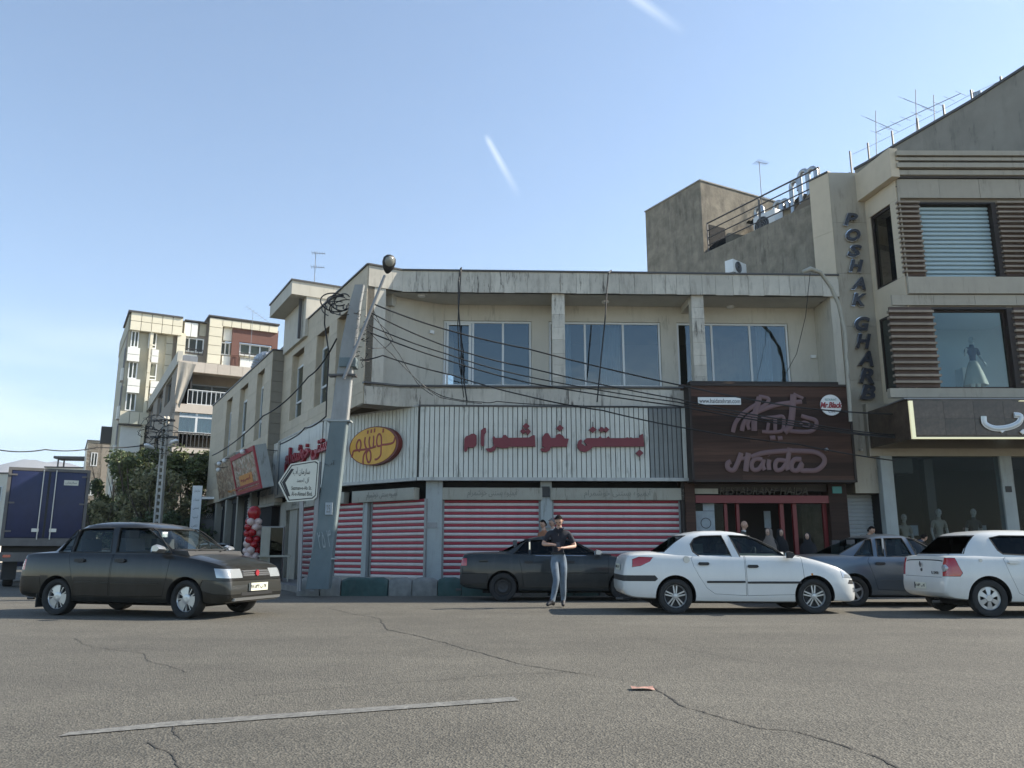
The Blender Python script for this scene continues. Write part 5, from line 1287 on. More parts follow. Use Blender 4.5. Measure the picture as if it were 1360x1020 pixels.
# lamp arm and head
LP = thing('street_lamp', 'street lamp with dark oval hood on a long arm clamped to the concrete pole', 'street lamp', Frame(at(461, 500).x, PY, 0, at(461, 500).z))
A = at(459, 506); B_ = at(514, 372); Yl = PY - .25
MB().tube([(A.x, Yl, A.z), ((A.x + B_.x) / 2, Yl - .05, (A.z + B_.z) / 2), (B_.x, Yl - .12, B_.z)], [.045, .04, .035], 10).build('arm', M['grey_metal'], LP, WORLD, smooth=50)
M['lens'] = mat('lamp_lens', (.22, .22, .19), .15, var=.1)
hc = at(520, 357); 
hd = MB(); 
for i in range(13):
    pass
dirv = (at(522, 347) - at(516, 371)).normalized(); Mh = Matrix.Translation((hc.x, Yl - .2, hc.z)) @ Vector((dirv.x, -.35, dirv.z)).normalized().to_track_quat('Z', 'Y').to_matrix().to_4x4()
MB().lathe([(.03, -.32), (.09, -.27), (.17, -.15), (.21, 0), (.19, .14), (.10, .22), (.0, .24)], 'z', (0, 0, 0), 24, cap=False).build('hood', M['black'], LP, M=Mh @ Matrix.Diagonal((.85, .5, .88, 1)), smooth=60)
MB().lathe([(.0, -.13), (.10, -.10), (.15, 0), (.13, .10), (.0, .17)], 'z', (0, 0, 0), 24, cap=False).build('lens', M['lens'], LP, M=Matrix.Translation((.03, -.09, -.01)) @ Mh @ Matrix.Diagonal((.88, .42, .92, 1)), smooth=60)

# cables
def cable(label, pts, r=.014, sag=0.0, n=14, group=None, name='cable', mt='cable'):
    o = None; P = []
    for a, c in zip(pts[:-1], pts[1:]):
        a, c = Vector(a), Vector(c)
        for i in range(n): t = i / n; p = a.lerp(c, t); p.z -= sag * 4 * t * (1 - t); P.append(p)
    P.append(Vector(pts[-1])); o = MB().tube(P, r, 6).build(name, M[mt], None, WORLD, smooth=60); tag(o, label, 'cable', group); return o
G_ = 'overhead cables from the leaning pole'
def ray(u, v, Y): return tuple(hitY(u, v, Y))
cable('overhead cable starting highest on the leaning pole and dropping right to the store tower', [ray(497, 404, PY), ray(590, 437, 20.5), ray(700, 463, 21.0), ray(905, 512, 21.6), ray(1060, 541, 21.6), ray(1190, 550, 21.4)], .020, 0.03, group=G_)
cable('second overhead cable down from the pole top crossing the first window', [ray(492, 415, PY), ray(590, 459, 20.5), ray(700, 488, 21.0), ray(900, 530, 21.6), ray(1060, 560, 21.6), ray(1190, 578, 21.4)], .018, .04, group=G_)
cable('third overhead cable of the fan, crossing the middle of the windows', [ray(490, 432, PY), ray(590, 469, 20.6), ray(700, 500, 21.1), ray(900, 534, 21.6), ray(1060, 563, 21.6), ray(1190, 580, 21.4)], .016, .04, group=G_)
cable('fourth overhead cable running just under the third across the balcony slab', [ray(488, 440, PY), ray(590, 477, 20.7), ray(700, 508, 21.1), ray(900, 539, 21.6), ray(1060, 566, 21.6), ray(1190, 581.5, 21.4)], .018, .03, group=G_)
cable('lowest overhead cable crossing over the white slats of the fascia sign', [ray(478, 478, PY), ray(508, 472, 20.2), ray(600, 498, 20.8), ray(700, 526, 21.0), ray(800, 545, 21.2), ray(925, 571, 21.6), ray(1060, 590, 21.5), ray(1190, 612, 21.3)], .018, .03, group=G_)
cable('thin cable sweeping from the pole down to the left along the side street', [ray(447, 450, PY), ray(410, 500, 23), ray(350, 552, 27), ray(282, 605, 34)], .022, .15)
cable('long thin cable far left over the truck towards the lattice pole', [ray(-900, 560, 26), ray(-10, 596, 30), ray(60, 597, 32), ray(130, 594, 34), ray(208, 588, 36)], .025, .1)
cable('thin cable drooping from the pole to the chamfered balcony edge', [ray(490, 440, PY), ray(520, 470, 20.6), ray(560, 510, 21.2), ray(585, 528, 21.6), ray(640, 536, 22.0)], .009, .02)
cable('second thin cable drooping beside it to the fascia top', [ray(496, 412, PY), ray(510, 440, 20.4), ray(530, 470, 20.9), ray(555, 510, 21.4), ray(575, 525, 21.8)], .009, .02)
cable('thin looping cable hanging beneath the cable fan', [ray(492, 418, PY), ray(515, 440, 20.4), ray(522, 452, 20.5), ray(512, 462, 20.4), ray(488, 463, PY)], .009, .0)
cable('slack cable lying along the top of the fascia sign', [ray(560, 510, 21.4), ray(590, 527, 21.9), ray(640, 534, 22.1), ray(660, 533, 22.1), ray(760, 538, 22.2), ray(840, 540, 22.2), ray(910, 541, 22.2)], .012, .03)
cable('thick black cable hanging down the facade from the parapet at the first window', [ray(612, 356, 22.3), ray(609, 375, 22.2), ray(609, 410, 22.2), ray(612, 450, 22.2), ray(614, 490, 22.2), ray(620, 532, 22.2)], .022, .0)
cable('second thick black cable beside the first, bent over the parapet', [ray(613, 355, 22.35), ray(611, 380, 22.3), ray(608, 430, 22.3), ray(610, 480, 22.3), ray(616, 528, 22.3)], .016, .0)
cable('black cable hanging from the parapet over the middle window bay', [ray(812, 359, 22.35), ray(808, 363, 22.2), ray(806, 385, 22.2), ray(804, 420, 22.2), ray(798, 480, 22.2), ray(793, 534, 22.2)], .022, .0)
cable('thin cable hanging across the right window bay', [ray(1076, 362, 22.4), ray(1070, 420, 22.4), ray(1058, 470, 22.4), ray(1035, 512, 22.4)], .009, .0)
cable('black cable dropping down the side facade near its corner window', [ray(447, 393, 22.6), ray(432, 403, 22.8), ray(431, 430, 23.0), ray(437, 470, 23.0), ray(434, 520, 23.1), ray(433, 553, 23.2)], .022, .0)
cable('black cable draped along the top of the side street sign board', [ray(433, 553, 23.0), ray(415, 566, 23.6), ray(405, 568, 24.5), ray(395, 578, 25.5), ray(372, 590, 27.5)], .022, .02)
# tangled coils by the pole top
tg = thing('cable_coil', 'tangled bundle of black cable loops at the top of the leaning pole', 'cable coil', Frame(at(450, 400).x, PY, 0, at(450, 400).z))
rnd = random.Random(9)
for k in range(8):
    r_ = rnd.uniform(.12, .34); c = at(452 + rnd.uniform(-8, 8), 404 + rnd.uniform(-4, 10)); P = []
    a0 = rnd.uniform(0, 1); n = 22; span = rnd.uniform(.5, .95)
    for i in range(n): a = math.pi * 2 * (a0 * .2 + span * i / n); P.append((c.x + r_ * math.cos(a) * 1.1, PY - .15 + .12 * math.sin(a * 1.3 + k), c.z + r_ * math.sin(a) * .8))
    MB().tube(P, rnd.choice([.009, .013, .018]), 6).build('loop', M['cable'], tg, WORLD, smooth=60)
for k in range(10):
    c = at(480 + rnd.uniform(-4, 10), 420 + k * 7); P = [(c.x + rnd.uniform(-.1, .1), PY - .1 + rnd.uniform(-.1, .1), c.z + rnd.uniform(-.12, .12)) for _ in range(7)]; P.sort(key=lambda p: p[2]); MB().tube(P, .010, 5).build('loop', M['cable'], tg, WORLD, smooth=60)
for k in range(7):
    c = at(436 + k * 4.5, 408 + rnd.uniform(-4, 14)); boxobj('insulator', c.x - .02, c.x + .02, PY - .25, PY - .2, c.z - .03, c.z + .04, M['coping'], tg, WORLD)
# pale curved lamp arm on the facade's right end
cu = thing('curved_lamp_arm', 'pale curved pipe arm rising beside the lettered tower', 'lamp arm', Frame(hitY(1127, 520, 21.8).x, 21.8, 0))
MB().tube([ray(1130, 560, 21.8), ray(1126, 500, 21.8), ray(1122, 440, 21.8), ray(1114, 405, 21.8), ray(1104, 382, 21.7), ray(1090, 362, 21.6), ray(1076, 357, 21.5), ray(1066, 361, 21.5)], [.055] * 6 + [.07, .05], 10).build('pipe', M['header'], cu, WORLD, smooth=60)

# ------------------------------------------------------------------ direction sign
DY = 19.75
dp = gz(397, 782, .16)
DS = thing('direction_sign', 'white arrow shaped street sign pointing left on a grey post by the concrete pole', 'street sign', Frame(dp.x, DY, 0))
aZ = lambda u, v: (lambda p: (p.x, p.z))(hitY(u, v, DY - .08))
lp_, tp_ = hitY(397, 790, DY), hitY(401, 655, DY)
MB().tube([(lp_.x, DY, .15), (tp_.x, DY, tp_.z)], .055, 10).build('post', M['grey_metal'], DS, WORLD, smooth=60)
lp_, tp_ = hitY(414, 782, DY), hitY(425, 613, DY)
MB().box(-.05, .05, -.03, .03, 0, 1).build('post', M['grey_metal'], DS, M=Matrix.Translation((lp_.x, DY + .02, .15)) @ Matrix(((1, 0, (tp_.x - lp_.x), 0), (0, 1, 0, 0), (0, 0, tp_.z - .15, 0), (0, 0, 0, 1))))
M['signwhite'] = mat('sign_face', (.60, .59, .50), .45, var=.04, streak=.1, streakcol=(.3, .28, .2))
o6 = [(369.5, 641), (386, 616), (420, 610.5), (424, 613), (420.5, 660), (416, 664), (382, 667)]
bd = MB().prism([aZ(*p) for p in o6], 'y', DY - .08, DY - .055).build('board', M['signwhite'], DS, WORLD)
def inset(P, k):
    cx = sum(p[0] for p in P) / len(P); cy = sum(p[1] for p in P) / len(P); return [(cx + (p[0] - cx) * k, cy + (p[1] - cy) * k) for p in P]
oi, o2 = inset(o6, .93), inset(o6, .88); b = MB()
for i in range(len(oi)):
    j = (i + 1) % len(oi); b.prism([aZ(*oi[i]), aZ(*oi[j]), aZ(*o2[j]), aZ(*o2[i])], 'y', DY - .083, DY - .0795)
b.build('border_line', M['ink'], bd, WORLD)
MB().prism([aZ(374.5, 640.5), aZ(387, 622.5), aZ(390.5, 623), aZ(379, 641), aZ(385.5, 659), aZ(382, 659)], 'y', DY - .085, DY - .0795).build('arrow', M['ink'], bd, WORLD)
for body, u0, u1, v0, v1 in (('سازمان آب', 389, 412, 632, 621), ('آل احمد', 394, 411, 642, 634), ('Sazman-e-Ab St.', 387, 414, 650.5, 645.5), ('Al-e-Ahmad Blvd.', 387, 415, 658.5, 653)):
    a, c = aZ(u0, v0), aZ(u1, v1); text(body, a[0], c[0], a[1], c[1], DY - .083, M['ink'], bd, WORLD, 'lettering', depth=.002)

# ------------------------------------------------------------------ lattice concrete pole further up the side street
lb = gz(208, 735, 0); LY = 36.0
LPn = thing('lattice_pole', 'pierced concrete utility pole with tangled wires in front of the trees', 'utility pole', Frame(hitY(212, 690, LY).x, LY, 0))
pa, pb_ = hitY(206, 735, LY), hitY(221, 553, LY)
b = MB(); n = 24
for i in range(n):
    t0_, t1_ = i / n, (i + 1) / n; a = Vector((pa.x, LY, 0)).lerp(pb_, t0_); c = Vector((pa.x, LY, 0)).lerp(pb_, t1_); w0_ = .36 - .14 * t0_; w1_ = .36 - .14 * t1_; h = c.z - a.z
    for sx in (-1, 1):
        x0 = a.x + sx * w0_ * .36; x1 = c.x + sx * w1_ * .36; k = w0_ * .13
        b.add([(x0 - k, LY - .12, a.z), (x0 + k, LY - .12, a.z), (x0 + k, LY + .12, a.z), (x0 - k, LY + .12, a.z), (x1 - k, LY - .12, c.z), (x1 + k, LY - .12, c.z), (x1 + k, LY + .12, c.z), (x1 - k, LY + .12, c.z)],
              [(0, 3, 2, 1), (4, 5, 6, 7), (0, 1, 5, 4), (1, 2, 6, 5), (2, 3, 7, 6), (3, 0, 4, 7)])
    b.box(a.x - w0_ * .28, a.x + w0_ * .28, LY - .1, LY + .1, a.z, a.z + h * .38)
b.build('pole_shaft', M['lattice'], LPn, WORLD)
for (du, dv, wpx) in ((0, 0, .5), (1, 22, .6)):
    c = hitY(218, 560 + dv, LY); boxobj('crossarm', c.x - wpx, c.x + wpx, LY - .1, LY, c.z, c.z + .09, M['coping'], LPn, WORLD)
rnd = random.Random(4)
for k in range(26):
    c = hitY(213 + rnd.uniform(-14, 16), 572 + rnd.uniform(-12, 40), LY); r_ = rnd.uniform(.2, .55); P = [(c.x + r_ * math.cos(a) * rnd.uniform(.8, 1.1), LY - .2 + rnd.uniform(-.2, .2), c.z + r_ * .6 * math.sin(a)) for a in [rnd.uniform(0, 1) + 3.5 * i / 9 for i in range(10)]]
    MB().tube(P, rnd.choice([.010, .015]), 5).build('loop', M['cable'], LPn, WORLD, smooth=60)
for (u0, v0, u1, v1, nm) in ((205, 596, 192, 590, 'lamp_head'), (226, 588, 236, 585, 'lamp_head')):
    a, c = hitY(u0, v0, LY - .3), hitY(u1, v1, LY - .8); MB().tube([a, a.lerp(c, .3), a.lerp(c, .8), c], [.04, .12, .13, .05], 8, squash=(1, 1, .7)).build(nm, M['white'], LPn, WORLD, smooth=60)

# ------------------------------------------------------------------ trees and hedge at the left
def leafmat(name, col):
    m = bpy.data.materials.new(name); m.use_nodes = True; t = m.node_tree; N = t.nodes; L = t.links; b = N['Principled BSDF']
    b.inputs['Roughness'].default_value = .6; g = N.new('ShaderNodeNewGeometry'); v = N.new('ShaderNodeVectorMath'); v.operation = 'SCALE'; v.inputs[0].default_value = col
    r = N.new('ShaderNodeMapRange'); r.inputs[3].default_value = .5; r.inputs[4].default_value = 1.6; L.new(g.outputs['Random Per Island'], r.inputs[0]); L.new(r.outputs[0], v.inputs['Scale']); L.new(v.outputs[0], b.inputs['Base Color'])
    tr = N.new('ShaderNodeBsdfTranslucent'); L.new(v.outputs[0], tr.inputs[0]); mx = N.new('ShaderNodeMixShader'); mx.inputs[0].default_value = .3
    out = N['Material Output']; L.new(b.outputs[0], mx.inputs[1]); L.new(tr.outputs[0], mx.inputs[2]); L.new(mx.outputs[0], out.inputs[0]); return m
LEAF = [leafmat('leaf_olive', (.12, .14, .055)), leafmat('leaf_dark', (.075, .10, .042)), leafmat('leaf_dry', (.22, .21, .11))]
def tree(name, label, x, y, h, cr, lm, seed, trunk_h=None, nleaf=4200, ls=.16, squat=1.0, droop=.3):
    rnd = random.Random(seed); t = thing(name, label, 'tree', Frame(x, y, rnd.uniform(0, 90))); f_ = Frame(x, y, 0); th = trunk_h or h * .4
    b = MB(); base = Vector((0, 0, 0)); tops = []
    b.tube([(0, 0, 0), (.05, .02, th * .5), (.0, .06, th)], [.16, .13, .11], 9)
    for k in range(8):
        a = 2 * math.pi * k / 8 + rnd.uniform(-.3, .3); e = Vector((math.cos(a) * cr * rnd.uniform(.45, .8), math.sin(a) * cr * rnd.uniform(.45, .8), h * rnd.uniform(.55, .9)))
        m_ = Vector((e.x * .45, e.y * .45, th + (e.z - th) * .45)); b.tube([(0, 0, th * rnd.uniform(.6, 1)), m_, e], [.08, .05, .02], 6); tops.append(e)
        for _ in range(2):
            e2 = e + Vector((rnd.uniform(-.6, .6), rnd.uniform(-.6, .6), rnd.uniform(.1, .7))); b.tube([m_.lerp(e, .5), e2], [.03, .01], 5); tops.append(e2)
    b.build('trunk', M['bark'], t, f_, smooth=60)
    vs_ = []; fs = []; cen = []
    for k in range(34):
        a = rnd.uniform(0, 2 * math.pi); zf = rnd.uniform(.18, 1) ** .9; rr = cr * math.sqrt(max(.05, 1 - (2 * zf - 1.0) ** 2 * .8)) * rnd.uniform(.35, 1)
        cen.append((Vector((math.cos(a) * rr, math.sin(a) * rr, th * .5 + (h - th * .5) * zf)), rnd.uniform(.28, .6) * cr * .55))
    for i in range(nleaf):
        c, r_ = rnd.choice(cen); d_ = Vector((rnd.gauss(0, 1), rnd.gauss(0, 1), rnd.gauss(0, 1))).normalized() * r_ * rnd.uniform(.35, 1.05); p = c + d_; p.z -= abs(rnd.gauss(0, droop)) * .4
        if p.z < .2: p.z = .2 + rnd.random() * .4
        ax = Vector((rnd.gauss(0, 1), rnd.gauss(0, 1), rnd.gauss(0, .8))).normalized(); up = ax.orthogonal().normalized(); up.rotate(Matrix.Rotation(rnd.uniform(0, 6.28), 3, ax)); s_ = ls * rnd.uniform(.6, 1.4); l_ = ax * s_; w_ = up * s_ * .42
        n = len(vs_); vs_ += [tuple(p - l_ * .5), tuple(p + w_ * .6), tuple(p + l_ * .6), tuple(p - w_ * .6)]; fs.append((n, n + 1, n + 2, n + 3))
    b = MB(); b.add(vs_, fs); b.build('crown', lm, t, f_); return t
def tx(u, Y): return hitY(u, 715, Y).x
tree('street_tree', 'dense dark rounded tree beside the cream block, leftmost of the clump', tx(152, 44), 44, 6.3, 1.9, LEAF[1], 1, 1.2, 6500, .20)
tree('street_tree', 'tall bushy green tree left of the lattice pole', tx(176, 42), 42, 6.2, 1.8, LEAF[0], 2, 1.3, 6500, .20)
tree('street_tree', 'loose dry leaved shrubby tree directly behind the lattice pole', tx(203, 40), 40, 5.0, 1.8, LEAF[2], 3, .8, 4600, .22, droop=.7)
tree('street_tree', 'broad green tree right of the lattice pole under the balconies', tx(243, 43), 43, 6.1, 2.1, LEAF[0], 4, 1.3, 7500, .20)
tree('street_tree', 'round green tree closest to the beige side building', tx(272, 45), 45, 6.3, 1.9, LEAF[0], 5, 1.4, 6500, .20)
tree('street_tree', 'low sparse sunlit bush just right of the truck', tx(128, 41), 41, 3.6, 1.2, LEAF[2], 6, .5, 2400, .2, droop=.7)
tree('street_tree', 'low dark shrub under the lattice pole between the larger trees', tx(225, 39), 39, 2.7, 1.7, LEAF[1], 7, .5, 4200, .2)
tree('street_tree', 'small shaded shrub left of the white banner', tx(187, 38.5), 38.5, 2.4, 1.3, LEAF[1], 8, .5, 3000, .18)
# garden wall with railing behind the banner
gw = thing('garden_fence', 'dark garden fence with upright bars behind the white banner', 'fence', Frame(tx(130, 47), 47, 0)); gf = Frame(tx(130, 47), 47, 6)
boxobj('base_wall', 0, 9.5, 0, .25, 0, 1.2, M['taupe'], gw, gf)
me = MB().box(-.02, .02, -.02, .02, 0, 1.3).mesh('bar', M['coping'])
for i in range(48): linkmesh('bar', me, gw, M=gf.M @ Matrix.Translation((i * .2, .12, 1.2)))
boxobj('rail', 0, 9.5, .08, .16, 2.4, 2.46, M['coping'], gw, gf)
cp = thing('carport', 'carport with thin white frame and dark mesh panels beside the banner', 'carport', Frame(tx(262, 40), 40, 0)); f_ = Frame(tx(262, 40), 40, 8)
wq = f_.on(312, 668)[0]; zq_ = f_.on(285, 663)[1]
for x_ in (0, wq * .5, wq): boxobj('post', x_ - .04, x_ + .04, 0, .08, 0, zq_, M['white'], cp, f_)
boxobj('beam', -.1, wq + .1, -.02, .1, zq_, zq_ + .12, M['white'], cp, f_); boxobj('roof', -.1, wq + .1, .1, 4, zq_ + .02, zq_ + .1, M['coping'], cp, f_)
boxobj('back_wall', -.1, wq + .1, 4, 4.1, 0, zq_, M['dark'], cp, f_)
zm = f_.on(285, 690)[1]; MB().box(.04, wq - .04, .02, .05, 0, zm).build('mesh_panel', M['coping'], cp, f_)
rnd = random.Random(12); b = MB()
for i in range(16):
    x_ = .1 + (wq - .2) * i / 15; b.tube([(x_ - .15, .0, zm), (x_, .0, zm + .25), (x_ + .12, .0, zm + .12), (x_, 0, zm + .02), (x_ - .1, 0, zm + .14)], .02, 5)
b.build('scroll_work', M['coping'], cp, f_)
lampq = hitY(303, 673, 39.8); boxobj('floodlight', lampq.x - .25, lampq.x + .3, 39.7, 39.9, lampq.z - .15, lampq.z + .2, M['white'], cp, WORLD)
# white banner
bn = thing('banner', 'tall narrow white banner with Persian text lines at the side street', 'banner', Frame(tx(259, 34), 34, 0)); f_ = Frame(tx(250.5, 34), 34, 3)
wq = f_.on(267, 670)[0]; z1 = f_.on(258, 645)[1]
pn = boxobj('panel', 0, wq, 0, .04, .6, z1, M['white'], bn, f_)
for x_ in (.05, wq - .05): boxobj('post', x_ - .02, x_ + .02, .045, .085, 0, z1, M['grey_metal'], bn, f_)
for i, w_ in enumerate(('سازمان', 'خدمات', 'بستنی', 'آبمیوه', 'تلفن')):
    zc_ = z1 - .22 - i * .36; text(w_.replace('ف', 'ف'), wq * .2, wq * .8, zc_ - .06, zc_ + .06, -.001, M['greyink'], pn, f_, 'lettering', depth=.002)

# ------------------------------------------------------------------ signs along the side street
def on2(u, v, y=0): return B2.on(u, v, y)
# stone name boards next to the slatted sign
nb0 = SS.on(349, 620, -.05)[0]; nb1 = SS.on(369, 620, -.05)[0]
NB = thing('name_board', 'pair of tall grey stone panels with faded Persian text beside the side street sign', 'sign', SS)
zn0, zn1 = SS.on(360, 668, -.05)[1], SS.on(360, 593, -.05)[1]
for k in range(2):
    a = nb0 + (nb1 - nb0) * k / 2; c = a + (nb1 - nb0) / 2 - .03; p_ = boxobj('panel', a, c, -.10, .2, zn0, zn1, M['parapet'], NB, SS, bev=.01)
    for j, w_ in enumerate(('دفتر', 'وکالت', 'املاک', 'سند')):
        zc_ = zn1 - .3 - j * (zn1 - zn0) / 4.4; text(w_, a + (c - a) * .2, a + (c - a) * .8, zc_ - .09, zc_ + .09, -.101, M['greyink'], p_, SS, 'lettering', depth=.003)
boxobj('bottom_rail', nb0 - .05, nb1 + .05, -.12, .3, zn0 - .12, zn0 - .01, M['header'], NB, SS)
MB().box(nb0 - 1, nb1, .25, 1.4, .1, zn1).build('backing', M['interior'], NB, SS)
def photo_mat(name, cols, sc):
    m = bpy.data.materials.new(name); m.use_nodes = True; t = m.node_tree; N = t.nodes; L = t.links; b = N['Principled BSDF']; b.inputs['Roughness'].default_value = .4
    co = N.new('ShaderNodeTexCoord'); v = N.new('ShaderNodeTexVoronoi'); v.inputs['Scale'].default_value = sc; L.new(co.outputs['Object'], v.inputs['Vector'])
    n = N.new('ShaderNodeTexNoise'); n.inputs['Scale'].default_value = sc * 1.2; n.inputs['Detail'].default_value = 6; L.new(co.outputs['Object'], n.inputs['Vector'])
    s = N.new('ShaderNodeSeparateColor'); L.new(v.outputs['Color'], s.inputs[0]); a = N.new('ShaderNodeMath'); a.operation = 'MULTIPLY_ADD'; L.new(s.outputs[0], a.inputs[0]); a.inputs[1].default_value = .45; L.new(n.outputs[0], a.inputs[2])
    r = N.new('ShaderNodeValToRGB'); e = r.color_ramp.elements; L.new(a.outputs[0], r.inputs[0])
    e[0].position = .40; e[0].color = (*cols[0], 1); e[1].position = 1.0; e[1].color = (*cols[-1], 1)
    for i, c in enumerate(cols[1:-1]): q = e.new(.40 + .6 * (i + 1) / (len(cols) - 1)); q.color = (*c, 1)
    L.new(r.outputs[0], b.inputs['Base Color']); return m
M['food1'] = photo_mat('food_print_pale', [(.04, .02, .015), (.26, .10, .05), (.48, .43, .36), (.10, .10, .04), (.36, .20, .12), (.5, .46, .4)], 4)
M['food2'] = photo_mat('food_print_brown', [(.03, .02, .012), (.16, .07, .03), (.42, .34, .22), (.07, .03, .02), (.22, .12, .06), (.4, .34, .24)], 4)
M['orange'] = mat('orange_print', (.55, .22, .03), .4, var=.1)
# big red framed food poster, tilted forward
def tilted(u0t, v0t, u1t, v1t, u0b, v0b, u1b, v1b, yt, yb_): # corners: left/right top, left/right bottom in pixel terms on planes yt / yb_
    return [B2.on(u0b, v0b, yb_), B2.on(u1b, v1b, yb_), B2.on(u1t, v1t, yt), B2.on(u0t, v0t, yt)]
def board_fr(x0, x1, y0, z0, z1, lean, thick=.35):
    """local frame of a board leaning outward by lean metres at the top"""
    ang = math.atan2(lean, z1 - z0); return B2.M @ Matrix.Translation((x0, y0, z0)) @ Matrix.Rotation(ang, 4, 'X'), x1 - x0, (z1 - z0) / math.cos(ang)
xa, xb = B2.on(311, 630, -1.0)[0], B2.on(343, 610, -1.0)[0]; zA, zB = B2.on(340, 648, -1.0)[1], B2.on(334, 597, -1.0)[1]
FP = thing('food_poster_sign', 'large red framed food poster sign with orange panel over the side street shops', 'sign', B2)
Mx, w_, h_ = board_fr(xa, xb, -.8, zA, zB, .35)
MB().box(0, w_, 0, .38, 0, h_).build('case', M['pillar'], FP, M=Mx)
fwd = .16
b = MB().box(0, w_, -.06, .0, 0, fwd).box(0, w_, -.06, 0, h_ - fwd, h_).box(0, fwd, -.06, 0, fwd, h_ - fwd).box(w_ - fwd, w_, -.06, 0, fwd, h_ - fwd).box(fwd, w_ - fwd, -.055, 0, h_ * .14, h_ * .2)
b.build('frame', M['red_side'], FP, M=Mx)
p1_ = MB().box(fwd, w_ - fwd, -.03, 0, fwd, h_ - fwd).build('print', M['food1'], FP, M=Mx)
op = MB().box(w_ * .22, w_ * .75, -.045, -.03, h_ * .2, h_ * .45).build('orange_panel', M['orange'], FP, M=Mx)
def text_m(body, x0, x1, z0, z1, y, mt, parent, Mm, depth=.004, name='lettering', bold=0):
    o = text(body, x0, x1, z0, z1, y, mt, parent, WORLD, name, depth, bold); setW(o, Mm, parent); return o
text_m('آبمیوه', w_ * .28, w_ * .7, h_ * .27, h_ * .40, -.046, M['red_side'], op, Mx, bold=.02)
text_m('بستنی خوشمرام', w_ * .12, w_ * .9, h_ * .05, h_ * .11, -.061, M['orange'], FP, Mx)
xc, xd = B2.on(287, 640, -.9)[0], xa - .05; zC, zD = B2.on(300, 660, -.9)[1], B2.on(296, 612, -.9)[1]
FQ = thing('food_poster_sign', 'brown and cream food poster sign left of the red framed one', 'sign', B2)
Mx, w_, h_ = board_fr(xc, xd, -.7, zC, zD, .3)
MB().box(0, w_, 0, .3, 0, h_).build('case', M['pillar'], FQ, M=Mx); pq = MB().box(.04, w_ - .04, -.02, 0, .04, h_ - .04).build('print', M['food2'], FQ, M=Mx)
b = MB().box(0, w_, -.04, .0, -.0, .05).box(0, w_, -.04, 0, h_ - .05, h_); b.build('frame', M['header'], FQ, M=Mx)
text_m('آبمیوه', w_ * .5, w_ * .9, h_ * .10, h_ * .22, -.03, M['orange'], FQ, Mx, bold=.02)
for i, (u, v) in enumerate(((322, 600), (298, 612), (291, 616), (290, 624))):
    p = B2.on(u, v, -1.3); t = thing('globe_lamp', ['white globe lamp above the red framed poster', 'white globe lamp, upper right of the three over the brown poster', 'white globe lamp, upper left of the three over the brown poster', 'white globe lamp, lowest of the three by the brown poster'][i], 'lamp', B2, None)
    MB().lathe([(.0, -.09), (.07, -.06), (.09, 0), (.07, .06), (.0, .09)], 'z', (p[0], -1.3, p[1]), 12, cap=False).build('globe', M['white'], t, B2, smooth=70)
    MB().tube([(p[0], -1.3, p[1] + .08), (p[0], -.9, p[1] + .14), (p[0], -.1, p[1] + .1)], .015, 6).build('bracket', M['coping'], t, B2)
# balloon column
bcx, bcy = B2.on(332, 770, -1.2)[0], -1.2
BC = thing('balloon_column', 'column of red and white balloons in front of the side street shop', 'balloons', B2.sub(bcx, bcy)); f_ = B2.sub(bcx, bcy); 
M['bal_red'] = mat('red_balloon', (.32, .012, .015), .25); M['bal_white'] = mat('pale_balloon', (.55, .42, .38), .3)
zlo, zhi = .25, B2.on(332, 688, -1.2)[1]; rnd = random.Random(2)
MB().tube([(0, 0, .1), (0, 0, zhi)], .02, 6).build('pole', M['coping'], BC, f_)
def balloon(): 
    return [(.0, -.17), (.018, -.16), (.05, -.13), (.105, -.05), (.125, .03), (.105, .10), (.055, .145), (.0, .155)]
for mname in ('bal_red', 'bal_white'): _bx[mname] = MB().lathe(balloon(), 'z', (0, 0, 0), 12, cap=False).mesh('balloon', M[mname], 80)
n = 11
for i in range(n):
    z_ = zlo + (zhi - zlo) * i / n
    for k in range(4):
        a = k * math.pi / 2 + i * .55; kind = 'bal_red' if (k + i // 1) % 4 in (0, 1) else 'bal_white'
        linkmesh('balloon', _bx[kind], BC, M=f_.M @ Matrix.Translation((.13 * math.cos(a), .13 * math.sin(a), z_ + rnd.uniform(-.03, .03))) @ Matrix.Rotation(a, 4, 'Z') @ Matrix.Rotation(R(75), 4, 'Y'))
linkmesh('balloon', _bx['bal_red'], BC, M=f_.M @ Matrix.Translation((0, 0, zhi + .1)) @ Matrix.Scale(1.7, 4))
# grey kiosk cabinet
KX = hitY(346, 740, 25.5); KF = Frame(KX.x, 25.5, 12); wk = KF.on(375, 740)[0]; zk = KF.on(360, 699)[1]
KC = thing('steel_cabinet', 'grey steel stall cabinet with dark lower doors between balloons and shutters', 'cabinet', KF)
MB().box(0, wk, 0, .6, .1, zk).build('body', M['grey_metal'], KC, KF); boxobj('side_panel', -.02, wk * .38, -.02, .0, .2, zk - .03, M['header'], KC, KF)
MB().box(wk * .4, wk - .02, -.015, 0, zk * .52, zk - .04).build('glass_front', M['car_glass_dark'], KC, KF); boxobj('counter', -.05, wk + .25, -.25, 0, zk * .49, zk * .52, M['header'], KC, KF)
for x_ in (wk * .42, wk + .2): boxobj('leg', x_ - .02, x_ + .02, -.22, -.18, .1, zk * .49, M['header'], KC, KF)
MB().box(wk * .42, wk, -.015, 0, .15, zk * .48).build('lower_door', M['black'], KC, KF)
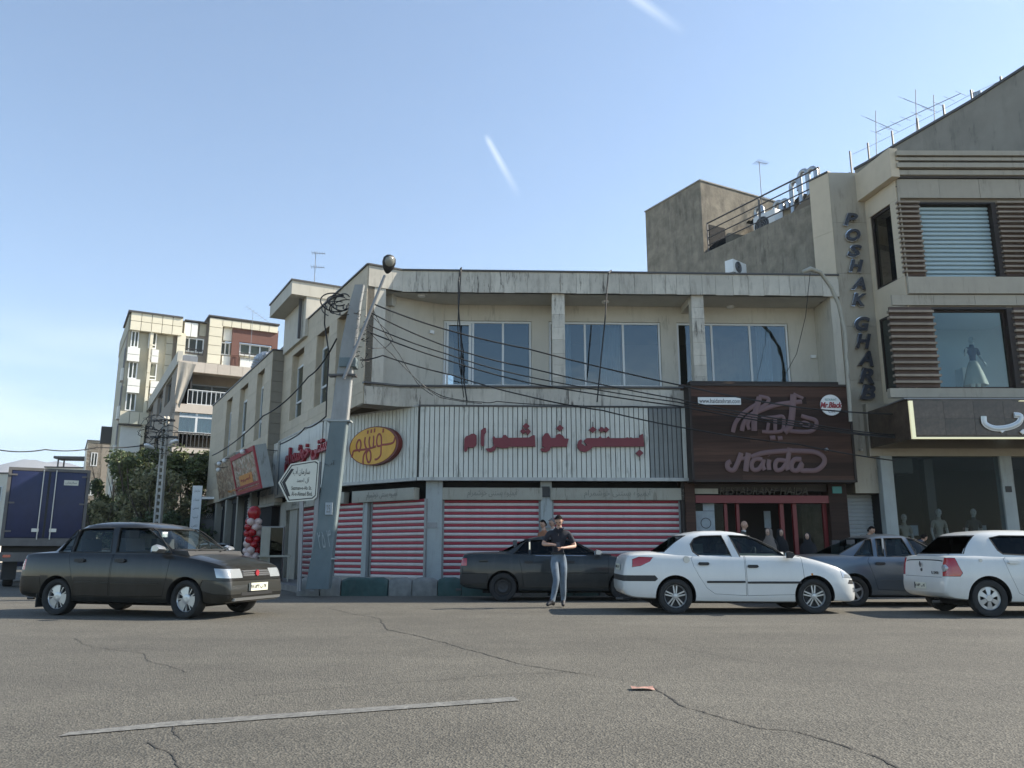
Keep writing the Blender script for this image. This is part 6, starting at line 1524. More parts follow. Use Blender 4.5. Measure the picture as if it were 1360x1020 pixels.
# litter on the road
lt_ = gz(850, 916, .0); b = MB(); rnd = random.Random(5); vs_ = []
for i in range(5):
    for j in range(4): vs_.append((lt_.x - .07 + i * .045, lt_.y - .06 + j * .035, .008 + rnd.uniform(0, .016)))
b.add(vs_, [(i * 4 + j, i * 4 + j + 4, i * 4 + j + 5, i * 4 + j + 1) for i in range(4) for j in range(3)])
M['litter'] = mat('crumpled_wrapper', (.40, .22, .17), .7, var=.5, vscale=25)
o = b.build('litter', M['litter']); tag(o, 'crumpled pale red and white wrapper lying on the asphalt', 'litter')
# tv aerials at left
p = TWR.w(TWR.on(411, 381)[0], 0); aerial('tall thin aerial mast on the stair tower beside the leaning pole', Vector((hitY(416, 385, p.y).x, p.y + .1, hitY(416, 387, p.y).z)), hitY(421, 333, p.y).z - hitY(416, 387, p.y).z, 10, .45, 6, .4, two=True)
p = BMf.w(2.5, 1); aerial('slender aerial on the roof of the balcony building', Vector((hitY(331, 490, 53).x, 53, zM)), 3.6, 40, 1.6, 8, .9, tilt=-.8)
p = B2.w(B2.on(300, 522)[0], .8); aerial('pale grid aerial at the far roof edge of the beige side building', Vector((p.x, p.y, z2)), .55, 30, 1.1, 7, .5, tilt=.3)
# silver flexible duct on beige roof
p = hitY(348, 470, 34); d_ = thing('roof_duct', 'crinkled silver ventilation duct on the beige side building roof', 'duct', Frame(p.x, 34, 0))
b = MB(); P = [(p.x - .25, 34, z2 + .1), (p.x - .12, 34, z2 + .55), (p.x + .15, 34, z2 + .7), (p.x + .4, 34, z2 + .5)]
Q = []; 
for a, c in zip(P[:-1], P[1:]):
    for i in range(8): Q.append(Vector(a).lerp(Vector(c), i / 8))
b.tube(Q, [.20 + .03 * (i % 2) for i in range(len(Q))], 14).build('duct', M['silver'], d_, WORLD)

# ------------------------------------------------------------------ vehicles
def mono(P):
    """monotone cubic through control points [(x, y)...] -> function"""
    xs = [p[0] for p in P]; ys = [p[1] for p in P]; n = len(P); d = [(ys[i + 1] - ys[i]) / (xs[i + 1] - xs[i]) for i in range(n - 1)]
    m = [d[0]] + [0 if d[i - 1] * d[i] <= 0 else 2 * d[i - 1] * d[i] / (d[i - 1] + d[i]) for i in range(1, n - 1)] + [d[-1]]
    def f(x):
        if x <= xs[0]: return ys[0]
        if x >= xs[-1]: return ys[-1]
        i = max(k for k in range(n - 1) if xs[k] <= x); h = xs[i + 1] - xs[i]; t = (x - xs[i]) / h
        return (2 * t ** 3 - 3 * t ** 2 + 1) * ys[i] + (t ** 3 - 2 * t ** 2 + t) * h * m[i] + (-2 * t ** 3 + 3 * t ** 2) * ys[i + 1] + (t ** 3 - t ** 2) * h * m[i + 1]
    return f
def carpaint(name, col, metal=0.0, rough=.35, dust=.15):
    dk = sum(col) < .25; m = mat(name, col, rough, metal, var=.05, vscale=1.2, spec=.18 if dk else .5, coat=.55 if dk else .6, streak=dust, sscale=2.0, streakcol=tuple(min(.35, c * .8 + .035) for c in col), thr=.5)
    m.node_tree.nodes['Principled BSDF'].inputs['Coat Roughness'].default_value = .06; return m
M['tail_red'] = mat('tail_lamp_red', (.36, .008, .010), .15, coat=1); M['lampglass'] = mat('headlamp_glass', (.42, .44, .44), .12, metal=.35, coat=1)
M['lamp_orange'] = mat('indicator_orange', (.5, .18, .02), .2, coat=1); M['seat'] = mat('seat_cloth', (.10, .10, .10), .9); M['plate'] = mat('number_plate', (.62, .61, .50), .4); M['arch'] = mat('wheel_well', (.010, .010, .010), .95)
M['rim'] = mat('alloy_rim', (.45, .46, .46), .32, metal=.6); M['steelrim'] = mat('dark_steel_rim', (.05, .05, .05), .6, metal=.3); M['backing'] = mat('brake_dark', (.02, .02, .02), .8)

def rim_mesh(kind, r):
    b = MB(); Y0 = -.02                                          # outer face towards -y
    b.lathe([(r, .06), (r, -.035), (r * .95, -.045), (r * .90, -.03), (r * .88, .05)], 'y', (0, 0, 0), 36, cap=False)
    def spoke(a, r0, r1, w0, w1, y0, y1, th=.025):
        c, s_ = math.cos(a), math.sin(a); P = []
        for (rr, w, y) in ((r0, w0, y0), (r1, w1, y1)):
            for q_ in (-1, 1): P.append((rr * c - q_ * w * s_ / 2, y, rr * s_ + q_ * w * c / 2))
        vs_ = P + [(p[0], p[1] + th, p[2]) for p in P]; b.add(vs_, [(0, 1, 3, 2), (4, 6, 7, 5), (0, 2, 6, 4), (1, 5, 7, 3), (0, 4, 5, 1), (2, 3, 7, 6)])
    if kind == 'double5':
        for k in range(5):
            a = math.pi / 2 + 2 * math.pi * k / 5
            for d_ in (-.14, .14):
                c, s_ = math.cos(a), math.sin(a); off = d_ * r * .9
                p0 = Vector((r * .18 * c - off * .55 * s_, 0, r * .18 * s_ + off * .55 * c)); p1 = Vector((r * .93 * c - off * 1.2 * s_, 0, r * .93 * s_ + off * 1.2 * c)); dd = (p1 - p0).normalized(); nn = Vector((-dd.z, 0, dd.x)) * r * .055
                vs_ = [(p0 - nn), (p0 + nn), (p1 + nn), (p1 - nn)]; vs_ = [(v.x, -.035 if i < 2 else -.03, v.z) for i, v in enumerate(vs_)]; vs_ += [(v[0], .0, v[2]) for v in vs_]
                b.add(vs_, [(0, 1, 2, 3), (4, 7, 6, 5), (0, 3, 7, 4), (1, 5, 6, 2)])
        b.lathe([(0.001, -.055), (r * .2, -.05), (r * .26, -.03), (r * .26, .02)], 'y', (0, 0, 0), 20, cap=False)
    elif kind == 'five':
        for k in range(5): spoke(math.pi / 2 + 2 * math.pi * k / 5, r * .15, r * .92, r * .30, r * .20, -.05, -.032)
        b.lathe([(0.001, -.06), (r * .22, -.055), (r * .28, -.03), (r * .28, .02)], 'y', (0, 0, 0), 20, cap=False)
    elif kind == 'cap3':
        b.lathe([(.001, -.045), (r * .3, -.05), (r * .42, -.04), (r * .42, .0)], 'y', (0, 0, 0), 24, cap=False)
        for k in range(3): spoke(math.pi / 2 + 2 * math.pi * k / 3 + .3, r * .2, r * .93, r * .50, r * .98, -.046, -.038)
        for k in range(12): spoke(2 * math.pi * k / 12, r * .40, r * .93, r * .06, r * .09, -.03, -.03)
    elif kind == 'cap6':
        n = 6
        for k in range(n): spoke(math.pi / 2 + 2 * math.pi * k / n, r * .2, r * .93, r * .22, r * .50, -.05, -.035)
        b.lathe([(0.001, -.055), (r * .26, -.055), (r * .36, -.04), (r * .36, .0)], 'y', (0, 0, 0), 24, cap=False)
        b.lathe([(r * .74, -.035), (r * .93, -.035), (r * .93, -.02), (r * .74, -.02)], 'y', (0, 0, 0), 30, cap=False)
    else:
        b.lathe([(0.001, -.035), (r * .16, -.035), (r * .22, -.015), (r * .45, -.02), (r * .6, -.035), (r * .72, -.01), (r * .9, .0)], 'y', (0, 0, 0), 28, cap=False)
    return b
def wheel(parent, fr, x, y, R_, rr, kind, rimmat, side, steer=0.0):
    Mw = fr.M @ Matrix.Translation((x, y, R_)) @ Matrix.Rotation(steer, 4, 'Z') @ (Matrix.Identity(4) if side < 0 else Matrix.Rotation(math.pi, 4, 'Z'))
    k = ('wheel', R_, rr, kind)
    if k not in _bx:
        w = .19
        back = MB().lathe([(.001, .0), (rr * .93, .0), (rr * .93, .08), (.001, .08)], 'y', (0, 0, 0), 28, cap=False).mesh('wheel', M['backing'], 40)
        tb = MB().lathe([(rr * .98, .0 + .07), (rr * .98, -.05), (rr * 1.03, -.075), ((rr + R_) / 2, -.09), (R_ * .965, -.078), (R_ * .99, -.055), (R_, -.02), (R_, .06), (R_ * .985, .09), (R_ * .95, .11), (rr, .11)], 'y', (0, 0, 0), 40, cap=False)
        _bx[k] = (back, tb.mesh('tyre', M['rubber'], 50), rim_mesh(kind, rr).mesh('rim', rimmat, 30))
    bk, ty, ri = _bx[k]
    w = linkmesh('wheel', bk, parent, M=Mw); linkmesh('tyre', ty, w, M=Mw); linkmesh('rim', ri, w, M=Mw); return w

class Car:
    def __init__(s, name, label, cat, x, y, deg, spec, scale=1.0, group=None):
        s.S = spec; f_ = Frame(x, y, deg); f_.M = f_.M @ Matrix.Scale(scale, 4); s.f = f_; s.t = thing(name, label, cat, f_, group); s.paint = spec['paint']; s.L = spec['L']; s.W = spec['W'] / 2
        s.zt = mono(spec['top']); s.zs = mono(spec['shoulder']); s.zb = mono(spec['bottom']); s.hw = mono(spec['plan'])
        s.build_body(); s.build_cabin(); s.details()
    def section(s, x):
        zb, zs, zt = s.zb(x), s.zs(x), s.zt(x); w = s.hw(x) * s.W; zs = max(zs, zb + .05); h = zs - zb; zt = max(zt, zs + .003)
        P = [(0, zb), (.55 * w, zb), (.86 * w, zb + .0), (.945 * w, zb + .03 * h), (.978 * w, zb + .12 * h), (.992 * w, zb + .28 * h), (1.0 * w, zb + .45 * h), (.998 * w, zb + .60 * h), (.988 * w, zb + .76 * h), (.972 * w, zb + .90 * h),
             (.950 * w, zs - .015), (.925 * w, zs + .25 * (zt - zs)), (.86 * w, zs + .55 * (zt - zs)), (.62 * w, zs + .86 * (zt - zs)), (.3 * w, zs + .97 * (zt - zs)), (0, zt)]
        return P
    def build_body(s):
        L = s.L; xs = sorted(set([0, .015, .04, .08, .13, .2, .28, .38] + [L * i / 30 for i in range(3, 28)] + [L - q for q in (.38, .28, .2, .13, .08, .04, .015, 0)]))
        b = MB(); n = None; rows = []
        for x in xs:
            P = s.section(x); ring = [(x, -p[0], p[1]) for p in P] + [(x, p[0], p[1]) for p in P[-2:0:-1]]; rows.append(ring)
        n = len(rows[0]); vs_ = [p for r in rows for p in r]; fs = [(i * n + j, (i + 1) * n + j, (i + 1) * n + (j + 1) % n, i * n + (j + 1) % n) for i in range(len(rows) - 1) for j in range(n)]
        fs += [tuple(range(n)), tuple(range((len(rows) - 1) * n, len(rows) * n))[::-1]]; fs = [f[::-1] for f in fs]
        b.add(vs_, fs); me = b.mesh('body', s.paint)
        # wheel arches
        c = MB(); S = s.S
        for ax in S['axles']:
            for sd in (-1, 1): c.lathe([(S['R'] + S.get('arch', .05), sd * (s.W + .2)), (S['R'] + S.get('arch', .05), sd * (s.W - .27))][::(1 if sd > 0 else -1)], 'y', (ax, 0, S['R'] + .01), 36)
        cm = c.mesh('c', M['arch']); bmm = bmesh.new(); bmm.from_mesh(cm); bmesh.ops.recalc_face_normals(bmm, faces=bmm.faces); bmm.to_mesh(cm); bmm.free()
        s.me = boolean(me, cm)
    def carve(s, polyg, name, mt, y0=None, y1=None, gap=.006, axis='y', keep=True, parent=None, proud=0.0):
        """cut a piece out of the body; the cut piece becomes a part of its own"""
        if y0 is None: y0, y1 = -s.W - .2, -s.W + .12
        def pr(k):
            if not k: P = polyg
            else:
                xs = [p[0] for p in polyg]; zs = [p[1] for p in polyg]; cx, cz = (min(xs) + max(xs)) / 2, (min(zs) + max(zs)) / 2; kx = 1 - 2 * k / (max(xs) - min(xs)); kz = 1 - 2 * k / (max(zs) - min(zs)); P = [(cx + (p[0] - cx) * kx, cz + (p[1] - cz) * kz) for p in polyg]
            cm = MB().prism(P, axis, y0, y1).mesh('c', M['arch']); bmm = bmesh.new(); bmm.from_mesh(cm); bmesh.ops.recalc_face_normals(bmm, faces=bmm.faces); bmm.to_mesh(cm); bmm.free(); return cm
        part = boolean(s.me, pr(gap), 'INTERSECT'); s.me = boolean(s.me, pr(0), 'DIFFERENCE')
        if not part.polygons: print('empty carve', name); return None
        if mt is not None:
            for i, m_ in enumerate(part.materials):
                if m_ != M['arch']: part.materials[i] = mt
        part.name = name
        smooth_by(part, 32); o = linkmesh(name, part, parent or s.t, s.f)
        if proud: 
            for v in part.vertices: v.co.y += -proud if v.co.y < 0 else proud
        return o
    # cabin: levels (z, x_rear, x_front, half width)
    def cab(s, k):
        Lv = s.S['cabin']; i = max(0, min(len(Lv) - 2, int(k))); t = k - i; return [Lv[i][j] + (Lv[i + 1][j] - Lv[i][j]) * t for j in range(4)]
    def cab_at(s, z):
        Lv = s.S['cabin']
        for i in range(len(Lv) - 1):
            if Lv[i][0] <= z <= Lv[i + 1][0]: t = (z - Lv[i][0]) / (Lv[i + 1][0] - Lv[i][0]); return [Lv[i][j] + (Lv[i + 1][j] - Lv[i][j]) * t for j in range(4)]
        return list(Lv[-1])
    def yside(s, x, z, e=0.0):
        _, xr, xf, w = s.cab_at(z); c, a = (xr + xf) / 2, (xf - xr) / 2; q = min(.999, abs((x - c) / a)); n = s.S.get('sup', 6); return (w - e) * (1 - q ** n) ** (1 / n)
    def xend(s, y, z, front, e=0.0):
        _, xr, xf, w = s.cab_at(z); c, a = (xr + xf) / 2, (xf - xr) / 2 - e; q = min(.98, abs(y / w)); n = s.S.get('sup', 6); d_ = a * (1 - q ** n) ** (1 / n) - .10 * q * q * 1.0; return c + (d_ if front else -d_)
    def ring(s, z, xr, xf, w, e=0.0, N=56):
        c, a = (xr + xf) / 2, (xf - xr) / 2 - e; w = w - e; n = s.S.get('sup', 6); P = []
        for i in range(N):
            t = 2 * math.pi * i / N; ct, st_ = math.cos(t), math.sin(t); r_ = (abs(ct) ** n + abs(st_) ** n) ** (-1 / n); x = a * ct * r_; y = w * st_ * r_; q = min(1, abs(y) / max(w, .01))
            x -= (1 if x > 0 else -1) * .10 * q * q * min(1, abs(x) / a) ** 3
            P.append((c + x, y, z))
        return P
    def cabin_mesh(s, e, ztrim=0.0, zadd=0.0):
        Lv = s.S['cabin']; N = 56; rows = []
        for i, (z, xr, xf, w) in enumerate(Lv): rows.append(s.ring(z - ztrim * (i / (len(Lv) - 1)) - (zadd if i == 0 else 0), xr, xf, w, e))
        b = MB(); vs_ = [p for r in rows for p in r]; n = N; fs = [(i * n + j, i * n + (j + 1) % n, (i + 1) * n + (j + 1) % n, (i + 1) * n + j) for i in range(len(rows) - 1) for j in range(n)]
        top = rows[-1]; cx = sum(p[0] for p in top) / n; vs_.append((cx, 0, top[0][2] + (.01 if e == 0 else .0))); k = len(vs_) - 1; o = (len(rows) - 1) * n; fs += [(o + j, o + (j + 1) % n, k) for j in range(n)]
        fs.append(tuple(range(n))[::-1]); b.add(vs_, fs); return b.mesh('cabin', s.paint if e == 0 else M['arch'])
    def build_cabin(s):
        S = s.S; outer = s.cabin_mesh(0); inner = s.cabin_mesh(.05, .045, .05); sh = boolean(outer, inner)
        for (poly, tag_) in S['windows']:
            sh = boolean(sh, MB().prism(poly, 'y', -1.5, 1.5).mesh('c', M['arch']))
        for front in (True, False):
            z0, z1, w0, w1 = S['screen' if front else 'rear']; xm = (S['cabin'][0][1] + S['cabin'][0][2]) / 2
            cm = MB().prism([(-w0, z0), (w0, z0), (w1, z1), (-w1, z1)], 'x', xm, xm + (3 if front else -3)).mesh('c', M['arch'])
            bmm = bmesh.new(); bmm.from_mesh(cm); bmesh.ops.recalc_face_normals(bmm, faces=bmm.faces); bmm.to_mesh(cm); bmm.free(); sh = boolean(sh, cm)
        sh.name = 'cabin_shell'; smooth_by(sh, 35); s.shell = linkmesh('cabin_shell', sh, s.t, s.f)
        gm = S.get('glass', M['car_glass'])
        for (poly, tag_) in S['windows']:
            cx = sum(p[0] for p in poly) / len(poly); cz = sum(p[1] for p in poly) / len(poly); P = []
            for (a, c) in zip(poly, poly[1:] + poly[:1]):
                for i in range(3): t = i / 3; x, z = a[0] + (c[0] - a[0]) * t, a[1] + (c[1] - a[1]) * t; dx, dz = x - cx, z - cz; l_ = math.hypot(dx, dz); P.append((x + dx / l_ * .02, z + dz / l_ * .02))
            for sd in (-1, 1):
                b = MB(); vs_ = [(x, sd * s.yside(x, z, .028), z) for (x, z) in P] + [(cx, sd * s.yside(cx, cz, .028), cz)]; k = len(P); b.add(vs_, [(i, (i + 1) % k, k) for i in range(k)]); b.build('side_window', gm, s.t, s.f, smooth=180)
        for (poly, tag_) in S['windows']:
            for sd in (-1, 1):
                P = []
                for (a, c) in zip(poly, poly[1:] + poly[:1]):
                    for i in range(4): t = i / 4; x, z = a[0] + (c[0] - a[0]) * t, a[1] + (c[1] - a[1]) * t; P.append((x, sd * (s.yside(x, z) - .004), z))
                MB().tube(P + [P[0]], .011, 5).build('window_seal', M['rubber'], s.t, s.f, smooth=180)
        for front in (True, False):
            z0, z1, w0, w1 = S['screen' if front else 'rear']; P = []
            for (ya, za, yb2, zb2) in ((-w0, z0, w0, z0), (w0, z0, w1, z1), (w1, z1, -w1, z1), (-w1, z1, -w0, z0)):
                for i in range(8): t = i / 8; y, z = ya + (yb2 - ya) * t, za + (zb2 - za) * t; P.append((s.xend(y, z, front, .004), y, z))
            MB().tube(P + [P[0]], .014, 5).build('screen_seal', M['rubber'], s.t, s.f, smooth=180)
        for front in (True, False):
            z0, z1, w0, w1 = S['screen' if front else 'rear']; b = MB(); vs_ = []; nr, nc = 6, 10
            for i in range(nr + 1):
                z = z0 - .02 + (z1 - z0 + .04) * i / nr; w = w0 + .02 + (w1 - w0) * i / nr
                for j in range(nc + 1): y = -w + 2 * w * j / nc; vs_.append((s.xend(y, z, front, .028), y, z))
            b.add(vs_, [(i * (nc + 1) + j, i * (nc + 1) + j + 1, (i + 1) * (nc + 1) + j + 1, (i + 1) * (nc + 1) + j) for i in range(nr) for j in range(nc)]); b.build('windshield' if front else 'rear_window', gm, s.t, s.f, smooth=180)
    def details(s):
        S = s.S; f_ = s.f; t = s.t
        for (poly, nm, mt, y0, y1, both) in S.get('carves', []):
            for sd in ((-1, 1) if both else (-1,)):
                a, c = (y0, y1) if sd < 0 else (-y1, -y0); s.carve(poly, nm, M[mt] if isinstance(mt, str) else mt, a, c)
        for i, poly in enumerate(S.get('doors', [])):
            d_ = s.carve(poly, 'door', None)
            if d_ is None: continue
            hx, hz = S['handles'][i]; y_ = -s.hw(hx) * s.W * .975
            hm = MB().prism([(hx - .10, hz - .012), (hx - .07, hz - .03), (hx + .07, hz - .03), (hx + .10, hz - .01), (hx + .08, hz + .022), (hx - .08, hz + .024)], 'y', y_ - .035, y_ + .02).build('handle', S.get('handlemat', M['black']), d_, f_, smooth=30)
        smooth_by(s.me, 32); s.me.name = 'body'; linkmesh('body', s.me, t, f_)
        for ax in S['axles']:
            for sd in (-1, 1): wheel(t, f_, ax, sd * (s.W - .115), S['R'], S['rr'], S['rimkind'], S.get('rimmat', M['rim']), sd, S.get('steer', 0) if ax == max(S['axles']) else 0)
        # underbody, interior
        boxobj('underbody', .5, s.L - .5, -s.W + .25, s.W - .25, .17, .34, M['arch'], t, f_)
        zb_ = S['belt']; xs_ = S['seats']
        for k, (sx, h) in enumerate(xs_):
            for sy in ((-.36, .36) if k == 0 else (-.38, .38)):
                P = [(sx - .10, zb_ - .1), (sx + .05, zb_ - .1), (sx + .0, zb_ + h * .62), (sx - .10, zb_ + h * .62)]
                b = MB().prism(P, 'y', sy - .22, sy + .22); b.box(sx - .11, sx - .03, sy - .11, sy + .11, zb_ + h * .64, zb_ + h * .95); b.build('seat', M['seat'], t, f_)
        a = S['dash']; MB().prism([(a, zb_ - .05), (a + .45, zb_ - .05), (a + .40, zb_ + .03), (a + .05, zb_ + .05)], 'y', -s.W + .12, s.W - .12).build('dashboard', M['black'], t, f_)
        b = MB(); n = 20; cx, cy, cz = a - .12, .36, zb_ + .03
        b.tube([(cx + .07 * math.sin(q) * .6 * 2 * .5, cy + .18 * math.cos(q), cz + .17 * math.sin(q)) for q in [2 * math.pi * i / n for i in range(n + 1)]], .013, 6); b.tube([(cx, cy - .17, cz), (cx, cy + .17, cz)], .015, 6); b.build('steering_wheel', M['black'], t, f_)
        # door mirrors
        mx, mz = S['mirror']; ym = -s.hw(mx) * s.W * .95
        for sd in (-1, 1):
            y_ = ym * -sd if sd > 0 else ym; y_ = sd * abs(ym)
            b = MB(); o = sd * .0
            prof = [(-.07, -.05), (-.075, .045), (-.03, .075), (.06, .05), (.10, .0), (.05, -.055)]
            pts_a = [(mx + p[0] * .8, y_ + sd * .03, mz + p[1] * .8) for p in prof]; pts_b = [(mx + p[0], y_ + sd * .12, mz + p[1] + .01) for p in prof]; pts_c = [(mx + p[0] * .75 + .0, y_ + sd * .20, mz + p[1] * .7 + .015) for p in prof]
            n = 6; b.add(pts_a + pts_b + pts_c, [tuple(range(n)), tuple(range(2 * n, 3 * n))[::-1]] + [(i * n + j, i * n + (j + 1) % n, (i + 1) * n + (j + 1) % n, (i + 1) * n + j) for i in range(2) for j in range(n)])
            m_ = b.build('mirror', S.get('mirrormat', s.paint), t, f_, smooth=50)
            MB().prism([(y_ + sd * .045, mz - .045), (y_ + sd * .18, mz - .035), (y_ + sd * .17, mz + .05), (y_ + sd * .05, mz + .06)], 'x', mx - .082, mx - .078).build('mirror_glass', M['chrome'], m_, f_)
        MB().lathe([(.022, 0), (.028, -.12)], 'x', (.02, -s.W * .55, .24), 10).build('exhaust_pipe', M['coping'], t, f_)
def side_text(txt, car, x0, x1, z0, z1, y, mt): return text(txt, x0, x1, z0, z1, y, mt, car.t, car.f, 'badge', depth=.004)
def plate(car, x, front, z, y=0.0, w=.50, h=.11, txt='۱۲ ب ۳۴۵ ۶۷', fw=-1):
    """number plate across the car at x"""
    Mp = car.f.M @ Matrix.Translation((x, y, z)) @ Matrix.Rotation(R(90 if front else -90), 4, 'Z')
    p = MB().box(-w / 2, w / 2, -.012, .0, -h / 2, h / 2).build('number_plate', M['plate'], car.t, M=Mp)
    o = text(txt, -w * .42, w * .42, -h * .3, h * .32, -.0125, M['ink'], p, WORLD, 'plate_number', depth=.002, bold=.02); setW(o, Mp, p)
    MB().box(-w / 2, -w / 2 + .04, -.0135, -.012, -h / 2, h / 2).build('plate_band', M['blueletter'], p, M=Mp)
def strip(car, x0, x1, z0, z1, mt='black', n=14, proud=.015, name='rub_strip', th=.03, pad=0):
    b = MB(); vs_ = []
    for i in range(n + 1):
        x = x0 + (x1 - x0) * i / n; P = car.section(x); zm = (z0 + z1) / 2
        yy = max(a[0] + (c[0] - a[0]) * max(0, min(1, (zm - a[1]) / (c[1] - a[1]))) for a, c in zip(P[3:10], P[4:11]) if (a[1] <= zm <= c[1])) if any(a[1] <= zm <= c[1] for a, c in zip(P[3:10], P[4:11])) else P[6][0]
        k = 1 if 0 < i < n else .4
        vs_ += [(x, -yy + .01, z0), (x, -yy - proud * k, z0 + (z1 - z0) * .2), (x, -yy - proud * k, z1 - (z1 - z0) * .2), (x, -yy + .01, z1)]
    fs = [(i * 4 + j, (i + 1) * 4 + j, (i + 1) * 4 + j + 1, i * 4 + j + 1) for i in range(n) for j in range(3)] + [(0, 1, 2, 3), (n * 4 + 3, n * 4 + 2, n * 4 + 1, n * 4)]
    b.add(vs_, fs); return b.build(name, M[mt] if isinstance(mt, str) else mt, car.t, car.f, smooth=40)

# --- white compact saloon
P_white = carpaint('white_car_paint', (.60, .605, .58), dust=.08)
spec206 = dict(L=4.19, W=1.66, paint=P_white, R=.30, rr=.205, axles=(.91, 3.36), rimkind='double5', arch=.055, belt=.96, seats=((1.98, .42), (1.15, .40)), dash=2.75, mirror=(2.92, 1.0), mirrormat=M['black'], glass=M['car_glass'],
    top=[(0, .66), (.03, .84), (.07, .99), (.15, 1.045), (.5, 1.08), (.9, 1.05), (3.1, 1.03), (3.3, .985), (3.7, .87), (3.95, .775), (4.08, .68), (4.16, .56), (4.19, .50)],
    shoulder=[(0, .64), (.03, .80), (.07, .94), (.15, .985), (.5, 1.0), (1.2, .985), (3.0, .95), (3.3, .92), (3.7, .82), (3.95, .72), (4.08, .64), (4.16, .53), (4.19, .48)],
    bottom=[(0, .40), (.06, .32), (.2, .27), (.6, .25), (1.4, .20), (3.0, .19), (3.7, .21), (4.05, .20), (4.15, .22), (4.19, .27)],
    plan=[(0, .80), (.03, .87), (.1, .935), (.25, .975), (.6, .995), (1.2, 1), (3.2, 1), (3.6, .985), (3.9, .93), (4.06, .83), (4.15, .70), (4.19, .60)],
    cabin=[(.90, .42, 3.30, .79), (1.0, .52, 3.12, .765), (1.10, .66, 2.93, .735), (1.22, .83, 2.70, .695), (1.32, 1.0, 2.49, .655), (1.385, 1.14, 2.32, .615), (1.42, 1.28, 2.15, .55), (1.445, 1.45, 1.95, .42)],
    windows=[([(1.36, .985), (1.94, .965), (1.80, 1.355), (1.42, 1.345), (1.30, 1.30), (1.22, 1.20), (1.25, 1.07)], 'r'), ([(2.09, .96), (2.86, .95), (2.93, .965), (2.72, 1.14), (2.45, 1.28), (2.25, 1.345), (1.93, 1.36)], 'f')],
    screen=(1.06, 1.345, .66, .56), rear=(1.06, 1.35, .62, .52),
    carves=[([(.15, .80), (.16, .94), (.28, .985), (.53, .975), (.47, .90), (.30, .82)], 'tail_light', 'tail_red', -1.1, -.50, True),
            ([(-.05, .56), (.55, .56), (.60, .60), (.55, .66), (-.05, .66)], 'bumper_strip', 'black', -1.1, 1.1, False),
            ([(3.98, .51), (4.3, .49), (4.3, .56), (4.02, .58)], 'bumper_strip', 'black', -1.1, 1.1, False),
            ([(3.88, .62), (4.3, .58), (4.3, .68), (3.84, .80)], 'headlight', 'lampglass', -1.1, -.42, True),
            ([(4.06, .36), (4.3, .36), (4.3, .44), (4.06, .44)], 'fog_lamp', 'lampglass', -.66, -.52, True),
            ([(4.05, .30), (4.3, .30), (4.3, .45), (4.05, .45)], 'grille', 'black', -.45, .45, False)],
    doors=[[(1.27, 1.02), (1.20, .96), (1.24, .82), (1.32, .66), (1.46, .44), (1.60, .34), (2.155, .31), (2.15, 1.02)], [(2.165, 1.02), (2.17, .31), (3.16, .33), (3.20, .40), (3.17, .98), (3.0, 1.02)]],
    handles=[(1.42, .865), (2.29, .82)])
wp = gz(993, 814, 0)
car1 = Car('parked_car', 'white compact saloon with five double spoke wheels and black rub strips', 'car', 0, 0, 0, spec206) if False else None
def place(u_rear_axle, v_contact, spec, deg=0, scale=1.0):
    """world x, y of the car origin so that the near rear wheel touches the ground at the pixel"""
    p = gz(u_rear_axle, v_contact, 0); a = R(deg); lx, ly = spec['axles'][0] * scale, -(spec['W'] / 2 - .02) * scale
    return p.x - (lx * math.cos(a) - ly * math.sin(a)), p.y - (lx * math.sin(a) + ly * math.cos(a))
x, y = place(899, 815.5, spec206)
c1_ = Car('white_saloon_car', 'white compact saloon with double spoke wheels and black side strips', 'car', x, y, 0, spec206)
strip(c1_, 1.46, 2.14, .525, .57); strip(c1_, 2.18, 3.13, .515, .56)
f_ = c1_.f; MB().lathe([(.001, -.0), (.058, -.0), (.062, .02)], 'y', (1.12, -c1_.W * .985, .935), 20, cap=False).build('fuel_cap', M['silver'], c1_.t, f_, smooth=40)
MB().lathe([(.001, -.01), (.02, -.008), (.022, .01)], 'y', (3.33, -c1_.W * .985, .68), 12, cap=False).build('indicator', M['lamp_orange'], c1_.t, f_, smooth=40)
plate(c1_, -.0, False, .80, 0)
M['paper'] = mat('white_paper', (.5, .5, .5), .8)
boxobj('window_card', 1.5, 1.68, .3, .31, 1.03, 1.22, M['paper'], c1_.t, f_)

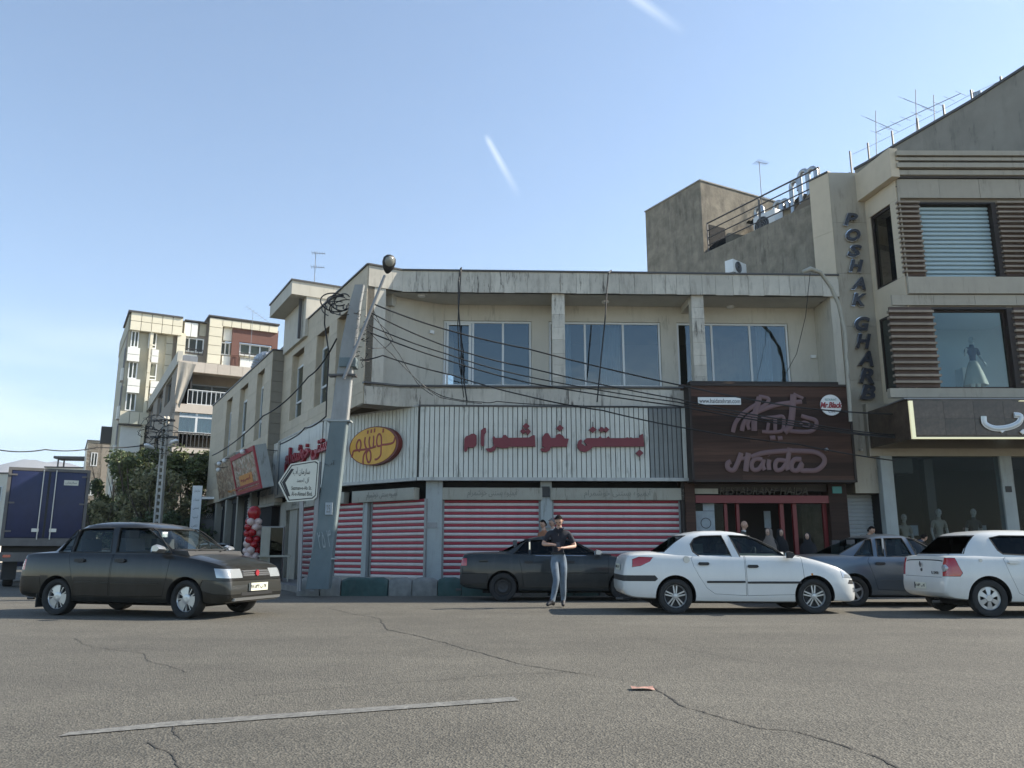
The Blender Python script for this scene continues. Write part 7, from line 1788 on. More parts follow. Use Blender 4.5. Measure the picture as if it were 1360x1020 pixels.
# --- dark grey older saloon behind the walking man
P_grey = carpaint('dark_grey_paint', (.024, .028, .028), metal=.0, dust=.5)
spec405 = dict(L=4.41, W=1.70, paint=P_grey, R=.305, rr=.19, axles=(.95, 3.62), rimkind='steel', rimmat=M['steelrim'], arch=.045, belt=.98, seats=((2.15, .38), (1.3, .36)), dash=2.95, mirror=(3.05, 1.03), mirrormat=M['silver'], glass=M['car_glass_dark'],
    top=[(0, .68), (.03, .90), (.08, 1.02), (.3, 1.055), (.8, 1.07), (3.2, 1.02), (3.5, .97), (4.0, .86), (4.3, .77), (4.38, .66), (4.41, .55)],
    shoulder=[(0, .65), (.03, .86), (.08, .98), (.3, 1.005), (1.2, .985), (3.2, .955), (3.5, .92), (4.0, .82), (4.3, .73), (4.38, .62), (4.41, .52)],
    bottom=[(0, .36), (.1, .30), (.4, .26), (1.4, .21), (3.2, .20), (4.0, .21), (4.35, .22), (4.41, .28)],
    plan=[(0, .90), (.03, .93), (.1, .96), (.3, .985), (.8, 1), (3.5, 1), (4.0, .975), (4.25, .93), (4.37, .86), (4.41, .80)],
    cabin=[(.92, .62, 3.42, .80), (1.0, .72, 3.28, .78), (1.12, .98, 3.02, .73), (1.24, 1.22, 2.76, .69), (1.33, 1.42, 2.54, .65), (1.38, 1.56, 2.38, .60), (1.41, 1.75, 2.15, .48), (1.425, 1.9, 2.0, .35)],
    windows=[([(1.18, 1.01), (1.52, 1.0), (1.52, 1.31), (1.46, 1.30)], 'q'), ([(1.57, 1.0), (2.22, .99), (2.12, 1.335), (1.57, 1.325)], 'r'), ([(2.30, .99), (3.08, .985), (2.55, 1.31), (2.22, 1.335)], 'f')],
    screen=(1.06, 1.34, .68, .57), rear=(1.07, 1.34, .66, .56),
    carves=[([(-.05, .76), (.16, .76), (.16, .93), (-.05, .93)], 'tail_light', 'tail_red', -1.1, -.45, True), ([(-.05, .34), (.62, .40), (.60, .60), (-.05, .60)], 'bumper', 'black', -1.1, 1.1, False),
            ([(4.1, .30), (4.5, .30), (4.5, .52), (3.98, .52), (3.98, .40)], 'bumper', 'black', -1.1, 1.1, False), ([(4.2, .60), (4.5, .58), (4.5, .72), (4.18, .74)], 'headlight', 'lampglass', -1.1, -.45, True)],
    doors=[[(1.36, 1.05), (1.30, .95), (1.38, .55), (1.40, .33), (2.30, .30), (2.28, 1.05)], [(2.31, 1.05), (2.33, .30), (3.28, .32), (3.30, 1.05)]],
    handles=[(1.52, .85), (2.44, .85)])
x, y = place(667, 799, spec405)
y = min(y, KY - 1.72 / 2 - .06)
c2_ = Car('grey_saloon_car', 'dusty dark grey older saloon parked at the kerb behind the walking man', 'car', x, y, 1.0, spec405)
strip(c2_, 1.45, 2.28, .60, .63, P_grey, proud=.01); strip(c2_, 2.34, 3.26, .60, .63, P_grey, proud=.01)
for (a, c) in ((1.18, 2.22), (2.30, 3.08)): MB().tube([(a, -c2_.yside(a, .985) - .005, .985), ((a + c) / 2, -c2_.yside((a + c) / 2, .98) - .005, .98), (c, -c2_.yside(c, .975) - .005, .975)], .008, 6).build('chrome_trim', M['chrome'], c2_.t, c2_.f)
MB().box(1.53, 1.56, -c2_.yside(1.55, 1.15) - .012, -c2_.yside(1.55, 1.15) + .01, 1.0, 1.28).build('chrome_trim', M['chrome'], c2_.t, c2_.f)
strip(c2_, .42, .62, .82, .93, P_grey, proud=.006, name='fuel_flap'); plate(c2_, 0, False, .70)

# --- blue grey saloon with sloping tail behind
P_blue = carpaint('blue_grey_paint', (.10, .125, .15), metal=.5, rough=.3, dust=.12)
specKia = dict(L=4.30, W=1.68, paint=P_blue, R=.295, rr=.195, axles=(.95, 3.45), rimkind='five', arch=.05, belt=.95, seats=((2.05, .40), (1.2, .38)), dash=2.85, mirror=(2.95, 1.0), glass=M['car_glass'],
    top=[(0, .70), (.03, .88), (.08, .98), (.3, 1.01), (.8, 1.03), (3.1, 1.0), (3.4, .94), (3.9, .83), (4.2, .73), (4.27, .64), (4.30, .54)],
    shoulder=[(0, .66), (.03, .84), (.08, .94), (.3, .965), (1.2, .955), (3.1, .94), (3.4, .90), (3.9, .79), (4.2, .69), (4.27, .60), (4.30, .51)],
    bottom=[(0, .34), (.1, .28), (.4, .25), (1.4, .20), (3.2, .19), (4.0, .21), (4.25, .22), (4.30, .28)],
    plan=[(0, .88), (.03, .92), (.1, .955), (.3, .985), (.8, 1), (3.4, 1), (3.9, .97), (4.15, .91), (4.26, .83), (4.30, .76)],
    cabin=[(.88, .35, 3.32, .79), (.98, .50, 3.15, .77), (1.12, .80, 2.86, .72), (1.24, 1.06, 2.62, .68), (1.33, 1.28, 2.42, .64), (1.385, 1.45, 2.25, .59), (1.415, 1.65, 2.05, .48), (1.43, 1.8, 1.95, .35)],
    windows=[([(1.02, .985), (1.40, .975), (1.44, 1.32), (1.34, 1.31)], 'q'), ([(1.49, .975), (1.62, .972), (1.66, 1.33), (1.53, 1.325)], 'v'), ([(1.66, .97), (2.20, .96), (2.07, 1.34), (1.70, 1.335)], 'r'), ([(2.28, .96), (3.0, .95), (2.48, 1.30), (2.17, 1.34)], 'f')],
    screen=(1.03, 1.34, .68, .57), rear=(1.0, 1.34, .66, .56),
    carves=[([(-.05, .70), (.14, .70), (.14, .88), (-.05, .88)], 'tail_light', 'tail_red', -1.1, -.40, True), ([(4.05, .60), (4.5, .56), (4.5, .70), (4.0, .74)], 'headlight', 'lampglass', -1.1, -.42, True)],
    doors=[[(1.34, 1.02), (1.26, .90), (1.36, .55), (1.42, .33), (2.245, .30), (2.24, 1.02)], [(2.265, 1.02), (2.27, .30), (3.18, .32), (3.20, 1.02)]],
    handles=[(1.50, .84), (2.40, .84)])
x, y = place(1137, 806, specKia)
c3_ = Car('blue_grey_car', 'blue grey saloon with sloping rear window between the white saloon and the hatchback', 'car', x, y, 0.5, specKia)
strip(c3_, 1.42, 2.24, .50, .53, P_blue, proud=.01); 
MB().box(1.62, 1.655, -c3_.yside(1.64, 1.15) - .012, -c3_.yside(1.64, 1.15) + .01, .975, 1.33).build('window_bar', M['silver'], c3_.t, c3_.f)
for (a, c) in ((1.02, 2.2), (2.28, 3.0)): MB().tube([(a, -c3_.yside(a, .96) - .006, .965), (c, -c3_.yside(c, .945) - .006, .945)], .007, 6).build('chrome_trim', M['chrome'], c3_.t, c3_.f)

# --- white hatchback at the right edge
P_white2 = carpaint('cream_white_paint', (.60, .60, .565), dust=.12)
specH = dict(L=4.02, W=1.75, paint=P_white2, R=.315, rr=.205, axles=(.72, 3.31), rimkind='cap6', arch=.055, belt=1.0, seats=((1.95, .42), (1.0, .38)), dash=2.55, mirror=(2.75, 1.06), glass=M['car_glass_dark'], handlemat=P_white2,
    top=[(0, .64), (.02, .70), (.05, .98), (.1, 1.04), (.3, 1.05), (2.9, 1.06), (3.1, 1.03), (3.6, .93), (3.85, .83), (3.96, .70), (4.02, .56)],
    shoulder=[(0, .62), (.02, .66), (.05, .93), (.1, 1.0), (.3, 1.02), (2.9, 1.0), (3.1, .98), (3.6, .88), (3.85, .78), (3.96, .66), (4.02, .52)],
    bottom=[(0, .40), (.06, .33), (.2, .29), (1.1, .24), (2.9, .22), (3.6, .23), (3.96, .24), (4.02, .30)],
    plan=[(0, .86), (.02, .90), (.08, .94), (.25, .975), (.6, 1), (3.1, 1), (3.55, .98), (3.8, .92), (3.94, .82), (4.02, .66)],
    cabin=[(.96, .10, 3.10, .835), (1.04, .15, 2.96, .81), (1.15, .26, 2.76, .775), (1.27, .40, 2.56, .735), (1.37, .53, 2.38, .69), (1.43, .65, 2.22, .64), (1.465, .84, 2.0, .54), (1.485, 1.1, 1.7, .36)], sup=7,
    windows=[([(.98, 1.12), (1.05, 1.06), (1.66, 1.03), (1.60, 1.375), (1.10, 1.38), (.90, 1.34), (.94, 1.22)], 'r'), ([(1.74, 1.03), (2.72, 1.03), (2.42, 1.26), (2.22, 1.365), (1.70, 1.378)], 'f')],
    screen=(1.10, 1.39, .70, .58), rear=(1.065, 1.38, .73, .60),
    carves=[([(-.05, .68), (.24, .68), (.29, .74), (.24, .86), (.20, 1.0), (-.05, 1.0)], 'tail_light', 'tail_red', -1.1, -.68, True),
            ([(-.05, .66), (.06, .66), (.06, 1.0), (-.05, 1.0)], 'tailgate', P_white2, -.66, .66, False),
            ([(3.75, .66), (4.2, .60), (4.2, .78), (3.72, .84)], 'headlight', 'lampglass', -1.1, -.40, True)],
    doors=[[(1.12, 1.06), (1.02, .98), (1.10, .70), (1.22, .40), (1.36, .33), (1.90, .32), (1.86, 1.06)], [(1.875, 1.06), (1.915, .32), (2.95, .34), (2.98, 1.03)]],
    handles=[(1.18, .93), (2.02, .93)])
x, y = place(1319, 820, specH, 0, .97)
c4_ = Car('white_hatchback', 'white hatchback with dark rear window and tall red tail light at the right edge', 'car', x, y, 0, specH, .97)
f_ = c4_.f
MB().lathe([(.001, -.03), (.06, -.028), (.07, .03)], 'x', (.045, -.735, .82), 18, cap=False).build('reversing_lamp', M['lampglass'], c4_.t, f_, smooth=40)
def emblem(car, x, y, z, r_, mt='coping'):
    MB().prism([(y, z + r_ * 1.3), (y + r_ * .8, z), (y, z - r_ * 1.3), (y - r_ * .8, z)], 'x', x - .012, x).build('emblem', M[mt], car.t, car.f)
emblem(c4_, .008, 0.05, .88, .042); MB().lathe([(.001, -.01), (.028, -.008), (.03, .01)], 'x', (.02, .05, .78), 12, cap=False).build('lock', M['coping'], c4_.t, f_)
plate(c4_, .0, False, .50, .1, .42, .11)
def rear_text(car, txt, x, y, z, w, h):
    Mp = car.f.M @ Matrix.Translation((x, y, z)) @ Matrix.Rotation(R(-90), 4, 'Z'); o = text(txt, -w / 2, w / 2, -h / 2, h / 2, -.002, M['coping'], car.t, WORLD, 'badge', depth=.006); setW(o, Mp, car.t)
rear_text(c4_, 'L90', .012, -.45, .74, .22, .05)
MB().tube([(.6, -.45, 1.50), (.62, -.45, 1.53)], .01, 6).build('aerial_stub', M['black'], c4_.t, f_)
MB().lathe([(.001, -.0), (.03, -.0), (.032, .02)], 'y', (.62, -c4_.W * .98, .955), 14, cap=False).build('fuel_lock', M['silver'], c4_.t, f_)

# --- dark brown grey saloon driving in from the left
P_dark = carpaint('dark_brown_grey_paint', (.016, .0155, .013), metal=.0, rough=.32, dust=.3)
specP = dict(L=3.94, W=1.61, paint=P_dark, R=.285, rr=.195, axles=(.78, 3.20), rimkind='cap3', arch=.04, belt=.97, seats=((1.85, .38), (1.0, .36)), dash=2.72, mirror=(2.74, 1.02), mirrormat=M['silver'], glass=M['clear_car_glass'], steer=-.12,
    top=[(0, .66), (.03, .86), (.08, .97), (.3, 1.0), (.7, 1.02), (2.98, .99), (3.16, .955), (3.5, .89), (3.80, .80), (3.88, .70), (3.92, .60), (3.94, .52)],
    shoulder=[(0, .63), (.03, .83), (.08, .935), (.3, .955), (1.0, .955), (2.8, .935), (3.0, .91), (3.5, .83), (3.80, .755), (3.88, .67), (3.92, .57), (3.94, .49)],
    bottom=[(0, .34), (.08, .29), (.3, .26), (1.1, .21), (2.8, .20), (3.5, .21), (3.88, .23), (3.94, .30)],
    plan=[(0, .92), (.03, .955), (.1, .975), (.3, .99), (.7, 1), (3.0, 1), (3.45, .99), (3.72, .965), (3.86, .93), (3.94, .86)],
    cabin=[(.90, .30, 3.25, .76), (.98, .38, 3.10, .745), (1.10, .52, 2.88, .71), (1.23, .68, 2.64, .675), (1.34, .82, 2.44, .64), (1.41, .94, 2.28, .59), (1.45, 1.12, 2.05, .48), (1.47, 1.3, 1.85, .35)], sup=7,
    windows=[([(.70, .99), (.96, .985), (.96, 1.34), (.90, 1.32)], 'q'), ([(1.0, .985), (1.74, .98), (1.66, 1.365), (1.12, 1.36), (1.0, 1.345)], 'r'), ([(1.84, .98), (2.86, .97), (2.46, 1.30), (2.34, 1.36), (1.77, 1.37)], 'f')],
    screen=(1.02, 1.35, .66, .57), rear=(1.03, 1.34, .64, .55),
    carves=[([(-.05, .70), (.12, .70), (.12, .88), (-.05, .88)], 'tail_light', 'tail_red', -1.1, -.42, True),
            ([(-.05, .28), (.50, .36), (.45, .60), (-.05, .60)], 'bumper', P_dark, -1.1, 1.1, False),
            ([(3.72, .60), (4.2, .58), (4.2, .72), (3.66, .75)], 'headlight', 'lampglass', -1.1, -.38, True),
            ([(3.80, .61), (4.2, .61), (4.2, .71), (3.80, .72)], 'grille', 'black', -.36, .36, False),
            ([(3.70, .36), (4.2, .34), (4.2, .55), (3.50, .57), (3.45, .42)], 'bumper', M['silver'] if False else carpaint('front_bumper_paint', (.045, .045, .040), metal=.2, dust=.2), -1.1, 1.1, False)],
    doors=[[(.98, 1.02), (.96, .92), (1.10, .55), (1.12, .32), (1.80, .30), (1.80, 1.02)], [(1.815, 1.02), (1.82, .30), (2.80, .32), (2.86, .60), (2.90, .98), (2.8, 1.02)]],
    handles=[(1.20, .86), (1.98, .86)])
deg = -16
x, y = place(70, 817.5, specP, deg, 1.08)
c5_ = Car('dark_saloon_car', 'dark brown grey boxy saloon with three bladed wheel caps driving in from the left', 'car', x, y, deg, specP, 1.08)
f_ = c5_.f
strip(c5_, 1.14, 1.80, .50, .53, P_dark, proud=.012); strip(c5_, 1.83, 2.72, .50, .53, P_dark, proud=.012)
for z_ in (.635, .665, .695): MB().box(3.905 - (z_ - .6) * .25, 3.925 - (z_ - .6) * .25, -.35, .35, z_ - .005, z_ + .005).build('grille_bar', M['silver'], c5_.t, f_)
MB().lathe([(.045, 0), (.045, .02)], 'x', (3.91, 0, .665), 20).build('emblem', M['red_side'], c5_.t, f_)
plate(c5_, 3.955, True, .455, 0, .50, .12, '۷۲ ب ۲۳۵ ۸۷')
MB().prism([(3.72, .27), (3.96, .26), (3.98, .30), (3.72, .31)], 'y', -.62, .62).build('front_lip', M['silver'], c5_.t, f_)
boxobj('air_intake', 3.93, 3.945, -.42, .42, .33, .38, M['black'], c5_.t, f_)
boxobj('sticker', 2.46, 2.48, -.50, -.38, 1.22, 1.30, M['white'], c5_.t, f_)
boxobj('sun_shade', 1.12, 1.55, .60, .61, 1.05, 1.30, M['header'], c5_.t, f_)
boxobj('mudflap', .40, .42, -.78, -.60, .12, .36, M['rubber'], c5_.t, f_)
MB().tube([(3.12, -.5, 1.0), (3.0, -.1, 1.06)], .008, 5).build('wiper', M['black'], c5_.t, f_); MB().tube([(3.15, .1, 1.0), (3.02, .5, 1.06)], .008, 5).build('wiper', M['black'], c5_.t, f_)

# --- white car half hidden up the side street
specW = dict(specKia); specW['paint'] = P_white; specW['rimkind'] = 'steel'; specW['carves'] = specKia['carves'][1:]; specW['glass'] = M['car_glass_dark']
p = gz(305, 768, 0)
c6_ = Car('white_background_car', 'white car half hidden behind the dark saloon at the side street', 'car', p.x - 3.0, p.y + 2.2, -20, specW)

# --- truck with blue box body
TX0, TY = hitY(2, 700, 24.5).x, 24.5
TK = thing('box_truck', 'truck with dark blue double doored box body seen from behind at the left edge', 'truck', Frame(TX0, TY, 31)); f_ = Frame(TX0, TY, 31)
tw_ = f_.on(115, 680)[0]; tz1 = f_.on(60, 622)[1]; tz0 = f_.on(60, 718)[1]
M['truckblue'] = mat('truck_door_blue', (.012, .018, .065), .45, var=.15, streak=.2, streakcol=(.03, .03, .05)); M['truckframe'] = mat('truck_box_frame', (.13, .12, .11), .6, var=.15, streak=.3)
MB().box(0, tw_, .05, 5.2, tz0, tz1).build('box_body', M['truckblue'], TK, f_)
b = MB().box(-.0, .09, 0, .06, tz0, tz1).box(tw_ - .09, tw_, 0, .06, tz0, tz1).box(.09, tw_ - .09, 0, .06, tz1 - .09, tz1).box(.09, tw_ - .09, 0, .06, tz0, tz0 + .07)
b.build('door_frame', M['truckframe'], TK, f_)
for (a, c) in ((.11, tw_ / 2 - .03), (tw_ / 2 + .03, tw_ - .11)):
    d_ = boxobj('door', a, c, -.01, .05, tz0 + .09, tz1 - .11, M['truckblue'], TK, f_, bev=.008)
    xr = c - .14 if a < 1 else a + .14
    MB().tube([(xr, -.05, tz0 + .03), (xr, -.05, tz1 - .05)], .018, 8).build('lock_rod', M['silver'], d_, f_)
    boxobj('lock_plate', xr - .16 if a < 1 else xr - .03, xr + .03 if a < 1 else xr + .16, -.06, -.01, tz0 + .26, tz0 + .36, M['silver'], d_, f_)
    for k in range(3): zz2 = tz0 + .25 + k * (tz1 - tz0 - .5) / 2; hx0 = a - .08 if a < 1 else c - .12; boxobj('hinge', hx0, hx0 + .22, -.03, -.008, zz2, zz2 + .05, M['truckframe'], d_, f_)
boxobj('seal', tw_ / 2 - .03, tw_ / 2 + .03, -.015, .05, tz0 + .09, tz1 - .11, M['black'], TK, f_)
pl = boxobj('sign_plate', tw_ * .68, tw_ * .86, -.02, -.008, tz1 - .50, tz1 - .34, M['plate'], TK, f_); text('سازمان', tw_ * .70, tw_ * .84, tz1 - .46, tz1 - .38, -.021, M['ink'], pl, f_, depth=.002)
boxobj('chassis', .05, tw_ - .05, .3, 7.4, tz0 - .35, tz0, M['black'], TK, f_); boxobj('rear_bumper', .02, tw_ - .02, -.08, .1, tz0 - .62, tz0 - .35, M['truckframe'], TK, f_)
boxobj('rear_sill', -.1, tw_ + .1, -.12, .4, tz0 - .16, tz0 - .0, M['truckframe'], TK, f_)
for sx in (.12, tw_ - .32): boxobj('tail_light', sx, sx + .2, -.1, -.08, tz0 - .5, tz0 - .42, M['tail_red'], TK, f_)
for ay in (1.6, 6.2):
    for sx in (.32, tw_ - .32):
        Mw = f_.M @ Matrix.Translation((sx, ay, .42)) @ Matrix.Rotation(R(90), 4, 'Z'); w_ = linkmesh('wheel', MB().lathe([(.001, -.1), (.25, -.1), (.25, .1), (.001, .1)], 'y', (0, 0, 0), 24, cap=False).mesh('wheel', M['steelrim'], 40), TK, M=Mw)
        linkmesh('tyre', MB().lathe([(.25, -.13), (.39, -.14), (.42, -.1), (.42, .1), (.39, .14), (.25, .13)], 'y', (0, 0, 0), 30, cap=False).mesh('tyre', M['rubber'], 40), w_, M=Mw)
        boxobj('mudguard', sx - .2, sx + .2, ay - .62, ay - .58, .22, .8, M['black'], TK, f_)
cbx = MB().prism([(5.4, .55), (7.4, .55), (7.4, 1.5), (7.1, 2.25), (5.4, 2.3)], 'x', .15, tw_ - .15).build('cab', M['truckblue'], TK, f_)

# ------------------------------------------------------------------ people
M['skin'] = mat('skin', (.45, .27, .19), .55, var=.06, vscale=12); M['skin_pale'] = mat('pale_skin', (.48, .31, .23), .55)
M['hair'] = mat('dark_hair', (.012, .009, .008), .95, spec=.15); M['greyhair'] = mat('grey_hair', (.14, .13, .12), .7)
M['tee'] = mat('navy_black_polo', (.014, .015, .022), .85, var=.15, vscale=8, bump=.2, bscale=12); M['jeans'] = mat('faded_jeans', (.13, .165, .20), .85, var=.3, vscale=7, bump=.3, bscale=14); M['shoe'] = mat('dark_shoe', (.02, .02, .022), .6)
M['blackcloth'] = mat('black_cloth', (.010, .010, .012), .9, bump=.2, bscale=8); M['whiteshirt'] = mat('white_shirt', (.55, .55, .53), .8); M['tan'] = mat('orange_vest', (.30, .13, .07), .85); M['khaki'] = mat('khaki_jacket', (.055, .055, .045), .9); M['bluecloth'] = mat('dark_blue_jacket', (.03, .05, .085), .8)
M['mannequin'] = mat('mannequin_white', (.45, .43, .39), .45); M['dress'] = mat('cream_dress', (.34, .31, .25), .85, var=.15, bump=.2); M['darkdress'] = mat('dark_dress', (.05, .055, .055), .85); M['scarf'] = mat('grey_beige_scarf', (.16, .13, .11), .9); M['phone'] = mat('phone', (.01, .01, .012), .2); M['belt'] = mat('leather_belt', (.015, .012, .01), .5)
def head_mesh(face_dir_tilt, skin, s=1.0):
    """head with brow, nose, lips, eyes, ears; looks to -y, centre at the origin"""
    b = MB(); N, K = 20, 16; vs_ = []
    for i in range(K + 1):
        ph = math.pi * i / K; z = math.cos(ph) * .118; r_ = math.sin(ph)
        for j in range(N):
            a = 2 * math.pi * j / N; x = r_ * math.cos(a) * .076; y = r_ * math.sin(a) * .096
            if z < 0: t = -z / .118; x *= 1 - .30 * t; y = y * (1 - .18 * t) - .012 * t
            if y < 0:
                f_ = max(0, 1 - abs(x) / .022)
                if -.045 < z < .015: y -= .020 * f_ * (1 - abs(z + .025) / .045 if z < -.0 else .4)       # nose
                if .012 < z < .035: y -= .005
                if -.012 < z < .012 and .015 < abs(x) < .045: y += .008                                  # eye sockets
                if z < -.085: y -= .008 * max(0, 1 - abs(x) / .03)
            vs_.append((x * s, y * s, z * s))
    b.add(vs_, [(i * N + j, (i + 1) * N + j, (i + 1) * N + (j + 1) % N, i * N + (j + 1) % N) for i in range(K) for j in range(N)], 0)
    for sx in (-1, 1):
        b.lathe([(.001, -.014), (.012, -.010), (.016, 0), (.010, .012), (.001, .014)], 'x', (sx * .078 * s, .008 * s, -.008 * s), 8, 0, cap=False)
    return b
def skinbody(V, E, mats, segmat, sub=1, squash=None):
    me = bpy.data.meshes.new('b'); names = list(V); idx = {n: i for i, n in enumerate(names)}
    me.from_pydata([V[n][0] for n in names], [(idx[a], idx[c]) for a, c in E], [])
    o = bpy.data.objects.new('_p', me); TMP.collection.objects.link(o); md = o.modifiers.new('s', 'SKIN'); md.branch_smoothing = .4
    for n, i in idx.items(): r_ = V[n][1]; me.skin_vertices[0].data[i].radius = (r_, r_) if not isinstance(r_, tuple) else r_
    me.skin_vertices[0].data[idx['pelvis']].use_root = True
    sb_ = o.modifiers.new('u', 'SUBSURF'); sb_.levels = sub; sb_.render_levels = sub
    r = evalmesh(None, o); bpy.data.objects.remove(o)
    for v in r.vertices:
        if squash: squash(v)
    P = {n: Vector(V[n][0]) for n in names}; rad = {n: (V[n][1] if not isinstance(V[n][1], tuple) else V[n][1][0]) for n in names}
    r.materials.clear()
    for m_ in mats: r.materials.append(m_)
    for f in r.polygons:
        c = f.center; best = None
        for (a, d_), mi in segmat.items():
            A, D = P[a], P[d_]; ab = D - A; t = max(0, min(1, (c - A).dot(ab) / ab.length_squared)); q_ = A + ab * t; dist = (c - q_).length - (rad[a] * (1 - t) + rad[d_] * t)
            if best is None or dist < best[0]: best = (dist, mi)
        f.material_index = best[1]
    r.shade_smooth(); return r
def person(name, label, cat, x, y, z, deg, h, J=None, cols=('skin', 'tee', 'jeans', 'shoe'), hair='hair', head=(0, 0), group=None, fingers=True, long_sleeve=False, scale=1.0, bald=False, fem=False, parts=()):
    f_ = Frame(x, y, deg, z); k = h / 1.78; t = thing(name, label, cat, f_, group)
    B = dict(pelvis=(0, 0, .94), waist=(0, 0, 1.06), belly=(0, 0, 1.17), chest=(0, 0, 1.33), neckb=(0, 0, 1.475), neck=(0, -.015, 1.55), skull=(0, -.02, 1.62),
             shl=(-.175, 0, 1.435), shr=(.175, 0, 1.435), ml=None, mr=None, ell=(-.25, .02, 1.16), elr=(.25, .02, 1.16), wrl=(-.26, -.05, .92), wrr=(.26, -.05, .92),
             hipl=(-.095, 0, .90), hipr=(.095, 0, .90), knl=(-.10, -.02, .50), knr=(.10, -.02, .50), anl=(-.10, .02, .09), anr=(.10, .02, .09), tol=(-.12, -.15, .035), tor=(.12, -.15, .035), hel=(-.10, .06, .04), her=(.10, .06, .04))
    if J: B.update(J)
    for s_ in 'lr':
        B['m' + s_] = tuple(Vector(B['sh' + s_]).lerp(Vector(B['el' + s_]), .62)); B['m2' + s_] = tuple(Vector(B['sh' + s_]).lerp(Vector(B['el' + s_]), .72))
        B['th' + s_] = tuple(Vector(B['hip' + s_]).lerp(Vector(B['kn' + s_]), .4)); B['ca' + s_] = tuple(Vector(B['kn' + s_]).lerp(Vector(B['an' + s_]), .35)); B['fa' + s_] = tuple(Vector(B['el' + s_]).lerp(Vector(B['wr' + s_]), .3))
    rad = dict(pelvis=.135, waist=.125, belly=.128, chest=.150, neckb=.085, neck=.052, skull=.05, shl=.075, shr=.075, ml=.057, mr=.057, m2l=.046, m2r=.046, ell=.041, elr=.041, fal=.040, far=.040, wrl=.026, wrr=.026,
               hipl=.104, hipr=.104, thl=.094, thr=.094, knl=.070, knr=.070, cal=.068, car=.068, anl=.054, anr=.054, tol=.034, tor=.034, hel=.040, her=.040)
    if fem: rad.update(waist=.11, belly=.108, chest=.13, shl=.062, shr=.062)
    V = {n: (tuple(c * k for c in B[n]), rad[n] * k) for n in rad}
    E = [('pelvis', 'waist'), ('waist', 'belly'), ('belly', 'chest'), ('chest', 'neckb'), ('neckb', 'neck'), ('neck', 'skull')]
    SM = {('pelvis', 'waist'): 2, ('waist', 'belly'): 1, ('belly', 'chest'): 1, ('chest', 'neckb'): 1, ('neckb', 'neck'): 0, ('neck', 'skull'): 0}
    for s_ in 'lr':
        E += [('chest', 'sh' + s_), ('sh' + s_, 'm' + s_), ('m' + s_, 'm2' + s_), ('m2' + s_, 'el' + s_), ('el' + s_, 'fa' + s_), ('fa' + s_, 'wr' + s_), ('pelvis', 'hip' + s_), ('hip' + s_, 'th' + s_), ('th' + s_, 'kn' + s_), ('kn' + s_, 'ca' + s_), ('ca' + s_, 'an' + s_), ('an' + s_, 'to' + s_), ('an' + s_, 'he' + s_)]
        arm = 1 if long_sleeve else 0
        SM.update({('chest', 'sh' + s_): 1, ('sh' + s_, 'm' + s_): 1, ('m2' + s_, 'el' + s_): arm, ('el' + s_, 'fa' + s_): arm, ('fa' + s_, 'wr' + s_): arm, ('pelvis', 'hip' + s_): 2, ('hip' + s_, 'th' + s_): 2, ('th' + s_, 'kn' + s_): 2, ('kn' + s_, 'ca' + s_): 2, ('ca' + s_, 'an' + s_): 2, ('an' + s_, 'to' + s_): 3, ('an' + s_, 'he' + s_): 3})
        # hand: palm and five fingers of unequal length
        w = Vector(B['wr' + s_]); e = Vector(B['el' + s_]); d_ = (w - e).normalized(); hd = B.get('hd' + s_)
        if hd: d_ = (Vector(hd) - w).normalized()
        side = d_.cross(Vector((0, 0, 1)) if abs(d_.z) < .8 else Vector((0, -1, 0))).normalized(); curl = side.cross(d_).normalized()
        if curl.z > 0: curl = -curl
        pm = w + d_ * .055; V['pm' + s_] = (tuple(pm * k), .030 * k); E.append(('wr' + s_, 'pm' + s_)); SM[('wr' + s_, 'pm' + s_)] = 0
        if fingers:
            for q_, (off, ln) in enumerate(((-.030, .070), (-.010, .082), (.010, .076), (.029, .060))):
                a1 = pm + d_ * .028 + side * off; a2 = a1 + (d_ * .8 + curl * .5).normalized() * ln * .5; a3 = a2 + (d_ * .25 + curl * .9).normalized() * ln * .45
                for nm, p, r_ in (('a', a1, .0095), ('b', a2, .0088), ('c', a3, .0075)): V['f%s%d%s' % (nm, q_, s_)] = (tuple(p * k), r_ * k)
                E += [('pm' + s_, 'fa%d%s' % (q_, s_)), ('fa%d%s' % (q_, s_), 'fb%d%s' % (q_, s_)), ('fb%d%s' % (q_, s_), 'fc%d%s' % (q_, s_))]; SM[('fa%d%s' % (q_, s_), 'fc%d%s' % (q_, s_))] = 0
            inn = -side if s_ == 'l' else side
            t1_ = w + d_ * .03 + inn * .035 + curl * .01; t2_ = t1_ + (d_ * .6 + inn * .5 + curl * .3).normalized() * .035; t3_ = t2_ + (d_ * .8 + curl * .4).normalized() * .028
            for nm, p, r_ in (('ta', t1_, .012), ('tb', t2_, .0105), ('tc', t3_, .009)): V[nm + s_] = (tuple(p * k), r_ * k)
            E += [('wr' + s_, 'ta' + s_), ('ta' + s_, 'tb' + s_), ('tb' + s_, 'tc' + s_)]; SM[('ta' + s_, 'tc' + s_)] = 0
    cpos = Vector(B['chest']) * k
    def sq_(v):
        if v.co.z > .88 * k and v.co.z < 1.46 * k and abs(v.co.x - cpos.x) < .20 * k:
            yc = B['chest'][1] * k * max(0, min(1, (v.co.z / k - .94) / .4)); 
            if abs(v.co.y - yc) < .17 * k: v.co.y = yc + (v.co.y - yc) * .74
    me = skinbody(V, E, [M[c] for c in cols], SM, 1, sq_)
    me.name = 'body'; body = linkmesh('body', me, t, f_)
    # head joined to the body mesh
    hp = Vector(B['skull']) * k + Vector((0, -.012, .055 * k)); Mh = Matrix.Translation(hp) @ Matrix.Rotation(R(head[1]), 4, 'Z') @ Matrix.Rotation(R(head[0]), 4, 'X')
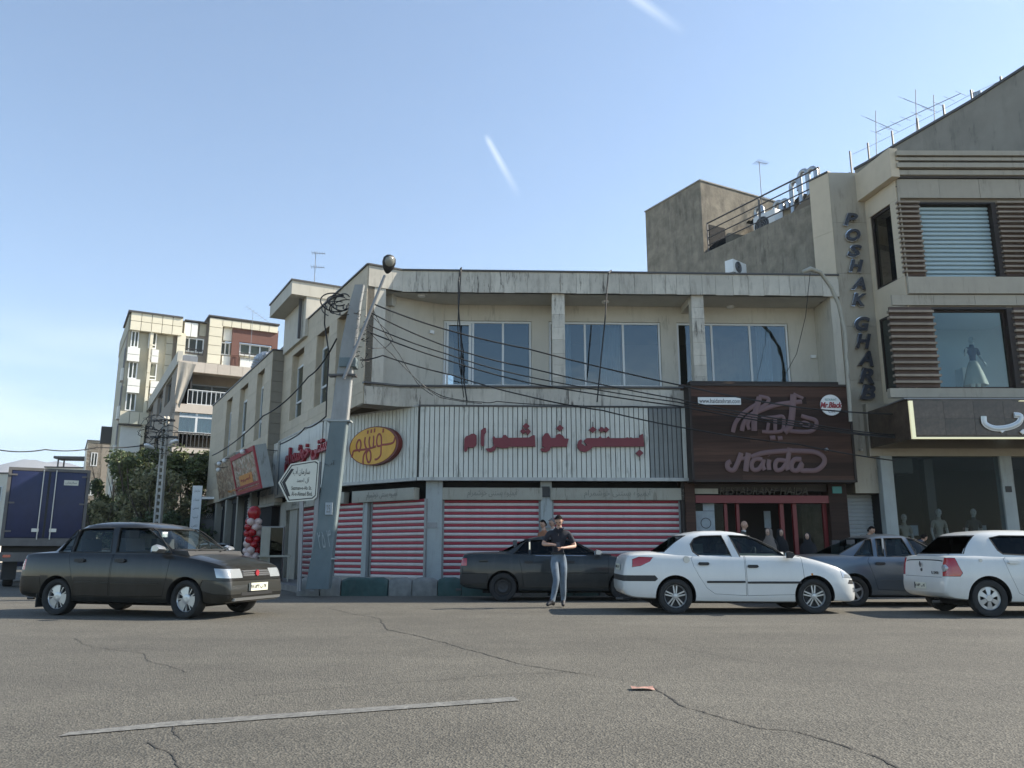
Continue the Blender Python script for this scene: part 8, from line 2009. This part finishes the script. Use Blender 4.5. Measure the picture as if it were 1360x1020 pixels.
    hm = head_mesh(0, None, k * .98); hme = hm.mesh('h', M[cols[0]]); hme.transform(Mh)
    bm = bmesh.new(); bm.from_mesh(me); n0 = len(bm.faces); bm.from_mesh(hme); 
    for f in bm.faces: f.smooth = True
    bm.to_mesh(me); bm.free()
    Mw = f_.M @ Mh
    eb = MB()
    for sx in (-.029, .029): eb.lathe([(.001, -.004), (.007, -.003), (.010, .002)], 'y', (sx * k, -.083 * k, .002 * k), 8, cap=False); eb.box((sx - .015) * k, (sx + .015) * k, -.093 * k, -.083 * k, .019 * k, .024 * k)
    eb.box(-.018 * k, .018 * k, -.088 * k, -.080 * k, -.060 * k, -.055 * k); eb.build('face_features', M['hair'], body, M=Mw)
    if hair and not bald:
        b = MB(); N, K = 20, 10; vs_ = []
        for i in range(K + 1):
            ph = math.pi * .56 * i / K; z = math.cos(ph) * .124; r_ = math.sin(ph)
            for j in range(N):
                a = 2 * math.pi * j / N; y = r_ * math.sin(a) * .101 + .005; x = r_ * math.cos(a) * .080; zz2 = z
                if y < -.02: zz2 = max(z, .072 + (.02 if abs(x) < .04 else 0))
                elif y > .02: zz2 = z - .045 * (i / K) ** 2
                vs_.append((x * k, y * k, zz2 * k))
        b.add(vs_, [(i * N + j, (i + 1) * N + j, (i + 1) * N + (j + 1) % N, i * N + (j + 1) % N) for i in range(K) for j in range(N)]); b.build('hair', M[hair], body, M=Mw, smooth=180)
    return t, f_, body, Mw, k, B

g0 = gz(742, 806.5, 0)
t, f_, body, Mw, k, B = person('person', 'man in dark polo shirt and jeans walking on the road with his phone', 'person', g0.x, g0.y, 0, 0, 1.80,
    dict(pelvis=(0, 0, .95), chest=(.02, -.01, 1.33), neckb=(.02, -.02, 1.475), neck=(.02, -.05, 1.545), skull=(.02, -.08, 1.60), shl=(-.165, -.01, 1.425), shr=(.20, -.01, 1.425),
         ell=(-.30, -.06, 1.20), elr=(.34, -.02, 1.16), wrl=(-.10, -.30, 1.19), wrr=(.10, -.32, 1.13), hdl=(-.02, -.36, 1.17), hdr=(-.02, -.37, 1.13),
         knl=(-.045, -.17, .53), anl=(-.13, -.18, .12), tol=(-.25, -.30, .055), hel=(-.10, -.12, .05), knr=(.09, -.01, .50), anr=(.10, .10, .10), tor=(.08, -.08, .035), her=(.105, .15, .05)), head=(33, -14))
boxobj('belt_band', -.135 * k, .135 * k, -.103 * k, .103 * k, 1.005 * k, 1.045 * k, M['belt'], body, f_, bev=.03)
ph = thing('phone', 'dark phone held in both hands by the walking man', 'phone', f_); Mp_ = f_.M @ Matrix.Translation((-.02 * k, -.385 * k, 1.19 * k)) @ Matrix.Rotation(R(-50), 4, 'X')
MB().box(-.036, .036, -.004, .004, -.072, .072).build('casing', M['phone'], ph, M=Mp_); MB().box(-.033, .033, .004, .005, -.066, .066).build('screen', M['interior'], ph, M=Mp_)
# pleats, placket and collar of the polo
MB().prism([(-.07 * k + .02, 1.50 * k), (.03, 1.43 * k), (.11 * k, 1.50 * k), (.12 * k, 1.53 * k), (.03, 1.47 * k), (-.08 * k + .02, 1.53 * k)], 'y', -.125 * k, -.06 * k).build('collar', M['tee'], body, f_)
MB().box(.0, .012, -.128 * k, -.122 * k, 1.36 * k, 1.40 * k).build('lanyard_clip', M['scarf'], body, f_)

def stand(u, v_top, Y, h, **kw):
    """x of a standing person seen at pixel u; ground is the pavement"""
    return hitY(u, v_top, Y).x
def hfor(u, v, Y, z0=.16): return (hitY(u, v, Y).z - z0) / 1.005
for (u, v, Y, deg, lab, cols, hair, kw) in (
    (722.5, 690.5, 21.35, -50, 'dark haired man in an orange vest standing behind the dusty grey saloon', ('skin', 'tan', 'jeans', 'shoe'), 'hair', dict(head=(18, 0), J=dict(shl=(-.175, 0, 1.435)))),
    (735.0, 688.5, 21.6, -65, 'grey haired man in a pale shirt close behind the walking man', ('skin', 'whiteshirt', 'khaki', 'shoe'), 'greyhair', dict(head=(15, 0), long_sleeve=True)),
    (986.5, 692, 21.5, 60, 'bald man with pale collar outside the restaurant door', ('skin', 'khaki', 'blackcloth', 'shoe'), None, dict(head=(5, 0), long_sleeve=True, bald=True)),
    (1146, 696, 21.2, 40, 'man in a khaki jacket leaning behind the blue grey car', ('skin', 'khaki', 'jeans', 'shoe'), 'hair', dict(head=(25, 0), long_sleeve=True, J=dict(chest=(0, -.06, 1.33), neckb=(0, -.12, 1.45), neck=(0, -.18, 1.51), skull=(0, -.22, 1.555)))),
    (1214, 703, 21.3, 100, 'person in dark blue jacket bending by the shop window', ('skin', 'bluecloth', 'blackcloth', 'shoe'), 'hair', dict(head=(30, 0), long_sleeve=True, J=dict(chest=(0, -.10, 1.31), neckb=(0, -.19, 1.41), neck=(0, -.26, 1.45), skull=(0, -.31, 1.48))))):
    J = kw.pop('J', None); hh = hfor(u, v, Y); r = person('person', lab, 'person', hitY(u, v, Y).x, Y, .16, deg, hh, J, cols, hair, **kw)
    if u == 986.5: MB().lathe([(.062, 1.49 * r[4]), (.058, 1.535 * r[4])], 'z', (0, -.01, 0), 16, cap=False).build('shirt_collar', M['whiteshirt'], r[2], r[1], smooth=60)
# women in dark coats and headscarves
def veil(r, mt, long=True):
    t, f_, body, Mw, k, B = r; b = MB(); N = 24
    prof = [(.130, .12, -.0), (.118, .105, .03), (.098, .0, .0), (.0, 0, 0)]
    rows = []
    for (z, rx, ry, yo) in ((.30, .30, .22, .02), (1.0, .27, .20, .02), (1.28, .245, .17, .01), (1.42, .20, .14, .0), (1.50, .13, .12, .0), (1.56, .105, .11, .0), (1.60, .10, .11, .0), (1.67, .104, .118, -.005), (1.74, .100, .115, -.01), (1.79, .07, .085, -.01), (1.815, .02, .02, -.01)):
        if z < .9 and not long: continue
        row = []
        for j in range(N):
            a = 2 * math.pi * j / N; x = rx * math.cos(a); y = ry * math.sin(a) + yo; 
            if 1.59 < z < 1.75 and y < -.03 and abs(x) < .055: y = -.045 - abs(x) * .3      # opening for the face
            if z < 1.3: q_ = 1 + .05 * math.sin(a * 7 + z * 3); x *= q_; y *= q_
            row.append((x * k, y * k, z * k))
        rows.append(row)
    vs_ = [p for r_ in rows for p in r_]; b.add(vs_, [(i * N + j, i * N + (j + 1) % N, (i + 1) * N + (j + 1) % N, (i + 1) * N + j) for i in range(len(rows) - 1) for j in range(N)]); b.build('veil', M[mt], body, f_, smooth=180)
r = person('person', 'fully veiled woman in black outside the restaurant, right one of the two close together', 'person', hitY(1035.5, 702, 21.3).x, 21.3, .16, 15, hfor(1035.5, 703, 21.3), None, ('skin_pale', 'blackcloth', 'blackcloth', 'shoe'), None, long_sleeve=True, fem=True, head=(5, 0), bald=True); veil(r, 'blackcloth')
r = person('person', 'woman with a grey beige headscarf turned left, beside the fully veiled woman', 'person', hitY(1021, 702, 21.1).x, 21.1, .16, -50, hfor(1021, 702, 21.1), None, ('skin_pale', 'blackcloth', 'blackcloth', 'shoe'), None, long_sleeve=True, fem=True, head=(5, 0), bald=True); veil(r, 'scarf', False)
r = person('person', 'woman in long black cloak with pale scarf standing apart near the sloping rear window', 'person', hitY(1072, 707, 20.9).x, 20.9, .16, -30, hfor(1072, 708, 20.9), None, ('skin_pale', 'blackcloth', 'blackcloth', 'shoe'), None, long_sleeve=True, fem=True, head=(12, 0), bald=True); veil(r, 'blackcloth'); 
MB().lathe([(.108 * r[4], 1.55 * r[4]), (.106 * r[4], 1.66 * r[4]), (.09 * r[4], 1.73 * r[4]), (.04 * r[4], 1.775 * r[4])], 'z', (0, .006, 0), 20, cap=False).build('scarf', M['scarf'], r[2], r[1], smooth=180) if False else None
# mannequins
def skirt(r, mt, z0, z1, r0, r1): 
    k = r[4]; b = MB(); N = 32; rows = []
    for i in range(7):
        t_ = i / 6; z = z1 + (z0 - z1) * t_; rr = r1 + (r0 - r1) * t_ ** .8; rows.append([((rr * (1 + .06 * t_ * math.sin(7 * a))) * math.cos(a) * k, (rr * (1 + .06 * t_ * math.sin(7 * a))) * math.sin(a) * .85 * k, z * k) for a in [2 * math.pi * j / N for j in range(N)]])
    b.add([p for q_ in rows for p in q_], [(i * N + j, (i + 1) * N + j, (i + 1) * N + (j + 1) % N, i * N + (j + 1) % N) for i in range(6) for j in range(N)]); b.build('skirt', M[mt], r[2], r[1], smooth=180)
p = PF.w(PF.on(1291, 470, 1.2)[0], 1.2); hm_ = 1.72
r = person('mannequin', 'white mannequin in a long cream skirt behind the upper shop window', 'mannequin', p.x, p.y, wB[2] + .02, 15, hm_, dict(elr=(.33, .05, 1.2), wrr=(.30, -.1, 1.0), ell=(-.28, -.02, 1.18), wrl=(-.40, -.18, 1.30)), ('mannequin', 'bluecloth', 'mannequin', 'mannequin'), None, fem=True, bald=True); skirt(r, 'dress', .30, 1.03, .36, .12)
for (u, v, lab, c, dr) in ((1245, 676, 'white mannequin in a pale patterned dress in the ground floor shop window, middle one', 'dress', 'dress'), (1291, 676, 'mannequin in a dark dress in the ground floor shop window by the column', 'darkdress', 'darkdress'), (1199, 683, 'half hidden pale mannequin at the left end of the shop window', 'dress', 'dress')):
    s_ = PF.on(u, v, yq + .45)[0]; p = PF.w(s_, yq + .45); zt2 = PF.on(u, v, yq + .45)[1]; hh = 1.72
    r = person('mannequin', lab, 'mannequin', p.x, p.y, zt2 - hh, 10, hh, None, ('mannequin', c, c, 'mannequin'), None, fem=True, bald=True); skirt(r, dr, .55, 1.05, .27, .125)
    boxobj('display_stand', s_ - .3, s_ + .3, yq + .2, yq + .7, .16, zt2 - hh, M['black'], PB, PF)
# leftover


# ------------------------------------------------------------------ air: one closed box of thin haze round the whole scene
hm_ = bpy.data.materials.new('thin_haze'); hm_.use_nodes = True; N = hm_.node_tree.nodes; L = hm_.node_tree.links
for n in list(N): N.remove(n)
out = N.new('ShaderNodeOutputMaterial'); pv_ = N.new('ShaderNodeVolumePrincipled'); pv_.inputs['Color'].default_value = (.86, .92, 1, 1); pv_.inputs['Density'].default_value = .00016; pv_.inputs['Anisotropy'].default_value = .2
L.new(pv_.outputs[0], out.inputs['Volume'])
hz_ = MB().box(-6500, 6500, -70, 9100, -1.5, 680).build('haze', hm_); hz_['kind'] = 'stuff'
bpy.data.scenes.remove(TMP)
